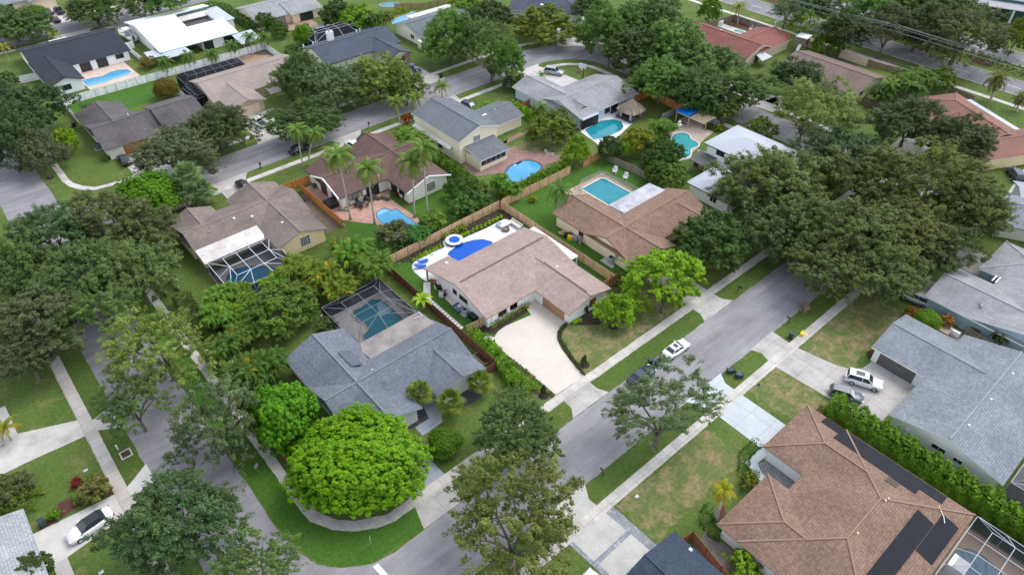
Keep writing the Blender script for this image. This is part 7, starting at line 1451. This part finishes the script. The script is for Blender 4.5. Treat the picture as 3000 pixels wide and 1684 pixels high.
gs = thing('garbage_sack', 'green storage tub by the maroon side wall', 'tub', (47.16,112.78) + (.03,)); MB().box((0, 0, .35), (.9, .7, .7), taper=1.1).build('tub', paint('bright_green_plastic', (.02, .20, .07), .5), gs); MB().box((0, 0, .72), (1.05, .82, .06)).build('lid', BING, gs)
bp = thing('equipment_box', 'black pump box against the white side wall', 'box', (47.27,63.45) + (.03,), 0); MB().box((0, 0, .4), (1.1, 1.5, .8)).build('cabinet', BLACK, bp); MB().box((0, 0, .82), (1.15, 1.55, .05)).build('lid', BINB, bp)
sb = thing('sand_box', 'blue play box with toys beside the pale air conditioner', 'sandbox', (47.04,66.79) + (.03,), 0); s4 = MB()
for a in ((0, -.85, 1.8, .1), (0, .85, 1.8, .1), (-.85, 0, .1, 1.6), (.85, 0, .1, 1.6)): s4.box((a[0], a[1], .2), (a[2], a[3], .4))
s4.build('frame', paint('blue_grey_plastic', (.06, .14, .24), .5), sb); MB().box((0, 0, .15), (1.6, 1.6, .1)).build('floor', paint('teal_grey', (.16, .24, .26), .8), sb); MB().lathe((.1, 0, .2), [(.3, 0), (.4, .25), (.2, .45)], 10).build('toy_heap', OFFWHITE, sb)
gym = thing('exercise_bench', 'black and white exercise bike and weights by the white side wall', 'exercise machine', (47.08,70.60) + (.03,), .6); MB().bar((-.6, 0, .1), (.6, 0, .1), .1).bar((-.3, 0, .1), (-.2, 0, 1.2), .1).bar((.4, 0, .1), (.3, 0, .9), .1).bar((-.2, -.3, 1.2), (-.2, .3, 1.2), .08).build('frame', BLACK, gym); MB().lathe((.0, 0, .35), [(.3, -.05), (.3, .05)], 14).build('flywheel', BLACK, gym); MB().box((.3, 0, .95), (.3, .25, .1)).build('saddle', BLACK, gym); MB().box((-.5, .5, .4), (.2, .7, .8)).build('weight_rack', WHITE, gym)
po_ = thing('plant_pot', 'terracotta pot at the white house corner', 'pot', (47.62,74.22) + (.03,)); MB().lathe((0, 0, 0), [(.25, 0), (.4, .55), (.36, .6), (.32, .5)], 14).build('pot', paint('terracotta', (.42, .16, .08), .8), po_)
rb = thing('raised_bed', 'wooden raised garden bed behind the red brown fence end', 'planter', (42.88,55.90) + (.02,), 0); r4 = MB()
for a in ((-.65, 0, .1, 2.6), (.65, 0, .1, 2.6), (0, -1.25, 1.2, .1), (0, 1.25, 1.2, .1)): r4.box((a[0], a[1], .2), (a[2], a[3], .4))
r4.build('frame', paint('bed_wood', (.40, .25, .13), .8, .2), rb); MB().box((0, 0, .14), (1.2, 2.4, .2)).build('soil', MULCH, rb)
jk = [('yellow tub in the clutter beside the pale yellow wall', (72.79,68.13), (.7, .7, .8), BINY), ('dark crate in the clutter nearest the shrub', (72.95,69.03), (.8, .9, .7), BLACK), ('grey plastic tub in the clutter by the wall', (74.15,69.03), (1.0, .7, .6), BING2), ('upturned grey table in the clutter', (73.65,67.59), (1.3, 1.0, .7), GREYC), ('folded grey panel leaning in the clutter', (73.51,66.26), (.9, .4, 1.2), GREYM), ('dark brown planter box in the clutter by the wall', (74.72,69.48), (1.0, .8, .6), paint('brown_box', (.10, .06, .045), .8))]
for lab, q, d_, m in jk: t = thing('storage_tub', lab, 'tub', q + (.02,), .5); MB().box((0, 0, d_[2] / 2), d_, taper=1.1).build('body', m, t); MB().box((0, 0, d_[2] + .02), (d_[0] * 1.12, d_[1] * 1.12, .05)).build('rim', m, t)
for k, q in enumerate(((72.74,69.62), (72.75,69.30), (73.46,69.62))): o = MB().box((q[0], q[1], .45), (.3, 2.2, .06), .3 + .1 * k).build('plank', paint('pale_plank', (.62, .45, .26), .7)); tag(o, ('pale plank left of the clutter heap', 'pale plank middle of the clutter heap', 'pale plank right of the clutter heap')[k], 'plank')
# thatched hut
hu = thing('tiki_hut', 'thatched tiki hut with curtains on the dark deck', 'hut', (115.63,92.08) + (.04,)); TH = tinted('thatch', (.40, .325, .245), .95, .35); mb = MB(); rng.seed(3)
for ring, (r, z) in enumerate(((2.75, 2.15), (2.3, 2.55), (1.8, 2.95), (1.25, 3.35), (.7, 3.75))):
    for k in range(44):
        a = 2 * PI * (k + .5 * (ring % 2)) / 44; b_ = a + .17; l_ = rng.uniform(.5, .8); R0 = r - .42; g_ = rng.uniform(.7, 1.2); q_ = lambda an, rr: rr / max(abs(math.cos(an)), abs(math.sin(an))) ** .55
        mb.add([(q_(a, R0) * math.cos(a), q_(a, R0) * math.sin(a), z + .5), (q_(b_, R0) * math.cos(b_), q_(b_, R0) * math.sin(b_), z + .5), (q_(b_, r + .1) * math.cos(b_), q_(b_, r + .1) * math.sin(b_), z - l_ * .5), (q_(a, r + .1) * math.cos(a), q_(a, r + .1) * math.sin(a), z - l_ * .4)], [(0, 1, 2, 3)], (g_, g_ * .98, g_ * .95, 1))
mb.lathe((0, 0, 2.2), [(2.6, 0), (1.2, 1.2), (.25, 1.85), (.12, 2.1)], 20, .75); mb.build('thatch_roof', TH, hu); MB().lathe((0, 0, 4.15), [(.2, 0), (.25, .25), (.02, .3)], 8).build('roof_cap', BARK, hu)
for a in (-1.7, 1.7):
    for b_ in (-1.7, 1.7): MB().tube([(a, b_, 0), (a, b_, 2.4)], .12, 8).build('post', PBARK, hu); MB().box((a * .98, b_ * .85, 1.2), (.12, .5, 2.2)).build('curtain', WHITE, hu)
MB().box((.4, .5, .45), (2.2, 1.4, .9)).build('bar_counter', paint('dark_wood', (.05, .045, .045), .6), hu); MB().box((-.8, -1.3, .3), (1.2, .5, .5)).build('bench', paint('bench_wood', (.25, .19, .10), .8), hu)
# person beside the hut (skinned figure)
SKIN = paint('skin', (.50, .27, .18), .6, .05)
ps = thing('person', 'bare chested person in red brown shorts standing by the hut', 'person', (112.56,93.57) + (.04,), R(-60)); vs = [(0, 0, .92), (0, 0, 1.15), (0, 0, 1.40), (0, 0, 1.50), (.01, 0, 1.60), (.01, 0, 1.72), (-.02, .10, .86), (.0, .11, .48), (-.02, .12, .08), (.14, .12, .03), (-.02, -.10, .86), (.06, -.11, .48), (.0, -.12, .08), (.16, -.12, .03), (0, .18, 1.38), (.02, .25, 1.12), (.14, .24, .90), (.19, .23, .83), (0, -.18, 1.38), (.04, -.25, 1.12), (.2, -.2, .98), (.26, -.18, .95)]
es = [(0, 1), (1, 2), (2, 3), (3, 4), (4, 5), (0, 6), (6, 7), (7, 8), (8, 9), (0, 10), (10, 11), (11, 12), (12, 13), (2, 14), (14, 15), (15, 16), (16, 17), (2, 18), (18, 19), (19, 20), (20, 21)]; rd = [.15, .13, .15, .06, .10, .08, .09, .065, .045, .03, .09, .065, .045, .03, .06, .045, .035, .03, .06, .045, .035, .03]
me = bpy.data.meshes.new('body'); me.from_pydata(vs, es, []); me.materials.append(SKIN); ob = bpy.data.objects.new('body', me); C.objects.link(ob); ob.parent = ps; md = ob.modifiers.new('skin', 'SKIN'); sb_ = ob.modifiers.new('sub', 'SUBSURF'); sb_.levels = 1; sb_.render_levels = 1
for i, r_ in enumerate(rd): me.skin_vertices[0].data[i].radius = (r_, r_)
me.skin_vertices[0].data[0].use_root = True
MB().lathe((.0, 0, 1.66), [(.115, 0), (.12, .06), (.08, .13), (.01, .15)], 12).build('hair', paint('dark_hair', (.035, .022, .015), .7), ps); MB().tube([(-.01, .09, .98), (0, .12, .55)], [.135, .12], 10).tube([(-.01, -.09, .98), (.03, -.12, .55)], [.135, .12], 10).build('shorts', paint('red_shorts', (.26, .07, .04), .8), ps)
# pergola with blue awning, fountain, basketball hoop, playhouse
pg = thing('pergola', 'pale wood pergola with open slats and a blue fabric awning', 'pergola', (123.4, 80.6, .03)); PGW = paint('pergola_wood', (.56, .44, .31), .7, .12)
for a, b_ in ((-2.0, 3.2), (1.9, 3.2), (-2.0, -.2), (1.9, -.2), (-1.2, -4.2), (2.2, -4.2)): MB().box((a, b_, 1.2), (.14, .14, 2.4)).build('post', PGW, pg)
for b_ in (-2.0, 2.0): MB().box((b_, -.5, 2.38), (.14, 7.8, .18)).build('beam', PGW, pg)
for k in range(11): MB().box((.2, -.55 - k * .36, 2.5), (4.4, .12, .10)).build('slat', PGW, pg)
aw = MB(); n_ = 8; aw.add([(-2.3 + 4.6 * i / n_, .0 + 3.6 * j / n_, 2.62 - .18 * math.sin(PI * i / n_) * math.sin(PI * j / n_)) for j in range(n_ + 1) for i in range(n_ + 1)], [(j * (n_ + 1) + i, j * (n_ + 1) + i + 1, (j + 1) * (n_ + 1) + i + 1, (j + 1) * (n_ + 1) + i) for j in range(n_) for i in range(n_)]); aw.build('awning', paint('blue_awning', (.0, .16, .52), .7, .06), pg)
gw = MB().box((126.4, 80.5, .8), (.2, 9.5, 1.6)).build('garden_wall', paint('grey_render', (.30, .31, .35), .8)); tag(gw, 'grey rendered wall behind the pergola', 'wall'); gw = MB().box((121.6, 86.2, .75), (4.2, .2, 1.5)).build('garden_wall', paint('grey_render', (.30, .31, .35), .8)); tag(gw, 'short grey wall left of the blue awning', 'wall')
fo = thing('garden_fountain', 'white tiered garden fountain before the pergola slab', 'fountain', (119.48,81.32) + (.03,)); MB().lathe((0, 0, 0), [(.4, 0), (.3, .1), (.14, .2), (.12, .75), (.6, .9), (.62, 1.0), (.14, .95), (.1, 1.5), (.34, 1.6), (.35, 1.66), (.08, 1.62), (.07, 2.0), (.01, 2.2)], 18).build('basin', WHITE, fo)
bh = thing('basketball_hoop', 'basketball hoop with white framed backboard by the lawn', 'basketball hoop', (121.74,113.24) + (0,), R(200)); MB().box((0, 0, .9), (.2, .2, 1.8)).build('pad', BLACK, bh); MB().tube([(0, 0, 1.8), (0, 0, 2.6), (.5, 0, 3.2)], .06, 8).build('pole', BLACK, bh); bb = MB().box((.62, 0, 3.5), (.05, 1.8, 1.1)).build('backboard', paint('clear_board', (.52, .58, .62), .2), bh); fb = MB()
for a in ((0, -.55, 1.8, .08), (0, .55, 1.8, .08)): fb.box((.65, 0, 3.5 + a[1]), (.06, 1.8, .09))
for a in (-.88, .88): fb.box((.65, a, 3.5), (.06, .09, 1.0))
fb.box((.66, 0, 3.55), (.05, .6, .06)).box((.66, 0, 3.2), (.05, .6, .06)).box((.66, -.28, 3.37), (.05, .06, .4)).box((.66, .28, 3.37), (.05, .06, .4)); fb.build('frame', WHITE, bb); MB().tube([(.95 + .23 * math.cos(a), .23 * math.sin(a), 3.05) for a in np.linspace(0, 2 * PI, 13)], .02, 5).build('ring', TAIL, bh); MB().lathe((.95, 0, 2.6), [(.12, 0), (.23, .45)], 10).build('net', WHITE, bh)
ph_ = thing('playhouse', 'raised wooden playhouse with white sheet roof and slide', 'playhouse', (177.90,87.29) + (0,), R(10)); PW = paint('play_wood', (.23, .19, .16), .8, .2)
MB().box((0, 0, 2.9), (2.6, 2.6, 1.8)).build('cabin', PW, ph_); MB().box((0, 0, 4.0), (3.4, 3.2, .12)).build('roof', WHITE, ph_)
for a in (-1.2, 1.2):
    for b_ in (-1.2, 1.2): MB().box((a, b_, 1.0), (.16, .16, 2.0)).build('post', PW, ph_)
MB().box((-.5, -1.33, 2.9), (.8, .06, 1.3)).build('door', DARK, ph_); sl = MB(); sl.add([(-1.3, -.4, 2.1), (-1.3, .4, 2.1), (-3.6, .4, .2), (-3.6, -.4, .2), (-1.3, -.4, 2.0), (-1.3, .4, 2.0), (-3.6, .4, .1), (-3.6, -.4, .1)], [(0, 1, 2, 3), (7, 6, 5, 4), (0, 3, 7, 4), (2, 1, 5, 6)]); sl.build('slide', WHITE, ph_)
# far terraces
def table(label, x, y, m, d=(2.2, 1.0, .74), rz=0):
    t = thing('patio_table', label, 'table', (x, y, .03), R(rz)); MB().box((0, 0, d[2]), (d[0], d[1], .06)).build('tabletop', m, t)
    for a in (-.42, .42):
        for b_ in (-.4, .4): MB().box((a * d[0], b_ * d[1], d[2] / 2), (.08, .08, d[2])).build('leg', m, t)
TEAK = paint('teak', (.52, .39, .25), .7)
table('long teak table on the black house terrace', *(34.12,199.65), TEAK, (2.6, 1.1, .74), 0)
for k, q in enumerate(((28.76,199.82), (30.22,200.46))): t = thing('garden_sofa', ('cream garden sofa left of two by the long blue pool', 'cream garden sofa right of two by the long blue pool')[k], 'sofa', q + (.03,), R(-60 if k else 0)); MB().box((0, 0, .25), (2.0, .9, .5)).build('base', CUSH, t); MB().box((0, .4, .6), (2.0, .2, .5)).build('backrest', CUSH, t)
gr = thing('barbecue', 'stainless barbecue with black cover cart by the peach house', 'barbecue', (78.65,191.87) + (.03,), R(20)); MB().box((0, 0, .45), (1.6, .7, .9)).build('cart', CHROME, gr); MB().box((0, 0, 1.1), (1.2, .65, .4)).build('hood', CHROME, gr); MB().box((1.9, .8, .4), (1.8, 1.6, .8)).build('side_cover', BLACK, gr)
wt = thing('deck_box', 'white covered furniture heap on the red mulch pool deck', 'garden furniture', (177.22,112.57) + (.05,), .5); MB().box((0, 0, .6), (2.6, 1.4, 1.1), taper=.8).build('cover', WHITE, wt); MB().box((1.2, .2, 1.1), (.6, .8, .9), taper=.7).build('cover_top', WHITE, wt)
for lab, q, d_, m in (('dark blue tarp covered stack in the teal side yard', (101.14,14.96), (2.6, 1.6, .9), paint('blue_tarp', (.10, .13, .18), .6)), ('tan board box in the teal side yard', (99.03,14.18), (1.6, 1.6, .8), paint('cardboard', (.36, .29, .22), .8)), ('green and white board stack before the fence', (99.88,13.44), (.5, 2.4, .8), WHITE), ('white shelf against the teal wall', (104.96,11.63), (1.6, .5, 1.3), WHITE), ('dark cabinet right of the white shelf', (105.34,10.21), (1.6, .6, 1.2), DARKDOOR), ('brown lattice crate in the teal side yard', (102.98,11.05), (2.0, 1.4, 1.2), paint('lattice', (.16, .115, .095), .8)), ('black mat box on the teal house path', (101.34,19.33), (2.2, 1.0, .4), BLACK), ('grey cabinet at the end of the grey brown fence', (102.87,5.54), (1.6, 1.4, 1.6), GREYC), ('tan furniture and purple toy heap by the metal roof yard', (109.69,67.59), (1.2, 1.0, .8), paint('tan_box', (.50, .35, .18), .8)), ('purple cushion heap by the metal roof yard', (110.28,68.98), (1.4, 1.2, .7), paint('purple_cloth', (.20, .05, .24), .8))):
    t = thing('storage_box', lab, 'box', q + (.03,), R(0)); MB().box((0, 0, d_[2] / 2), d_, taper=.96).build('body', m, t); MB().box((0, 0, d_[2] + .02), (d_[0], d_[1], .05)).build('lid', m, t)
